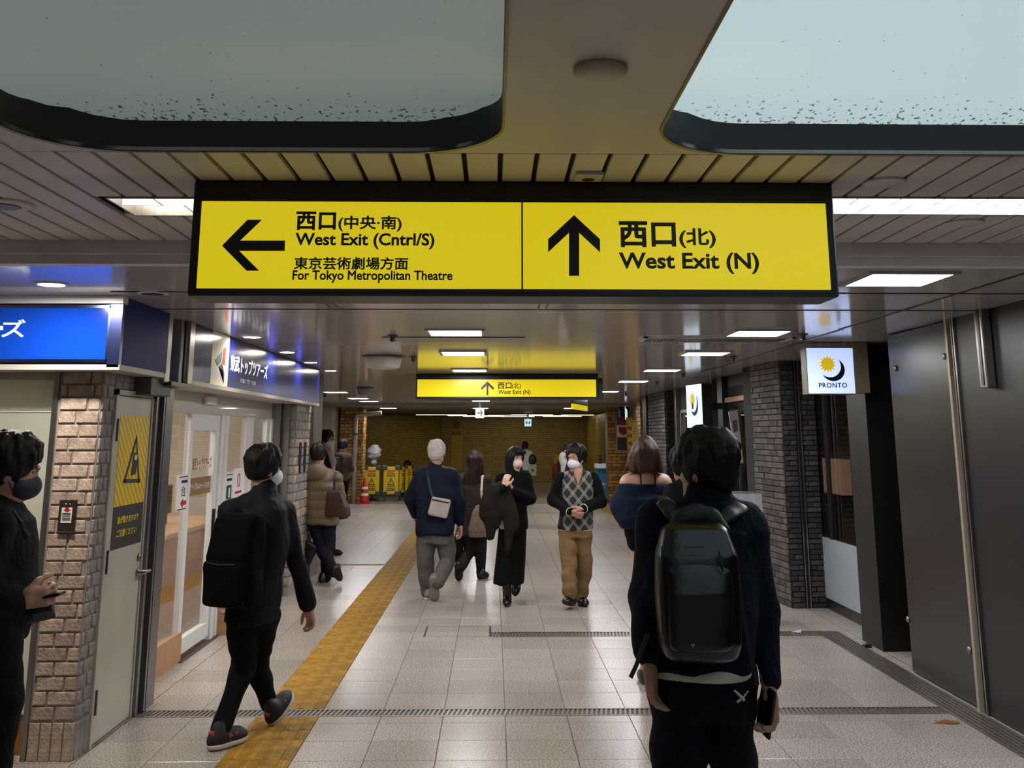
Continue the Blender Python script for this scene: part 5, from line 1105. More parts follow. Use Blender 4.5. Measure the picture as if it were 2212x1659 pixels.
# ================================================================ people
SKIN = mat('skin', '#b98d77', .5, var=.05, vscale=20); SKIN2 = mat('skin_pale', '#c9a08c', .5, var=.05, vscale=20)
HAIRB = mat('hair_black', '#080707', .5, spec=.3, bump=.5, bscale=40, stretch=(6, 6, 1)); HAIRG = mat('hair_grey', '#c4bcb8', .7, var=.2, vscale=30, spec=.2, bump=.6, bscale=40, stretch=(6, 6, 1)); HAIRBR = mat('hair_brown', '#432a1f', .45, spec=.3, bump=.6, bscale=40, var=.25, vscale=30, stretch=(4, 4, .5)); HAIRRB = mat('hair_red_brown', '#1f0e0d', .45, spec=.3, bump=.6, bscale=40, var=.2, vscale=30, stretch=(4, 4, .5))
MASKW = mat('mask_white', '#dfe2e8', .6); MASKP = mat('mask_pink_beige', '#cfb3ae', .6); MASKN = mat('mask_navy', '#131a2c', .55)
EYE = mat('eye_dark', '#120c0a', .2); WHT = mat('eye_white', '#8d847d', .4)
def cloth(name, c, rough=.8, bump=.25, bs=180, c2=None, sheen=0., fold=.38):
    if name in MATS: return MATS[name]
    m = mat(name, c, max(rough, .7), bump=bump, bscale=bs, col2=c2, vscale=5, sheen=sheen, var=0 if c2 else .12, spec=.15); N, Lk, b = nodes_of(m)
    tcn = N.new('ShaderNodeTexCoord'); nz = N.new('ShaderNodeTexNoise'); nz.inputs['Scale'].default_value = 10; nz.inputs['Detail'].default_value = 3; nz.inputs['Distortion'].default_value = 1.6
    Lk.new(tcn.outputs['Object'], nz.inputs['Vector']); bp = N.new('ShaderNodeBump'); bp.inputs['Strength'].default_value = fold; bp.inputs['Distance'].default_value = .05; Lk.new(nz.outputs['Fac'], bp.inputs['Height'])
    for n_ in list(N):
        if n_.type == 'BUMP' and n_ is not bp: Lk.new(bp.outputs[0], n_.inputs['Normal'])
    return m
class Person:
    def __init__(s, label, y0, J, yaw=0., hyaw=None, hpit=0., hs=1., vox=.009, root=None, skin=SKIN, hr=0.):
        s.y0 = y0; s.vox = vox; s.skin = skin; s.hs = hs
        s.J = {k: (np.array(v, np.float32) if isinstance(v, np.ndarray) else (Yp(v[0], v[1], y0+(v[2] if len(v) > 2 else 0))).astype(np.float32)) for k, v in J.items()}
        s.yaw = math.radians(yaw); hy = math.radians(yaw if hyaw is None else hyaw); hp = math.radians(hpit)
        f = V3(-math.sin(hy)*math.cos(hp), math.cos(hy)*math.cos(hp), math.sin(hp)); s.R = frame(f)
        if hr: a = math.radians(hr); c, q = math.cos(a), math.sin(a); s.R = s.R@np.array([[c, 0, q], [0, 1, 0], [-q, 0, c]], np.float32)
        s.C = s.J['head']; s.f = V3(-math.sin(s.yaw), math.cos(s.yaw), 0); s.r = V3(math.cos(s.yaw), math.sin(s.yaw), 0)
        b = root if root is not None else (s.J['anL']+s.J['anR'])/2
        s.o = thing('person', label, 'person', (float(b[0]), float(b[1]), 0))
    def add(s, name, field, m, vox=None, label=None): return soft(name, field, vox or s.vox, m, s.o, label)
    def body(s, hands=(), legs=(.05, .045, .035), arms=(.04, .034, .027), torso=(.12, .085), bust=None, vox=None, fields=None):
        J = s.J; Bd = SDF(); head_skin(Bd, s.C, s.R, J['neck'], s.hs)
        hp = (J['hpL']+J['hpR'])/2; tx, ty = torso
        Bd.loft([(hp-V3(0, 0, .08), tx*.9, ty*.9), (hp+(J['neck']-hp)*.35, tx*.9, ty*.95), (hp+(J['neck']-hp)*.75, tx, ty), (hp+(J['neck']-hp)*.93, tx*.8, ty*.7)], s.yaw, .05)
        for q in 'LR':
            Bd.cone(J['neck']-V3(0, 0, .03), J['sh'+q], .045, .045, .05); Bd.chain([J['sh'+q], J['el'+q], J['wr'+q]], [arms[0]+.006, arms[1], arms[2]], .03)
            if 'kn'+q in J: Bd.chain([J['hp'+q], J['kn'+q], J['an'+q]], [legs[0]+.015, legs[1], legs[2]], .04)
        for (q, d, t, curl, th) in hands: hand(Bd, J['wr'+q]+unit(d)*.028, d, t, s.hs*.98, curl, 0, th, (hp+J['neck'])/2)
        if fields: fields(Bd)
        return s.add('body', Bd, s.skin, vox)
    def top(s, m, secs, arm=(.064, .056, .047), hem=0., collar=(.06, .03), seed=1, wr=.004, name='jacket', k=.045, vox=None, cuts=None, arms='LR', n=2.5, freq=(13, 13, 9), extra=None):
        J = s.J; T = SDF(); hp = (J['hpL']+J['hpR'])/2; up = J['neck']-hp
        T.loft([(hp+up*t, rx, ry) for t, rx, ry in secs], s.yaw, .05, n=n)
        for q in 'LR': T.cone(J['sh'+q], J['neck']-V3(0, 0, .035), arm[0]*.92, .062, .05)
        for q in arms: T.chain([J['sh'+q], J['el'+q], J['wr'+q]], list(arm), k)
        if collar: T.cone(J['neck']-V3(0, 0, .03), J['neck']+V3(0, 0, collar[1]), collar[0]+.012, collar[0], .03)
        if cuts: cuts(T)
        w0 = wrinkle(wr*1.6, freq, seed); T.wr = w0 if extra is None else (lambda P: w0(P)+extra(P)); return s.add(name, T, m, vox)
    def pants(s, m, r=(.10, .078, .062), seat=(.155, .115), drop=0., seed=2, wr=.004, name='trousers', vox=None, cut=True, up=.10):
        J = s.J; T = SDF(); hp = (J['hpL']+J['hpR'])/2
        T.loft([(hp-V3(0, 0, .09), seat[0]*.93, seat[1]*.95), (hp, seat[0], seat[1]), (hp+V3(0, 0, up), seat[0]*.9, seat[1]*.9)], s.yaw, .05)
        for q in 'LR': T.chain([J['hp'+q]-V3(0, 0, .02), J['kn'+q], J['an'+q]], list(r), .018)
        T.wr = wrinkle(wr*1.5, (12, 12, 18), seed); return s.add(name, T, m, vox)
    def hair(s, m, H, vox=None): return s.add('hair', H, m, vox)
    def eyes(s):
        for x in (-1, 1):
            c = s.C+s.R@V3(x*.030, .077, .008)*s.hs; o = MB().lathe((0, 0, 0), [(.001, -.012), (.010, -.006), (.012, 0), (.010, .006), (.001, .012)], 12).build('eye', WHT, s.o, smooth=True, origin=(0, 0, 0))
            o.location = Vector(c.tolist())-origin_of(s.o)
            c2 = s.C+s.R@V3(x*.030, .0858, .008)*s.hs; o = MB().lathe((0, 0, 0), [(.001, -.006), (.0055, -.002), (.0055, .002), (.001, .006)], 10).build('iris', EYE, s.o, smooth=True, origin=(0, 0, 0)); o.location = Vector(c2.tolist())-origin_of(s.o)
            b = SDF(); b.cone(s.C+s.R@V3(x*.014, .094, .026)*s.hs, s.C+s.R@V3(x*.045, .084, .028)*s.hs, .0045, .003, .004); s.add('eyebrow', b, HAIRB, .003)
    def mask(s, m, vox=.005):
        s.add('face_mask', mask_part(s.C, s.R, s.hs), m, vox)
        for x in (-1, 1):
            q = lambda a, b_, c: tuple((s.C+s.R@V3(a, b_, c)*s.hs).tolist())
            MB().tube([q(x*.060, .03, -.035), q(x*.074, .008, -.005), q(x*.079, -.02, .012)], .002, 6).tube([q(x*.058, .03, -.085), q(x*.072, .005, -.045), q(x*.079, -.018, -.03)], .002, 6).build('ear_loop', m, s.o)
    def shoe(s, heel, toe, m, sole=None, w=.046, h=.09, vox=.007, solem=None):
        S_, R = shoe(heel, toe, w, h); o = s.add('shoe', S_, m, vox)
        if solem is not None:
            h_ = np.array(heel, np.float32); t_ = np.array(toe, np.float32); d = R[:, 1]; up = R[:, 2]; L = float(np.linalg.norm(t_-h_))
            K = SDF(); K.ell(h_+d*.055+up*.012, (w*.98, .066, .03), R); K.ell(h_+d*L*.5+up*.010, (w*.95, L*.42, .03), R, .04); K.ell(t_-d*.075+up*.010, (w*1.12, .088, .03), R, .04); K.plane(h_-up*.006, -up, .004); K.plane(h_+up*.022, up, .004)
            soft('sole', K, vox, solem, o)
        return o
def W(u, v, y): return Yp(u, v, y).astype(np.float32)
BLKC = cloth('black_cloth', '#0b0c10', .8); NAVYC = cloth('navy_cloth', '#0d1120', .8); BLKP = cloth('black_trouser', '#08090d', .85); SHB = mat('shoe_black', '#0c0b0b', .4)
TORSO = [(-.30, .19, .135), (0, .19, .135), (.3, .178, .128), (.62, .195, .135), (.82, .19, .12), (.94, .12, .09)]
# ---------------------------------------------------------------- right man with the leather backpack
y0 = 3.35
P1 = Person('man with a glossy black backpack and X-marked trousers holding a phone', y0, dict(head=(1527, 1010), neck=(1528, 1092), shL=(1424, 1128), shR=(1610, 1137), elL=(1397, 1290, .03), elR=(1643, 1320, .03), wrL=(1401, 1408, -.07), wrR=(1661, 1468, -.03),
    hpL=(1474, 1475), hpR=(1564, 1475), knL=np.array([.537, 3.34, .46]), knR=np.array([.748, 3.38, .46]), anL=np.array([.54, 3.25, .09]), anR=np.array([.76, 3.42, .09])), 0, 40, hs=.95, vox=.0055)
J = P1.J
P1.body(hands=[('L', (.10, .0, -1), (.5, .9, 0), .55, .5), ('R', (.0, .0, -1), (-.25, 1, 0), 1.0, .7)], vox=.0048)
P1.top(NAVYC, [(.065, .168, .128), (.2, .168, .125), (.6, .18, .125), (.85, .18, .115), (.96, .11, .085)], (.058, .052, .042), collar=(.068, .045), seed=3, wr=.006, vox=.008)
sh_ = SDF(); hp = (J['hpL']+J['hpR'])/2; sh_.loft([(hp+V3(-.008, 0, .020), .158, .132), (hp+V3(-.008, 0, .06), .158, .128)], 0, n=2.4); P1.add('shirt_hem', sh_, cloth('shirt_cream', '#c9c3b0'), .008)
P1.pants(cloth('navy_sweatpants', '#090b14'), (.090, .066, .058), (.160, .12), seed=5, wr=.008, vox=.009)
for q in 'LR': a = J['an'+q]; P1.shoe(a+V3(0, -.07, -.09), a+V3(0, .2, -.09), SHB, vox=.009)
H = hair_short(P1.C+V3(0, 0, .0), P1.R, .94, .013, -.092, .04, 4, -.07); P1.hair(HAIRB, H, .005)
q = lambda u, v, dy=-.14: W(u, v, y0+dy)
xm_ = mat('x_mark_grey', '#b9b6b0', .6)
def stroke(p, r, parent, m, name='mark'): b = MB(); b.tube(p, r, 6); return b.build(name, m, parent)
def on_pants(u, v): return W(u, v, y0-.118)
stroke([on_pants(1586, 1491), on_pants(1600, 1504), on_pants(1608, 1513)], [.0035, .0045, .005], P1.o, xm_, 'pocket_mark'); stroke([on_pants(1617, 1492), on_pants(1606, 1506), on_pants(1592, 1517)], [.002, .003, .004], P1.o, xm_, 'pocket_mark')
# backpack
def strap(pts, w_, t_, m, parent, n=(0, -1, 0), name='strap'):
    b = MB(); pts = [np.array(p, float) for p in pts]; n = np.array(n, float)
    vs = []; fs = []
    for i, p in enumerate(pts):
        d = pts[min(i+1, len(pts)-1)]-pts[max(i-1, 0)]; d /= np.linalg.norm(d); nn = n-np.dot(n, d)*d; nn /= np.linalg.norm(nn); sd = np.cross(d, nn)
        for a, c in ((-1, -1), (1, -1), (1, 1), (-1, 1)): vs.append(p+sd*a*w_/2+nn*c*t_/2)
    for i in range(len(pts)-1):
        for k_ in range(4): fs.append((i*4+k_, i*4+(k_+1) % 4, (i+1)*4+(k_+1) % 4, (i+1)*4+k_))
    fs += [(3, 2, 1, 0), tuple(range(len(vs)-4, len(vs)))]
    return b.add(vs, fs).build(name, m, parent)
LEATH = mat('pack_leather', '#08080a', .28, spec=.55, var=.1, vscale=8, bump=.12, bscale=40); PACKB = mat('pack_fabric', '#0a0a0b', .6, bump=.15, bscale=200)
yb = y0-.20
bc = (W(1505, 1275, yb)); bk = thing('backpack', 'glossy black leather backpack worn by the man with X-marked trousers', 'backpack', (float(bc[0]), yb, float(W(1505, 1425, yb)[2])))
Bp = SDF(); zt_, zb_ = float(W(1505, 1128, yb)[2]), float(W(1505, 1424, yb)[2]); cx = float(bc[0]); hw = float(W(1592, 1275, yb)[0]-W(1416, 1275, yb)[0])/2
Bp.loft([(V3(cx, yb, zb_), hw*.86, .06), (V3(cx, yb-.005, zb_+.05), hw*.98, .085), (V3(cx, yb-.005, (zt_+zb_)/2), hw, .09), (V3(cx, yb, zt_-.09), hw*.97, .08), (V3(cx, yb+.02, zt_-.02), hw*.78, .055), (V3(cx, yb+.03, zt_), hw*.62, .04)], 0, n=4.5); Bp.wr = wrinkle(.0022, (16, 16, 10), 11)
soft('pack_body', Bp, .006, LEATH, bk)
Fp = SDF(); Fp.loft([(V3(cx-.006, yb-.055, zb_+.035), hw*.74, .045), (V3(cx-.006, yb-.06, (zt_+zb_)/2), hw*.80, .05), (V3(cx-.006, yb-.05, zt_-.13), hw*.80, .045), (V3(cx-.004, yb-.03, zt_-.075), hw*.66, .035)], 0, n=4.5); Fp.wr = wrinkle(.003, (14, 14, 9), 12)
fpk = soft('front_pocket', Fp, .006, LEATH, bk)
yf = yb-.107
b = MB()
def ps_(u, v, dy=0): return W(u, v, yf+dy)
ST = mat('pack_seam', '#1e1e21', .45)
stroke([ps_(1558, 1200, .02), ps_(1566, 1280, .012), ps_(1568, 1350, .012), ps_(1560, 1395, .02)], .0025, fpk, ST, 'zip'); stroke([ps_(1553, 1190, .01), ps_(1557, 1212, .0), ps_(1562, 1236, .0)], .003, fpk, PACKB, 'zip_pull')
stroke([ps_(1430, 1180, .03), ps_(1427, 1280, .02), ps_(1432, 1370, .025)], .0025, bk, ST, 'piping')
stroke([ps_(1494, 1391, .0), ps_(1497, 1398, -.002), ps_(1500, 1391, .0)], .0015, fpk, xm_, 'small_mark')
MB().obox(ps_(1500, 1182, .012), (.028, 0, 0), (0, .001, 0), (0, 0, .002)).build('debossed_line', mat('deboss_grey', '#2b2b2e', .5), bk)
Tp = SDF(); Tp.chain([W(1455, 1142, yb+.03), W(1480, 1120, yb+.04), W(1505, 1113, yb+.05), W(1535, 1120, yb+.04), W(1562, 1145, yb+.03)], [.022, .03, .032, .03, .022], .03, flat=((0, 1, 0), 1.2)); soft('top_panel', Tp, .007, PACKB, bk)
STRM = mat('strap_grey_leather', '#1c1d20', .45, spec=.4)
for pts in ([(1462, 1128, .07), (1452, 1108, .09), (1441, 1092, .125), (1434, 1086, .17), (1431, 1092, .235), (1430, 1120, .29)], [(1553, 1126, .07), (1574, 1110, .09), (1592, 1099, .125), (1602, 1095, .17), (1606, 1102, .235), (1607, 1125, .29)]):
    K = SDF(); K.chain([W(a_, b_, yb+c_) for a_, b_, c_ in pts], [.022, .027, .029, .029, .028, .026], .02, flat=((0, -.62, .78), 2.6)); soft('shoulder_strap', K, .006, STRM, bk)
strap([W(1400, 1370, yb+.03), W(1386, 1405, yb+.02), W(1374, 1438, yb+.01), W(1362, 1464, yb)], .012, .004, PACKB, bk, (0, -1, 0), 'loose_strap')
strap([W(1591, 1200, yb+.03), W(1600, 1290, yb+.05), W(1618, 1400, yb+.05), W(1636, 1480, yb+.05)], .012, .004, PACKB, bk, (0, -1, 0), 'loose_strap')
ph = thing('phone', 'black phone in the hand of the man with X-marked trousers', 'phone', tuple(float(c) for c in W(1655, 1579, y0)))
pc = (W(1661, 1492, y0-.05)+W(1649, 1578, y0-.02))/2; ax = unit(W(1661, 1492, y0-.05)-W(1649, 1578, y0-.02))*.072; sd = unit(np.cross(ax, (0.35, -1, 0)))
MB().obox(pc, sd*.005, unit(np.cross(sd, ax))*.036, ax).build('phone_body', mat('phone_black', '#08080a', .25), ph, bevel=.003)
# ---------------------------------------------------------------- left man walking with backpack
y0 = 6.45
P2 = Person('young man in dark shell jacket striding over the tactile path with a black backpack', y0, dict(head=(572, 1012), neck=(571, 1064), shL=(497, 1108, -.06), shR=(617, 1103, .08), elL=(478, 1190, .05), elR=(641, 1213, .12), wrL=(480, 1265, .2), wrR=(664, 1303, .22),
    hpL=(522, 1322, -.03), hpR=(572, 1322, .05), knL=(528, 1432, .05), knR=(553, 1438, .22), anL=(477, 1575, -.22), anR=(582, 1520, .27)), -25, -48, vox=.008)
J = P2.J
P2.body(hands=[('R', (.15, .25, -.8), (-.6, .6, 0), .7, .6), ('L', (0, .2, -1), (.5, .7, 0), .6, .5)], vox=.007)
SHELL = cloth('shell_jacket', '#14161c', .6, .15, 90)
P2.top(SHELL, [(-.09, .165, .14), (.0, .165, .14), (.3, .16, .132), (.65, .178, .13), (.86, .17, .11), (.96, .11, .085)], (.064, .056, .042), collar=(.062, .04), seed=8, wr=.006)
P2.pants(BLKP, (.095, .072, .052), (.145, .118), seed=9, wr=.004)
H = hair_short(P2.C+V3(0, 0, .006), P2.R, 1.0, .020, -.075, .05, 5, -.05); P2.hair(HAIRB, H, .007); P2.mask(MASKW, .005)
gm = mat('glasses_frame', '#1a1a1c', .3)
SN = mat('sneaker_black', '#101114', .6, bump=.2, bscale=150); SOLE = mat('sneaker_sole', '#c3bdb2', .6); PINK = mat('sneaker_pink', '#c23a4c', .5)
g1 = Gp(452, 1624); t1 = Gp(523, 1606); s_ = P2.shoe(V3(g1[0], g1[1], .012), V3(t1[0], t1[1]+.06, .012), SN, w=.047, h=.095, solem=SOLE, vox=.006)
h2 = W(586, 1566, y0+.22); t2 = W(628, 1502, y0+.36); s2_ = P2.shoe(h2, t2, SN, w=.047, h=.095, solem=SOLE, vox=.006)
def shoe_mark(P, heel, toe, side, parent):
    heel, toe = np.array(heel), np.array(toe); d = unit(toe-heel); sd = unit(np.cross(d, (0, 0, 1)))*side; up = np.cross(sd*side, d); L = np.linalg.norm(toe-heel)
    c = heel+d*L*.5+up*.042+sd*.0445; P00 = c-d*.03-up*.017; P10 = c+d*.03-up*.017; P01 = c-d*.03+up*.02
    if side < 0: P00, P10, P01 = P10, P00, P01+d*.06
    text_on('side_letter', 'N', PINK, P00, P10, P01, parent=parent, bold=.03, off=.0, thick=.004)
    MB().obox(heel+up*.07+d*.008, sd*.02, d*.006, up*.02).build('heel_tab', PINK, parent, bevel=.003)
shoe_mark(P2, (g1[0], g1[1], .012), (t1[0], t1[1]+.06, .012), 1, s_); shoe_mark(P2, h2, t2, 1, s2_)
# backpack 2
bk2 = thing('backpack', 'matt black roll-top backpack on the young man over the tactile path', 'backpack', tuple(float(c) for c in W(505, 1310, y0-.2)))
ca = rotz(math.radians(-25)); back = -P2.f
c0 = W(509, 1212, y0-.20); ztp, zbt = float(W(515, 1108, y0-.2)[2]), float(W(505, 1312, y0-.2)[2])
Bq = SDF(); cc = lambda z, dx=0: V3(c0[0]+dx, c0[1], z)
Bq.loft([(cc(zbt, .02), .135, .075), (cc(zbt+.05, -.0), .160, .10), (cc((ztp+zbt)/2+.02, -.005), .162, .105), (cc(ztp-.12, .01), .150, .095), (cc(ztp-.03, .02), .138, .08), (cc(ztp, .025), .13, .045)], math.radians(-25), n=4); Bq.wr = wrinkle(.004, (12, 12, 9), 21)
soft('pack_body', Bq, .008, mat('pack_matt', '#030304', .8, bump=.2, bscale=120, spec=.1), bk2)
Bq2 = SDF(); zs = float(W(505, 1212, y0-.3)[2]); bb = c0+back*.085
Bq2.loft([(V3(bb[0], bb[1], zbt+.02), .13, .05), (V3(bb[0], bb[1], zs-.04), .142, .055), (V3(bb[0], bb[1], zs), .138, .045)], math.radians(-25), n=4); Bq2.wr = wrinkle(.003, (12, 12, 9), 22); fpk2 = soft('front_pocket', Bq2, .008, mat('pack_matt', '#060607', .7), bk2)
zl = [bb+back*.05-P2.r*.10+V3(0, 0, zs-bb[2]-.01), bb+back*.056+V3(0, 0, zs-bb[2]-.02), bb+back*.05+P2.r*.10+V3(0, 0, zs-bb[2]-.012)]; stroke(zl, .003, fpk2, mat('zip_silver', '#3b3b3e', .35, metal=.6), 'zip')
strap([W(548, 1112, y0-.14), W(575, 1098, y0-.08), W(600, 1082, y0+.02), W(616, 1085, y0+.10)], .055, .012, PACKB, bk2, (0, -.6, 1), 'shoulder_strap'); strap([W(540, 1112, y0-.14), W(530, 1098, y0-.10), W(513, 1092, y0-.02)], .05, .012, PACKB, bk2, (0, -.6, 1), 'shoulder_strap')
# ---------------------------------------------------------------- man at the left edge, looking at his phone
y0 = 4.15
P3 = Person('masked man in black standing in front of the frosted panel holding a phone', y0, dict(head=(24, 1016), neck=(-3, 1092), shL=(-22, 1128, .17), shR=(-12, 1130, -.17), elL=(-50, 1262, .2), elR=(-48, 1264, -.17), wrL=(28, 1300, .09), wrR=(29, 1298, -.09),
    hpL=(-14, 1330, .09), hpR=(-14, 1330, -.09), knL=(-2, 1490, .1), knR=(0, 1490, -.09), anL=(-60, 1640, .1), anR=(-20, 1672, -.1)), -86, -66, hpit=-8, vox=.008)
J = P3.J; J['anL'][2] = .09; J['anR'][2] = .09
P3.body(hands=[('R', (1, .25, .12), (0, -.2, 1), 1.25, 1.0), ('L', (.9, -.3, -.1), (0, .2, 1), 1.2, .8)], vox=.0055)
P3.top(BLKC, [(-.02, .165, .145), (.3, .165, .14), (.65, .185, .135), (.86, .175, .115), (.96, .11, .085)], (.064, .056, .043), collar=(.062, .03), seed=31, wr=.006)
P3.pants(BLKP, (.105, .078, .055), (.15, .125), seed=32)
for q_ in 'LR': a = J['an'+q_]; P3.shoe(a+V3(-.07, 0, -.09), a+V3(.2, 0, -.09), SHB, vox=.009)
P3.hair(HAIRB, hair_short(P3.C+V3(0, 0, .006), P3.R, 1.0, .02, -.075, .035, 33, -.05), .006); P3.mask(MASKN, .005); P3.eyes()
Bk = SDF(); Bk.chain([W(30, 1105, y0-.22), W(45, 1128, y0-.22), W(52, 1150, y0-.2)], [.006, .008, .006], .01); Bk.ell(W(58, 1158, y0-.2), (.014, .010, .014)); P3.add('strap_buckle', Bk, PACKB, .006)
ph = thing('phone', 'dark phone in a navy case held by the man at the frosted panel', 'phone', tuple(float(c) for c in W(95, 1325, y0)))
MB().obox(W(82, 1318, y0-.01), unit((1, 0, .22))*.058, (0, .022, -.02), (-.006, 0, .026)).build('phone_case', mat('case_navy', '#12162a', .5), ph, bevel=.004); MB().obox(W(100, 1288, y0-.05), unit((1, 0, .18))*.062, (0, .03, 0), (0, 0, .006)).build('phone_body', mat('phone_black', '#08080a', .25), ph, bevel=.003)
# ---------------------------------------------------------------- grey haired man with sling pouch
y0 = 11.45
P4 = Person('grey haired man in navy jacket with pale sling pouch walking away', y0, dict(head=(943, 979), neck=(941, 1008), shL=(908, 1026), shR=(974, 1028), elL=(888, 1078, .04), elR=(992, 1082, .02), wrL=(897, 1112, .16), wrR=(995, 1130, .04),
    hpL=(922, 1155), hpR=(961, 1155), knL=(920, 1216, .05), knR=(966, 1212, .05), anL=(923, 1276, .1), anR=(947, 1258, -.2)), 0, -12, vox=.010)
J = P4.J
P4.body(hands=[('R', (0, .1, -1), (-.4, 1, 0), .6, .6), ('L', (.2, .5, -.6), (.5, .6, 0), .6, .6)], vox=.009)
P4.top(cloth('navy_jacket', '#101628', .7), [(.0, .205, .16), (.06, .21, .165), (.3, .215, .16), (.65, .22, .15), (.86, .19, .12), (.96, .11, .085)], (.072, .068, .052), collar=(.062, .035), seed=41, wr=.007)
P4.pants(cloth('grey_trousers', '#5d5b59', .8), (.108, .092, .072), (.19, .14), seed=42, wr=.007)
P4.hair(HAIRG, hair_short(P4.C+V3(0, 0, .006), P4.R, 1.03, .013, -.08, .05, 43), .008); P4.mask(MASKW, .007)
GSH = mat('grey_slip_on', '#77736f', .6); SOLG = mat('sole_grey', '#8c8a86', .6)
P4.shoe(W(926, 1287, y0-.0)*np.array([1, 1, 0], np.float32), W(924, 1287, y0+.26)*np.array([1, 1, 0], np.float32), GSH, solem=SOLE, vox=.009); P4.shoe(W(936, 1248, y0-.27), W(939, 1299, y0-.10), GSH, solem=SOLG, vox=.009)
pu = thing('sling_pouch', 'pale canvas sling pouch on the back of the grey haired man', 'bag', tuple(float(c) for c in W(950, 1118, y0-.19)))
ctr = W(949, 1096, y0-.20); ra = math.radians(-12); Rr = np.array([[math.cos(ra), 0, -math.sin(ra)], [0, 1, 0], [math.sin(ra), 0, math.cos(ra)]], np.float32)
K = SDF(); K.box(ctr, (.105, .03, .098), Rr, .022); K.wr = wrinkle(.003, (12, 12, 12), 44); soft('pouch_body', K, .008, cloth('pouch_canvas', '#aaa09a', .8), pu)
MB().obox(ctr+Rr@V3(0, -.031, .066), Rr@V3(.092, 0, 0), Rr@V3(0, .003, 0), Rr@V3(0, 0, .006)).build('zip', M_BLACK, pu)
strap([ctr+Rr@V3(-.09, .0, .09), W(930, 1060, y0-.185), W(924, 1030, y0-.16), W(921, 1012, y0-.08), W(921, 1009, y0)], .028, .005, PACKB, pu, (0, -1, .3), 'pouch_strap')
# ---------------------------------------------------------------- long haired woman in a dark coat
y0 = 13.0
P5 = Person('woman with long red-brown hair in a dark coat walking away', y0, dict(head=(1026, 993), neck=(1026, 1018), shL=(1001, 1035), shR=(1049, 1035), elL=(995, 1080, .03), elR=(1055, 1080, .04), wrL=(990, 1125, .06), wrR=(1048, 1105, .16),
    hpL=(1012, 1125), hpR=(1036, 1125), knL=(1015, 1190, .05), knR=(1038, 1185, .02), anL=(993, 1228, -.22), anR=(1039, 1236, .12)), 0, 0, hs=.93, vox=.011)
J = P5.J; P5.body(hands=[('L', (0, .1, -1), (.4, 1, 0), .8, .6)], torso=(.11, .08), vox=.010)
P5.top(cloth('dark_taupe_coat', '#2b2622', .8), [(-.30, .175, .14), (-.1, .165, .14), (.25, .15, .125), (.65, .165, .125), (.86, .155, .11), (.96, .1, .08)], (.062, .058, .047), collar=(.055, .03), seed=51, wr=.006, name='coat')
P5.pants(cloth('dark_brown_trousers', '#211d1b', .8), (.092, .078, .056), (.15, .12), seed=52)
Hh = SDF(); q = lambda x, y, z: P5.C+P5.R@V3(x, y, z); Hh.ell(q(0, -.01, .03), (.09, .108, .10), P5.R); Hh.loft([(q(-.05, -.06, -.31), .115, .05), (q(-.03, -.06, -.2), .115, .06), (q(0, -.05, -.08), .10, .07), (q(0, -.03, .03), .09, .09)], 0, .04); Hh.ell(q(0, .09, -.04), (.065, .06, .085), P5.R, .02, 's'); Hh.wr = wrinkle(.006, (60, 60, 9), 53); P5.hair(HAIRRB, Hh, .009)
z0 = np.array([1, 1, 0], np.float32)
P5.shoe(W(990, 1222, y0-.3), W(991, 1257, y0-.15), SHB, vox=.010); P5.shoe(W(1034, 1240, y0)*z0, W(1053, 1242, y0+.17)*z0, SHB, vox=.010)
tb = thing('shoulder_bag', 'light brown shoulder bag of the long haired woman', 'bag', tuple(float(c) for c in W(1042, 1157, y0-.1)))
K = SDF(); bc_ = W(1040, 1126, y0-.17); K.loft([(bc_+V3(0, 0, -.18), .14, .07), (bc_+V3(0, 0, -.1), .15, .075), (bc_+V3(.01, 0, .1), .11, .05), (bc_+V3(.02, 0, .19), .07, .03)], 0, n=3.4); K.wr = wrinkle(.006, (10, 10, 10), 54); soft('bag_body', K, .010, cloth('taupe_bag', '#6d5c50', .6), tb)
strap([W(1042, 1094, y0-.17), W(1040, 1060, y0-.16), W(1042, 1030, y0-.10), W(1044, 1022, y0)], .028, .006, cloth('beige_strap', '#b3a491', .6), tb, (0, -1, .4), 'bag_strap')
hb = thing('paper_bag', 'black shopping bag between the grey haired man and the long haired woman', 'bag', tuple(float(c) for c in W(986, 1214, y0)))
a0, a1 = W(977, 1214, y0), W(997, 1160, y0); MB().box(a0[0], a1[0]+.02, y0-.06, y0+.06, a0[2], a1[2]).build('bag_body', cloth('black_bag', '#0b0b0c', .6), hb, bevel=.01); MB().tube([(a0[0]+.03, y0, a1[2]), (a0[0]+.05, y0, a1[2]+.10), tuple(J['wrL']-V3(0, 0, .08)), (a1[0]-.01, y0, a1[2])], .005, 6).build('bag_handle', PACKB, hb)
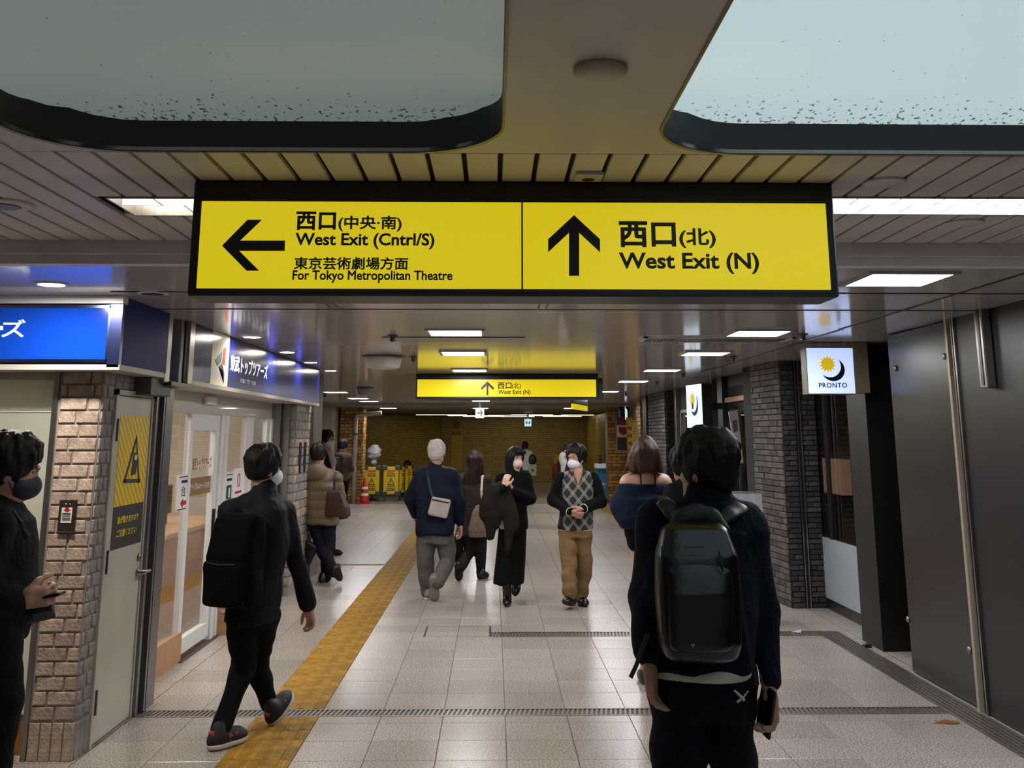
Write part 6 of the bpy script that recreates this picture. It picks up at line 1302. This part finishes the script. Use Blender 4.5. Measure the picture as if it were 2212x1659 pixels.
# ---------------------------------------------------------------- woman in black with a coat over her arm
y0 = 11.1
P6 = Person('woman in black turtleneck and pale mask carrying a dark coat', y0, dict(head=(1113, 991), neck=(1109, 1020), shL=(1083, 1034), shR=(1136, 1032), elL=(1074, 1082, -.05), elR=(1147, 1077, .0), wrL=(1088, 1056, -.28), wrR=(1112, 1061, -.24),
    hpL=(1096, 1135), hpR=(1120, 1135), knL=(1093, 1205, -.05), knR=(1117, 1205, .02), anL=(1096, 1291, -.02), anR=(1114, 1268, .3)), 180, 212, hs=.93, vox=.009, skin=SKIN2)
J = P6.J; P6.body(hands=[('L', (.25, -.1, .9), (.8, -.3, -.2), .8, .7), ('R', (-.9, -.1, .45), (.1, -.4, .8), .6, .5)], torso=(.11, .08), vox=.0075)
def cut6(T): pass
P6.top(cloth('black_knit', '#08080a', .85), [(-.06, .15, .11), (.0, .15, .11), (.3, .135, .105), (.65, .155, .12), (.86, .145, .1), (.96, .09, .075)], (.055, .052, .046), collar=(.056, .05), seed=61, wr=.004, name='turtleneck', arms='LR')
Sk = SDF(); hpc = (J['hpL']+J['hpR'])/2
Sk.loft([(W(1099, 1262, y0), .158, .14), (W(1104, 1205, y0), .155, .13), (hpc, .15, .118), (hpc+V3(0, 0, .12), .13, .105)], 0, n=2.3); Sk.wr = wrinkle(.008, (22, 22, 3), 62); P6.add('skirt', Sk, cloth('black_skirt', '#070709', .8), .010)
BOOT = mat('black_boot', '#0a0908', .3)
bl = SDF(); bl.cone(J['knL'], J['anL']-V3(0, 0, .02), .055, .045); P6.add('boot_shaft', bl, BOOT, .009); bl = SDF(); bl.cone(J['knR'], J['anR'], .055, .045); P6.add('boot_shaft', bl, BOOT, .009)
P6.shoe(W(1096, 1300, y0+.08)*z0+V3(0, 0, .02), W(1095, 1310, y0-.16)*z0+V3(0, 0, .005), BOOT, w=.04, vox=.008); P6.shoe(W(1117, 1262, y0+.40), W(1113, 1290, y0+.26), BOOT, w=.04, vox=.009)
Hh = SDF(); q = lambda x, y, z: P6.C+P6.R@V3(x, y, z); Hh.ell(q(0, -.012, .035), (.088, .106, .096), P6.R); Hh.loft([(q(0, -.03, -.135), .085, .08), (q(0, -.025, -.05), .092, .09), (q(0, -.015, .03), .088, .1)], math.radians(212), .03)
Hh.ell(q(0, .10, -.045), (.069, .088, .108), P6.R, .012, 's'); Hh.plane(q(0, 0, -.135), -P6.R[:, 2], .02)
for i_ in range(7): t_ = (i_-3)/3; Hh.chain([q(t_*.05, .06, .105), q(t_*.062, .095, .07), q(t_*.066, .104, .034+.008*(i_ % 2))], [.014, .012, .005], .012)
Hh.ell(q(0, 0, 0), (.001, .001, .001), None, .001); Hh.wr = wrinkle(.004, (70, 70, 12), 63); P6.hair(HAIRB, Hh, .006); P6.mask(MASKP, .005); P6.eyes()
ws = SDF(); ws.cone(W(1083, 1103, y0-.15), W(1085, 1136, y0-.13), .03, .035); P6.add('shirt_hem', ws, cloth('white_shirt', '#b9b8b8'), .008)
co = thing('carried_coat', 'dark brown coat draped over the arm of the woman in black', 'coat', tuple(float(c) for c in W(1085, 1170, y0-.3)))
K = SDF(); yc = y0-.24
K.chain([W(1090, 1050, yc), W(1068, 1062, yc), W(1054, 1090, yc)], [.05, .075, .08], .04); K.chain([W(1066, 1065, yc), W(1058, 1110, yc), W(1060, 1158, yc)], [.08, .10, .045], .05, flat=((0, 1, 0), 1.5)); K.chain([W(1086, 1060, yc), W(1082, 1095, yc), W(1068, 1135, yc)], [.06, .06, .04], .05, flat=((0, 1, 0), 1.4))
K.chain([W(1098, 1062, yc), W(1102, 1100, yc), W(1107, 1135, yc)], [.045, .062, .075], .04, flat=((0, 1, 0), 1.7)); K.chain([W(1098, 1100, yc), W(1098, 1150, yc), W(1097, 1185, yc)], [.05, .045, .035], .04, flat=((0, 1, 0), 1.7))
K.wr = wrinkle(.010, (24, 16, 7), 64); soft('coat_body', K, .009, cloth('dark_brown_coat', '#1d1813', .85), co)
# ---------------------------------------------------------------- man in the diamond pattern sweater
y0 = 10.95
P7 = Person('man in black and white diamond sweater and tan trousers with white mask', y0, dict(head=(1244, 990), neck=(1247, 1019), shL=(1213, 1034), shR=(1281, 1034), elL=(1196, 1078, -.02), elR=(1298, 1082, -.02), wrL=(1228, 1103, -.27), wrR=(1264, 1097, -.27),
    hpL=(1225, 1143), hpR=(1261, 1143), knL=(1228, 1208, -.05), knR=(1262, 1208, .05), anL=(1231, 1282, -.10), anR=(1255, 1284, .16)), 180, 142, vox=.009)
J = P7.J; P7.body(hands=[('L', (.8, -.2, -.35), (.1, -.5, .8), .9, .7), ('R', (-.8, -.2, -.4), (-.1, -.5, .8), .9, .7)], vox=.0075)
AR = mat('diamond_knit', '#0c0c0d', .85, bump=.3, bscale=200); N, Lk, bs = nodes_of(AR)
gn = N.new('ShaderNodeNewGeometry'); sp = N.new('ShaderNodeSeparateXYZ'); Lk.new(gn.outputs['Position'], sp.inputs[0])
cx7 = float((J['shL'][0]+J['shR'][0])/2); zc7 = float(J['neck'][2])
def mth(op, a, b_=None):
    n_ = N.new('ShaderNodeMath'); n_.operation = op
    for i_, x in enumerate((a, b_)):
        if x is None: continue
        if isinstance(x, (int, float)): n_.inputs[i_].default_value = x
        else: Lk.new(x, n_.inputs[i_])
    return n_.outputs[0]
X_ = mth('SUBTRACT', sp.outputs['X'], cx7); Z_ = mth('MULTIPLY', mth('SUBTRACT', sp.outputs['Z'], zc7), .82)
lines = None; fills = []
for sgn in (1, -1):
    u_ = mth('DIVIDE', mth('ADD', X_, mth('MULTIPLY', Z_, sgn)), .115); fr = mth('PINGPONG', u_, .5); fills.append(mth('GREATER_THAN', fr, .25))
    l1 = mth('LESS_THAN', mth('ABSOLUTE', mth('SUBTRACT', fr, .05)), .014); l2 = mth('LESS_THAN', mth('ABSOLUTE', mth('SUBTRACT', fr, .13)), .014); l_ = mth('MAXIMUM', l1, l2); lines = l_ if lines is None else mth('MAXIMUM', lines, l_)
front = mth('LESS_THAN', mth('ABSOLUTE', X_), .158)
c1 = N.new('ShaderNodeMix'); c1.data_type = 'RGBA'; c1.inputs[6].default_value = lin('#0c0c0d'); c1.inputs[7].default_value = lin('#2b2926'); Lk.new(mth('MULTIPLY', mth('MULTIPLY', fills[0], fills[1]), front), c1.inputs[0])
c2 = N.new('ShaderNodeMix'); c2.data_type = 'RGBA'; c2.inputs[7].default_value = lin('#b7b4ae'); Lk.new(c1.outputs[2], c2.inputs[6]); Lk.new(mth('MULTIPLY', lines, front), c2.inputs[0]); Lk.new(c2.outputs[2], bs.inputs['Base Color'])
secs7 = [(-.0, .178, .13), (.1, .182, .135), (.35, .175, .13), (.65, .19, .13), (.86, .18, .115), (.96, .11, .085)]
P7.top(AR, secs7, (.05, .05, .05), collar=None, seed=71, wr=.005, name='sweater', arms='')
Sl = SDF()
for q_ in 'LR': Sl.chain([J['sh'+q_]+V3(0, 0, -.005), J['el'+q_], J['wr'+q_]], [.070, .064, .050], .03)
# two sleeves, each its own part
for q_ in 'LR':
    Sl = SDF(); Sl.chain([J['sh'+q_]+V3(0, 0, -.005), J['el'+q_], J['wr'+q_]], [.072, .066, .048], .03); Sl.wr = wrinkle(.006, (16, 16, 12), 72); P7.add('sleeve', Sl, cloth('black_sleeve', '#08080a', .85), .009)
    d_ = unit(J['wr'+q_]-J['el'+q_]); a_ = unit(np.cross(d_, (0, 0, 1))); b_ = np.cross(d_, a_); MB().tube([J['wr'+q_]+d_*.025+(a_*math.cos(t)+b_*math.sin(t))*.042 for t in np.linspace(0, 2*math.pi, 21)], .006, 6, False).build('cuff_stripe', cloth('cuff_white', '#b7b4ae'), P7.o)
hpc = (J['hpL']+J['hpR'])/2; bd = SDF(); bd.loft([(hpc+V3(0, 0, .005), .183, .135), (hpc+V3(0, 0, .05), .183, .135)], math.pi, n=2.5); P7.add('hem_band', bd, cloth('black_sleeve', '#08080a', .85), .009); bd = SDF(); bd.loft([(hpc+V3(0, 0, -.012), .18, .132), (hpc+V3(0, 0, .01), .18, .132)], math.pi, n=2.5); P7.add('hem_stripe', bd, cloth('cuff_white', '#b7b4ae'), .009)
ng = SDF(); ng.cone(W(1249, 1021, y0-.085), W(1249, 1045, y0-.132), .046, .008); P7.add('neckline', ng, SKIN, .007)
P7.pants(cloth('tan_trousers', '#7d6444', .8), (.098, .086, .074), (.165, .13), seed=73, wr=.008)
P7.shoe(W(1236, 1296, y0+.02)*z0+V3(0, 0, .005), W(1222, 1306, y0-.22)+V3(0, 0, .0), SHB, w=.052, vox=.008); P7.shoe(W(1252, 1290, y0+.24)*z0, W(1264, 1300, y0)*z0, SHB, w=.05, vox=.008)
P7.hair(HAIRB, hair_short(P7.C+V3(0, 0, .006), P7.R, 1.04, .018, -.085, .055, 74), .007); P7.mask(MASKW, .005); P7.eyes()
# ---------------------------------------------------------------- woman in off-shoulder navy sweater
y0 = 7.6
P8 = Person('woman with brown bob in navy off-shoulder sweater and black shorts', y0, dict(head=(1394, 981), neck=(1394, 1022), shL=(1356, 1042), shR=(1434, 1042), elL=(1346, 1090, .03), elR=(1444, 1090, .03), wrL=(1352, 1108, .2), wrR=(1440, 1110, .2),
    hpL=(1378, 1140), hpR=(1412, 1140), knL=(1386, 1240, .05), knR=(1412, 1240, 0), anL=(1392, 1370, .1), anR=(1415, 1380, -.1)), 0, 0, hs=.93, vox=.009, skin=SKIN2)
J = P8.J; J['anL'][2] = .08; J['anR'][2] = .08
P8.body(hands=[('L', (.2, .8, -.3), (.6, .3, .4), .6, .5)], legs=(.062, .05, .036), torso=(.125, .08), arms=(.045, .036, .028), vox=.008, fields=lambda Bd: Bd.loft([(J['neck']-V3(0, 0, .12), .15, .085), (J['neck']-V3(0, 0, .06), .145, .075), (J['neck']-V3(0, 0, .02), .09, .06)], 0, .04))
hpc = (J['hpL']+J['hpR'])/2; Kt = SDF(); Kt.loft([(hpc+V3(0, 0, .0), .17, .13), (hpc+V3(0, 0, .06), .20, .15), (hpc+V3(0, 0, .2), .19, .145), (J['neck']-V3(0, 0, .16), .185, .125), (J['neck']-V3(0, 0, .075), .168, .10)], 0, .04)
for q_ in 'LR': Kt.chain([J['sh'+q_]-V3(0, 0, .07), J['el'+q_], J['wr'+q_]], [.068, .085, .05], .05)
Kt.plane(J['neck']-V3(0, 0, .068), (0, 0, 1), .015); Kt.wr = wrinkle(.008, (12, 12, 8), 81); P8.add('sweater', Kt, cloth('navy_knit', '#18243a', .9, .4, 120), .009)
for x in (-.045, .055): strap([J['neck']+V3(x, -.068, .0), J['neck']+V3(x, -.092, -.05), J['neck']+V3(x, -.103, -.09)], .010, .004, PACKB, P8.o, (0, -1, 0), 'camisole_strap')
P8.pants(cloth('black_shorts', '#0a0a0c', .85), (.10, .09, .085), (.15, .12), seed=82) if False else None
Kt = SDF(); Kt.loft([(hpc-V3(0, 0, .06), .15, .12), (hpc+V3(0, 0, .08), .15, .12)], 0)
for q_ in 'LR': Kt.cone(J['hp'+q_], J['hp'+q_]+(J['kn'+q_]-J['hp'+q_])*.28, .092, .088)
P8.add('shorts', Kt, cloth('black_shorts', '#0a0a0c', .85), .009)
for q_ in 'LR': a = J['an'+q_]; P8.shoe(a+V3(0, -.06, -.08), a+V3(0, .17, -.08), SHB, w=.04, vox=.009)
Hh = SDF(); q = lambda x, y, z: P8.C+P8.R@V3(x, y, z); Hh.ell(q(0, -.01, .03), (.092, .106, .098), P8.R); Hh.loft([(q(0, -.04, -.125), .128, .075), (q(0, -.035, -.06), .118, .08), (q(0, -.02, .03), .092, .095)], 0, .04); Hh.chain([q(-.10, -.03, -.02), q(-.135, -.03, -.09), q(-.155, -.03, -.125)], [.025, .014, .006], .03); Hh.ell(q(0, .09, -.06), (.06, .06, .11), P8.R, .02, 's'); Hh.wr = wrinkle(.005, (70, 70, 10), 83); P8.hair(HAIRBR, Hh, .007)
bg = thing('clutch_bag', 'small black bag under the arm of the woman in navy sweater', 'bag', tuple(float(c) for c in W(1340, 1104, y0)))
K = SDF(); K.box(W(1345, 1090, y0+.05), (.055, .09, .055), None, .02); K.wr = wrinkle(.003, (12, 12, 12), 84); soft('bag_body', K, .009, PACKB, bg)
# ---------------------------------------------------------------- person in black beyond the man with the leather backpack
y0 = 7.2
P9 = Person('dark haired person in black coat mostly hidden behind the leather backpack wearer', y0, dict(head=(1480, 1008), neck=(1486, 1046), shL=(1456, 1070), shR=(1530, 1070), elL=(1452, 1145, .05), elR=(1535, 1145), wrL=(1458, 1205, .1), wrR=(1535, 1205),
    hpL=(1488, 1205), hpR=(1518, 1205), knL=(1488, 1330), knR=(1516, 1330), anL=(1488, 1460), anR=(1516, 1460)), 30, 40, hs=.95, vox=.010)
J = P9.J; J['anL'][2] = .08; J['anR'][2] = .08; P9.body(vox=.010); P9.top(BLKC, [(-.3, .16, .13), (0, .15, .13), (.3, .15, .125), (.65, .17, .13), (.86, .16, .11), (.96, .1, .08)], collar=(.065, .05), seed=91, name='coat'); P9.pants(BLKP, seed=92, r=(.09, .07, .052), seat=(.14, .115))
P9.hair(HAIRB, hair_short(P9.C, P9.R, 1.06, .022, -.13, .04, 93, -.12), .009)
for q_ in 'LR': a = J['an'+q_]; P9.shoe(a+V3(0, -.06, -.08), a+V3(0, .18, -.08), SHB, vox=.010)
wt = SDF(); wt.chain([W(1439, 1060, y0-.02), W(1443, 1068, y0-.05), W(1450, 1073, y0-.06)], [.005, .006, .005]); P9.add('collar_trim', wt, cloth('white_shirt', '#b9b8b8'), .006)
# ---------------------------------------------------------------- man in khaki down jacket
y0 = 12.7
P10 = Person('man in khaki down jacket and jeans walking by the far stone pillar', y0, dict(head=(688, 984), neck=(690, 1012), shL=(667, 1030), shR=(726, 1032), elL=(661, 1078, .04), elR=(733, 1076, .03), wrL=(662, 1118, .12), wrR=(736, 1105, .12),
    hpL=(680, 1122), hpR=(708, 1122), knL=(694, 1182, .05), knR=(709, 1180, .05), anL=(722, 1236, -.14), anR=(703, 1246, .1)), -14, -5, vox=.010)
J = P10.J; P10.body(hands=[('L', (0, .2, -1), (.4, .8, 0), .8, .6)], vox=.009)
KH = mat('khaki_down', '#6a5b45', .55, var=.12, vscale=6, bump=.3, bscale=50)
def quilt(T): T.fn(lambda P: np.full(len(P), -1., np.float32), .001)
T_ = P10.top(KH, [(-.10, .205, .155), (.0, .215, .165), (.3, .21, .16), (.65, .215, .155), (.86, .19, .13), (.96, .12, .095)], (.076, .072, .054), collar=(.07, .03), seed=101, wr=.004, extra=lambda P: (.014*(1-np.abs(np.sin(P[:, 2]*math.pi/.105))**.45)).astype(np.float32))
Hd = SDF(); nb = J['neck']-P10.f*.10; Hd.ell(nb+V3(0, 0, -.045), (.14, .085, .115)); Hd.ell(J['neck']+P10.f*.02+V3(0, 0, .02), (.075, .08, .06), None, .02, 's'); Hd.wr = wrinkle(.008, (14, 14, 14), 102); P10.add('hood', Hd, KH, .010)
P10.pants(cloth('dark_jeans', '#151a24', .8), (.098, .08, .064), (.165, .13), seed=103, wr=.006)
P10.hair(mat('hair_dark_brown', '#1d1210', .5, spec=.25, bump=.5, bscale=40), hair_short(P10.C+V3(0, 0, .006), P10.R, 1.03, .012, -.06, .05, 104), .008)
gl = SDF(); q = lambda x, y, z: P10.C+P10.R@V3(x, y, z); gl.chain([q(-.07, -.06, .09), q(0, -.075, .105), q(.07, -.06, .09)], [.018, .014, .018], .01, flat=((0, 1, 0), 1.3)); P10.add('sunglasses', gl, SHB, .007)
P10.shoe(W(694, 1263, y0)*z0, W(703, 1258, y0+.24)*z0, SHB, vox=.010); P10.shoe(W(718, 1230, y0-.28), W(733, 1258, y0-.14), SHB, vox=.010)
b1 = thing('leather_bag', 'brown leather shoulder bag of the man in khaki jacket', 'bag', tuple(float(c) for c in W(728, 1113, y0-.2)))
K = SDF(); c_ = W(729, 1086, y0-.20); K.loft([(c_+V3(.01, 0, -.155), .15, .06), (c_+V3(0, 0, -.05), .14, .065), (c_+V3(-.03, 0, .09), .10, .05), (c_+V3(-.03, 0, .14), .09, .035)], math.radians(-15), n=4); K.wr = wrinkle(.004, (10, 10, 10), 105); soft('bag_body', K, .009, mat('brown_leather', '#3f241b', .5, var=.2, vscale=6), b1)
strap([W(722, 1060, y0-.2), W(722, 1035, y0-.17), W(724, 1020, y0-.06), W(725, 1020, y0+.03)], .03, .008, PACKB, b1, (0, -1, .4), 'bag_strap'); strap([W(741, 1110, y0-.27), W(737, 1080, y0-.275), W(730, 1062, y0-.26)], .022, .008, SHB, b1, (0, -1, 0), 'bag_trim')
b2 = thing('carrier_bag', 'black carrier bag in the left hand of the man in khaki jacket', 'bag', tuple(float(c) for c in W(668, 1219, y0)))
K = SDF(); c_ = W(666, 1193, y0+.05); ra = math.radians(-28); Rr = np.array([[math.cos(ra), 0, -math.sin(ra)], [0, 1, 0], [math.sin(ra), 0, math.cos(ra)]], np.float32); K.box(c_, (.09, .06, .12), Rr, .03); K.wr = wrinkle(.006, (10, 10, 10), 106); soft('bag_body', K, .010, SHB, b2); MB().tube([c_+Rr@V3(-.04, 0, .11), J['wrL']-V3(0, 0, .06), c_+Rr@V3(.05, 0, .11)], .006, 6).build('bag_handle', PACKB, b2)
# ---------------------------------------------------------------- background people
def bg_person(label, y0, head, z_hip, yaw, hyaw, topm, pantm, hairm, seed, hs=1., sw=.17, gait=.1, maskm=None, skin=SKIN, arm_f=.05, vox=.013, lean=0., hpit=0, hand_up=None):
    h = W(head[0], head[1], y0); k = h[2]/1.60; x = h[0]; f = V3(-math.sin(math.radians(yaw)), math.cos(math.radians(yaw)), 0); r = V3(math.cos(math.radians(yaw)), math.sin(math.radians(yaw)), 0); c = V3(x, y0, 0)-f*.02
    A = lambda rr, ff, z: c+r*rr+f*ff+V3(0, 0, z*k)
    J = dict(head=h.copy(), neck=A(0, -.02, 1.43), shL=A(-sw, 0, 1.37), shR=A(sw, 0, 1.37), elL=A(-sw-.05, .0, 1.09), elR=A(sw+.05, .0, 1.09), wrL=A(-sw-.02, arm_f, .88), wrR=A(sw+.02, arm_f, .88), hpL=A(-.085, 0, .88), hpR=A(.085, 0, .88), knL=A(-.085, gait*.6, .48), knR=A(.085, -gait*.2, .48), anL=A(-.08, gait, .09), anR=A(.08, -gait, .09))
    if hand_up:
        for q_, (rr, ff, z, r2, f2, z2) in hand_up.items(): J['el'+q_] = A(rr, ff, z); J['wr'+q_] = A(r2, f2, z2)
    P = Person(label, y0, J, yaw, hyaw, hpit=hpit, hs=hs, vox=vox, skin=skin)
    P.body(hands=[(q_, J['wr'+q_]-J['el'+q_], f, .6, .6) for q_ in 'LR'], vox=.011)
    P.top(topm, [(-.08, .185, .14), (.0, .185, .14), (.3, .175, .13), (.65, .19, .13), (.86, .175, .115), (.96, .11, .085)], (.064, .058, .047), seed=seed, wr=.006)
    P.pants(pantm, (.095, .078, .06), (.155, .12), seed=seed+1)
    for q_ in 'LR': a = J['an'+q_]; P.shoe(V3(a[0], a[1], 0)-f*.07, V3(a[0], a[1], 0)+f*.19, SHB, vox=.012)
    if maskm: P.mask(maskm, .008)
    P.hair(hairm, hair_short(P.C+V3(0, 0, .006), P.R, 1.04*hs, .016, -.075, .05, seed+2), .009)
    return P
P11 = bg_person('man in black suit with glasses and white mask facing the passage', 15.6, (706, 950), .9, -105, -112, cloth('black_suit', '#0d0d10', .75), BLKP, HAIRB, 111, maskm=MASKW)
sf_ = SDF(); sf_.chain([P11.J['neck']+P11.f*.09+V3(0, 0, .01), P11.J['neck']+P11.f*.145-V3(0, 0, .14), P11.J['neck']+P11.f*.15-V3(0, 0, .40)], [.05, .055, .02], .03); P11.add('shirt_front', sf_, cloth('pink_shirt', '#c4a9b2'), .010)
for x in (-1, 1):
    q = lambda a, b_, c: tuple((P11.C+P11.R@V3(a, b_, c)).tolist()); ring = [q(x*.032+.022*math.cos(t), .102, .006+.016*math.sin(t)) for t in np.linspace(0, 2*math.pi, 13)]; MB().tube(ring, .003, 6).tube([q(x*.054, .1, .008), q(x*.078, .0, .004)], .003, 6).build('glasses_rim', gm, P11.o)
P12 = bg_person('man in brown hooded top with a black backpack standing by the brick column', 22.3, (741, 965), .9, -25, -35, cloth('brown_hoodie', '#4a3d36', .85), BLKP, HAIRB, 121, gait=.05, hpit=-18, hand_up={'L': (-.20, .06, 1.10, -.08, .3, 1.15), 'R': (.20, .06, 1.10, .08, .3, 1.15)})
Hd = SDF(); Hd.ell(P12.J['neck']-P12.f*.07-V3(0, 0, .03), (.12, .08, .08)); P12.add('hood', Hd, cloth('brown_hoodie', '#4a3d36', .85), .012)
bk3 = thing('backpack', 'black backpack of the man in the brown hooded top', 'backpack', tuple((P12.J['hpL']-P12.f*.25).tolist()))
K = SDF(); m_ = (P12.J['hpL']+P12.J['hpR'])/2-P12.f*.21-P12.r*.06; K.loft([(m_+V3(0, 0, .05), .13, .07), (m_+V3(0, 0, .25), .15, .085), (m_+V3(0, 0, .45), .12, .06)], P12.yaw, n=3.5); soft('pack_body', K, .012, PACKB, bk3)
strap([m_+V3(.04, .0, .44), P12.J['neck']+P12.r*.10-P12.f*.12-V3(0, 0, .05), P12.J['neck']+P12.r*.11+V3(0, 0, -.0)], .05, .012, PACKB, bk3, -P12.f, 'shoulder_strap')
P13 = bg_person('far person in white top with a dark shoulder bag walking to the end wall', 30, (1134, 965), .8, 0, 0, cloth('white_top', '#b3b0ac'), BLKP, HAIRB, 131, hs=.95, sw=.15, vox=.015)
tt = thing('tote_bag', 'cream tote bag carried by the far person in white', 'bag', tuple(W(1150, 1028, 29.9).tolist())); a0, a1 = W(1142, 1028, 29.9), W(1159, 1003, 29.9)
MB().box(a0[0], a1[0], 29.82, 29.92, a0[2], a1[2]).build('bag_body', cloth('tote_canvas', '#9c9684'), tt, bevel=.02); MB().tube([(a0[0]+.05, 29.87, a1[2]), tuple(P13.J['wrR']-V3(0, 0, .05)), (a1[0]-.05, 29.87, a1[2])], .01, 6).build('bag_handle', cloth('tote_canvas', '#9c9684'), tt); poly_on('print_mark', [[(.3,.45),(.7,.45),(.5,.65)], [(.25,.36),(.75,.36),(.75,.40),(.25,.40)]], PK, (a0[0], 29.82, a0[2]), (a1[0], 29.82, a0[2]), (a0[0], 29.82, a1[2]), parent=tt)
ds = thing('shoulder_bag', 'dark shoulder bag of the far person in white', 'bag', tuple((P13.J['shR']+V3(.1, 0, -.35)).tolist())); K = SDF(); K.ell(P13.J['shR']+V3(.05, -.08, -.16), (.12, .10, .15)); K.wr = wrinkle(.008, (9, 9, 9), 133); soft('bag_body', K, .015, PACKB, ds)
P14 = bg_person('masked person in dark top and white scarf behind the diamond sweater man', 19.5, (1226, 977), .85, 160, 150, cloth('plum_top', '#2e2227'), BLKP, HAIRB, 141, hs=.95, sw=.15, maskm=MASKW)
sc_ = SDF(); n_ = P14.J['neck']; sc_.ell(n_+V3(-.10, -.06, .02), (.07, .06, .14)); sc_.cone(n_+V3(-.09, -.1, -.05), n_+V3(-.12, -.12, -.22), .05, .03); sc_.wr = wrinkle(.006, (14, 14, 14), 143); P14.add('scarf', sc_, cloth('white_scarf', '#c6c2bd'), .011)
# crouching worker behind the barriers
y0 = 30.2; hc = W(880, 1006, y0); c = V3(hc[0], y0, 0)
A = lambda x, y, z: c+V3(x, y, z)
P15 = Person('dark haired person crouching behind the yellow barriers', y0, dict(head=hc.copy(), neck=A(-.03, -.02, float(hc[2])-.15), shL=A(-.17, 0, float(hc[2])-.22), shR=A(.15, 0, float(hc[2])-.22), elL=A(-.2, -.12, .42), elR=A(.18, -.12, .42), wrL=A(-.1, -.3, .35), wrR=A(.1, -.3, .35), hpL=A(-.09, .12, .22), hpR=A(.09, .12, .22), knL=A(-.12, -.22, .40), knR=A(.12, -.22, .40), anL=A(-.11, -.02, .08), anR=A(.11, -.02, .08)), 180, 200, hpit=-20, vox=.013)
P15.body(vox=.012); P15.top(BLKC, [(.0, .17, .13), (.4, .17, .13), (.8, .17, .12), (.96, .11, .085)], seed=151); P15.pants(BLKP, (.09, .075, .058), (.15, .12), seed=152); P15.hair(HAIRB, hair_short(P15.C, P15.R, 1.06, .016, -.075, .05, 153), .011)
for q_ in 'LR': a = P15.J['an'+q_]; P15.shoe(V3(a[0], a[1]+.06, 0), V3(a[0], a[1]-.2, 0), SHB, vox=.012)
# wrapped fan head behind the barriers
fx, FG, fn_ = FAN_AT; K = SDF(); K.ell((fx+.03, 28.5, 1.25), (.19, .13, .19)); K.ell((fx-.05, 28.5, 1.16), (.12, .1, .13), None, .05); K.cone((fx+.03, 28.5, 1.12), (fx+.01, 28.48, .92), .10, .045, .05); K.wr = wrinkle(.02, (14, 14, 22), 160); soft('fan_head', K, .014, FG, fn_)
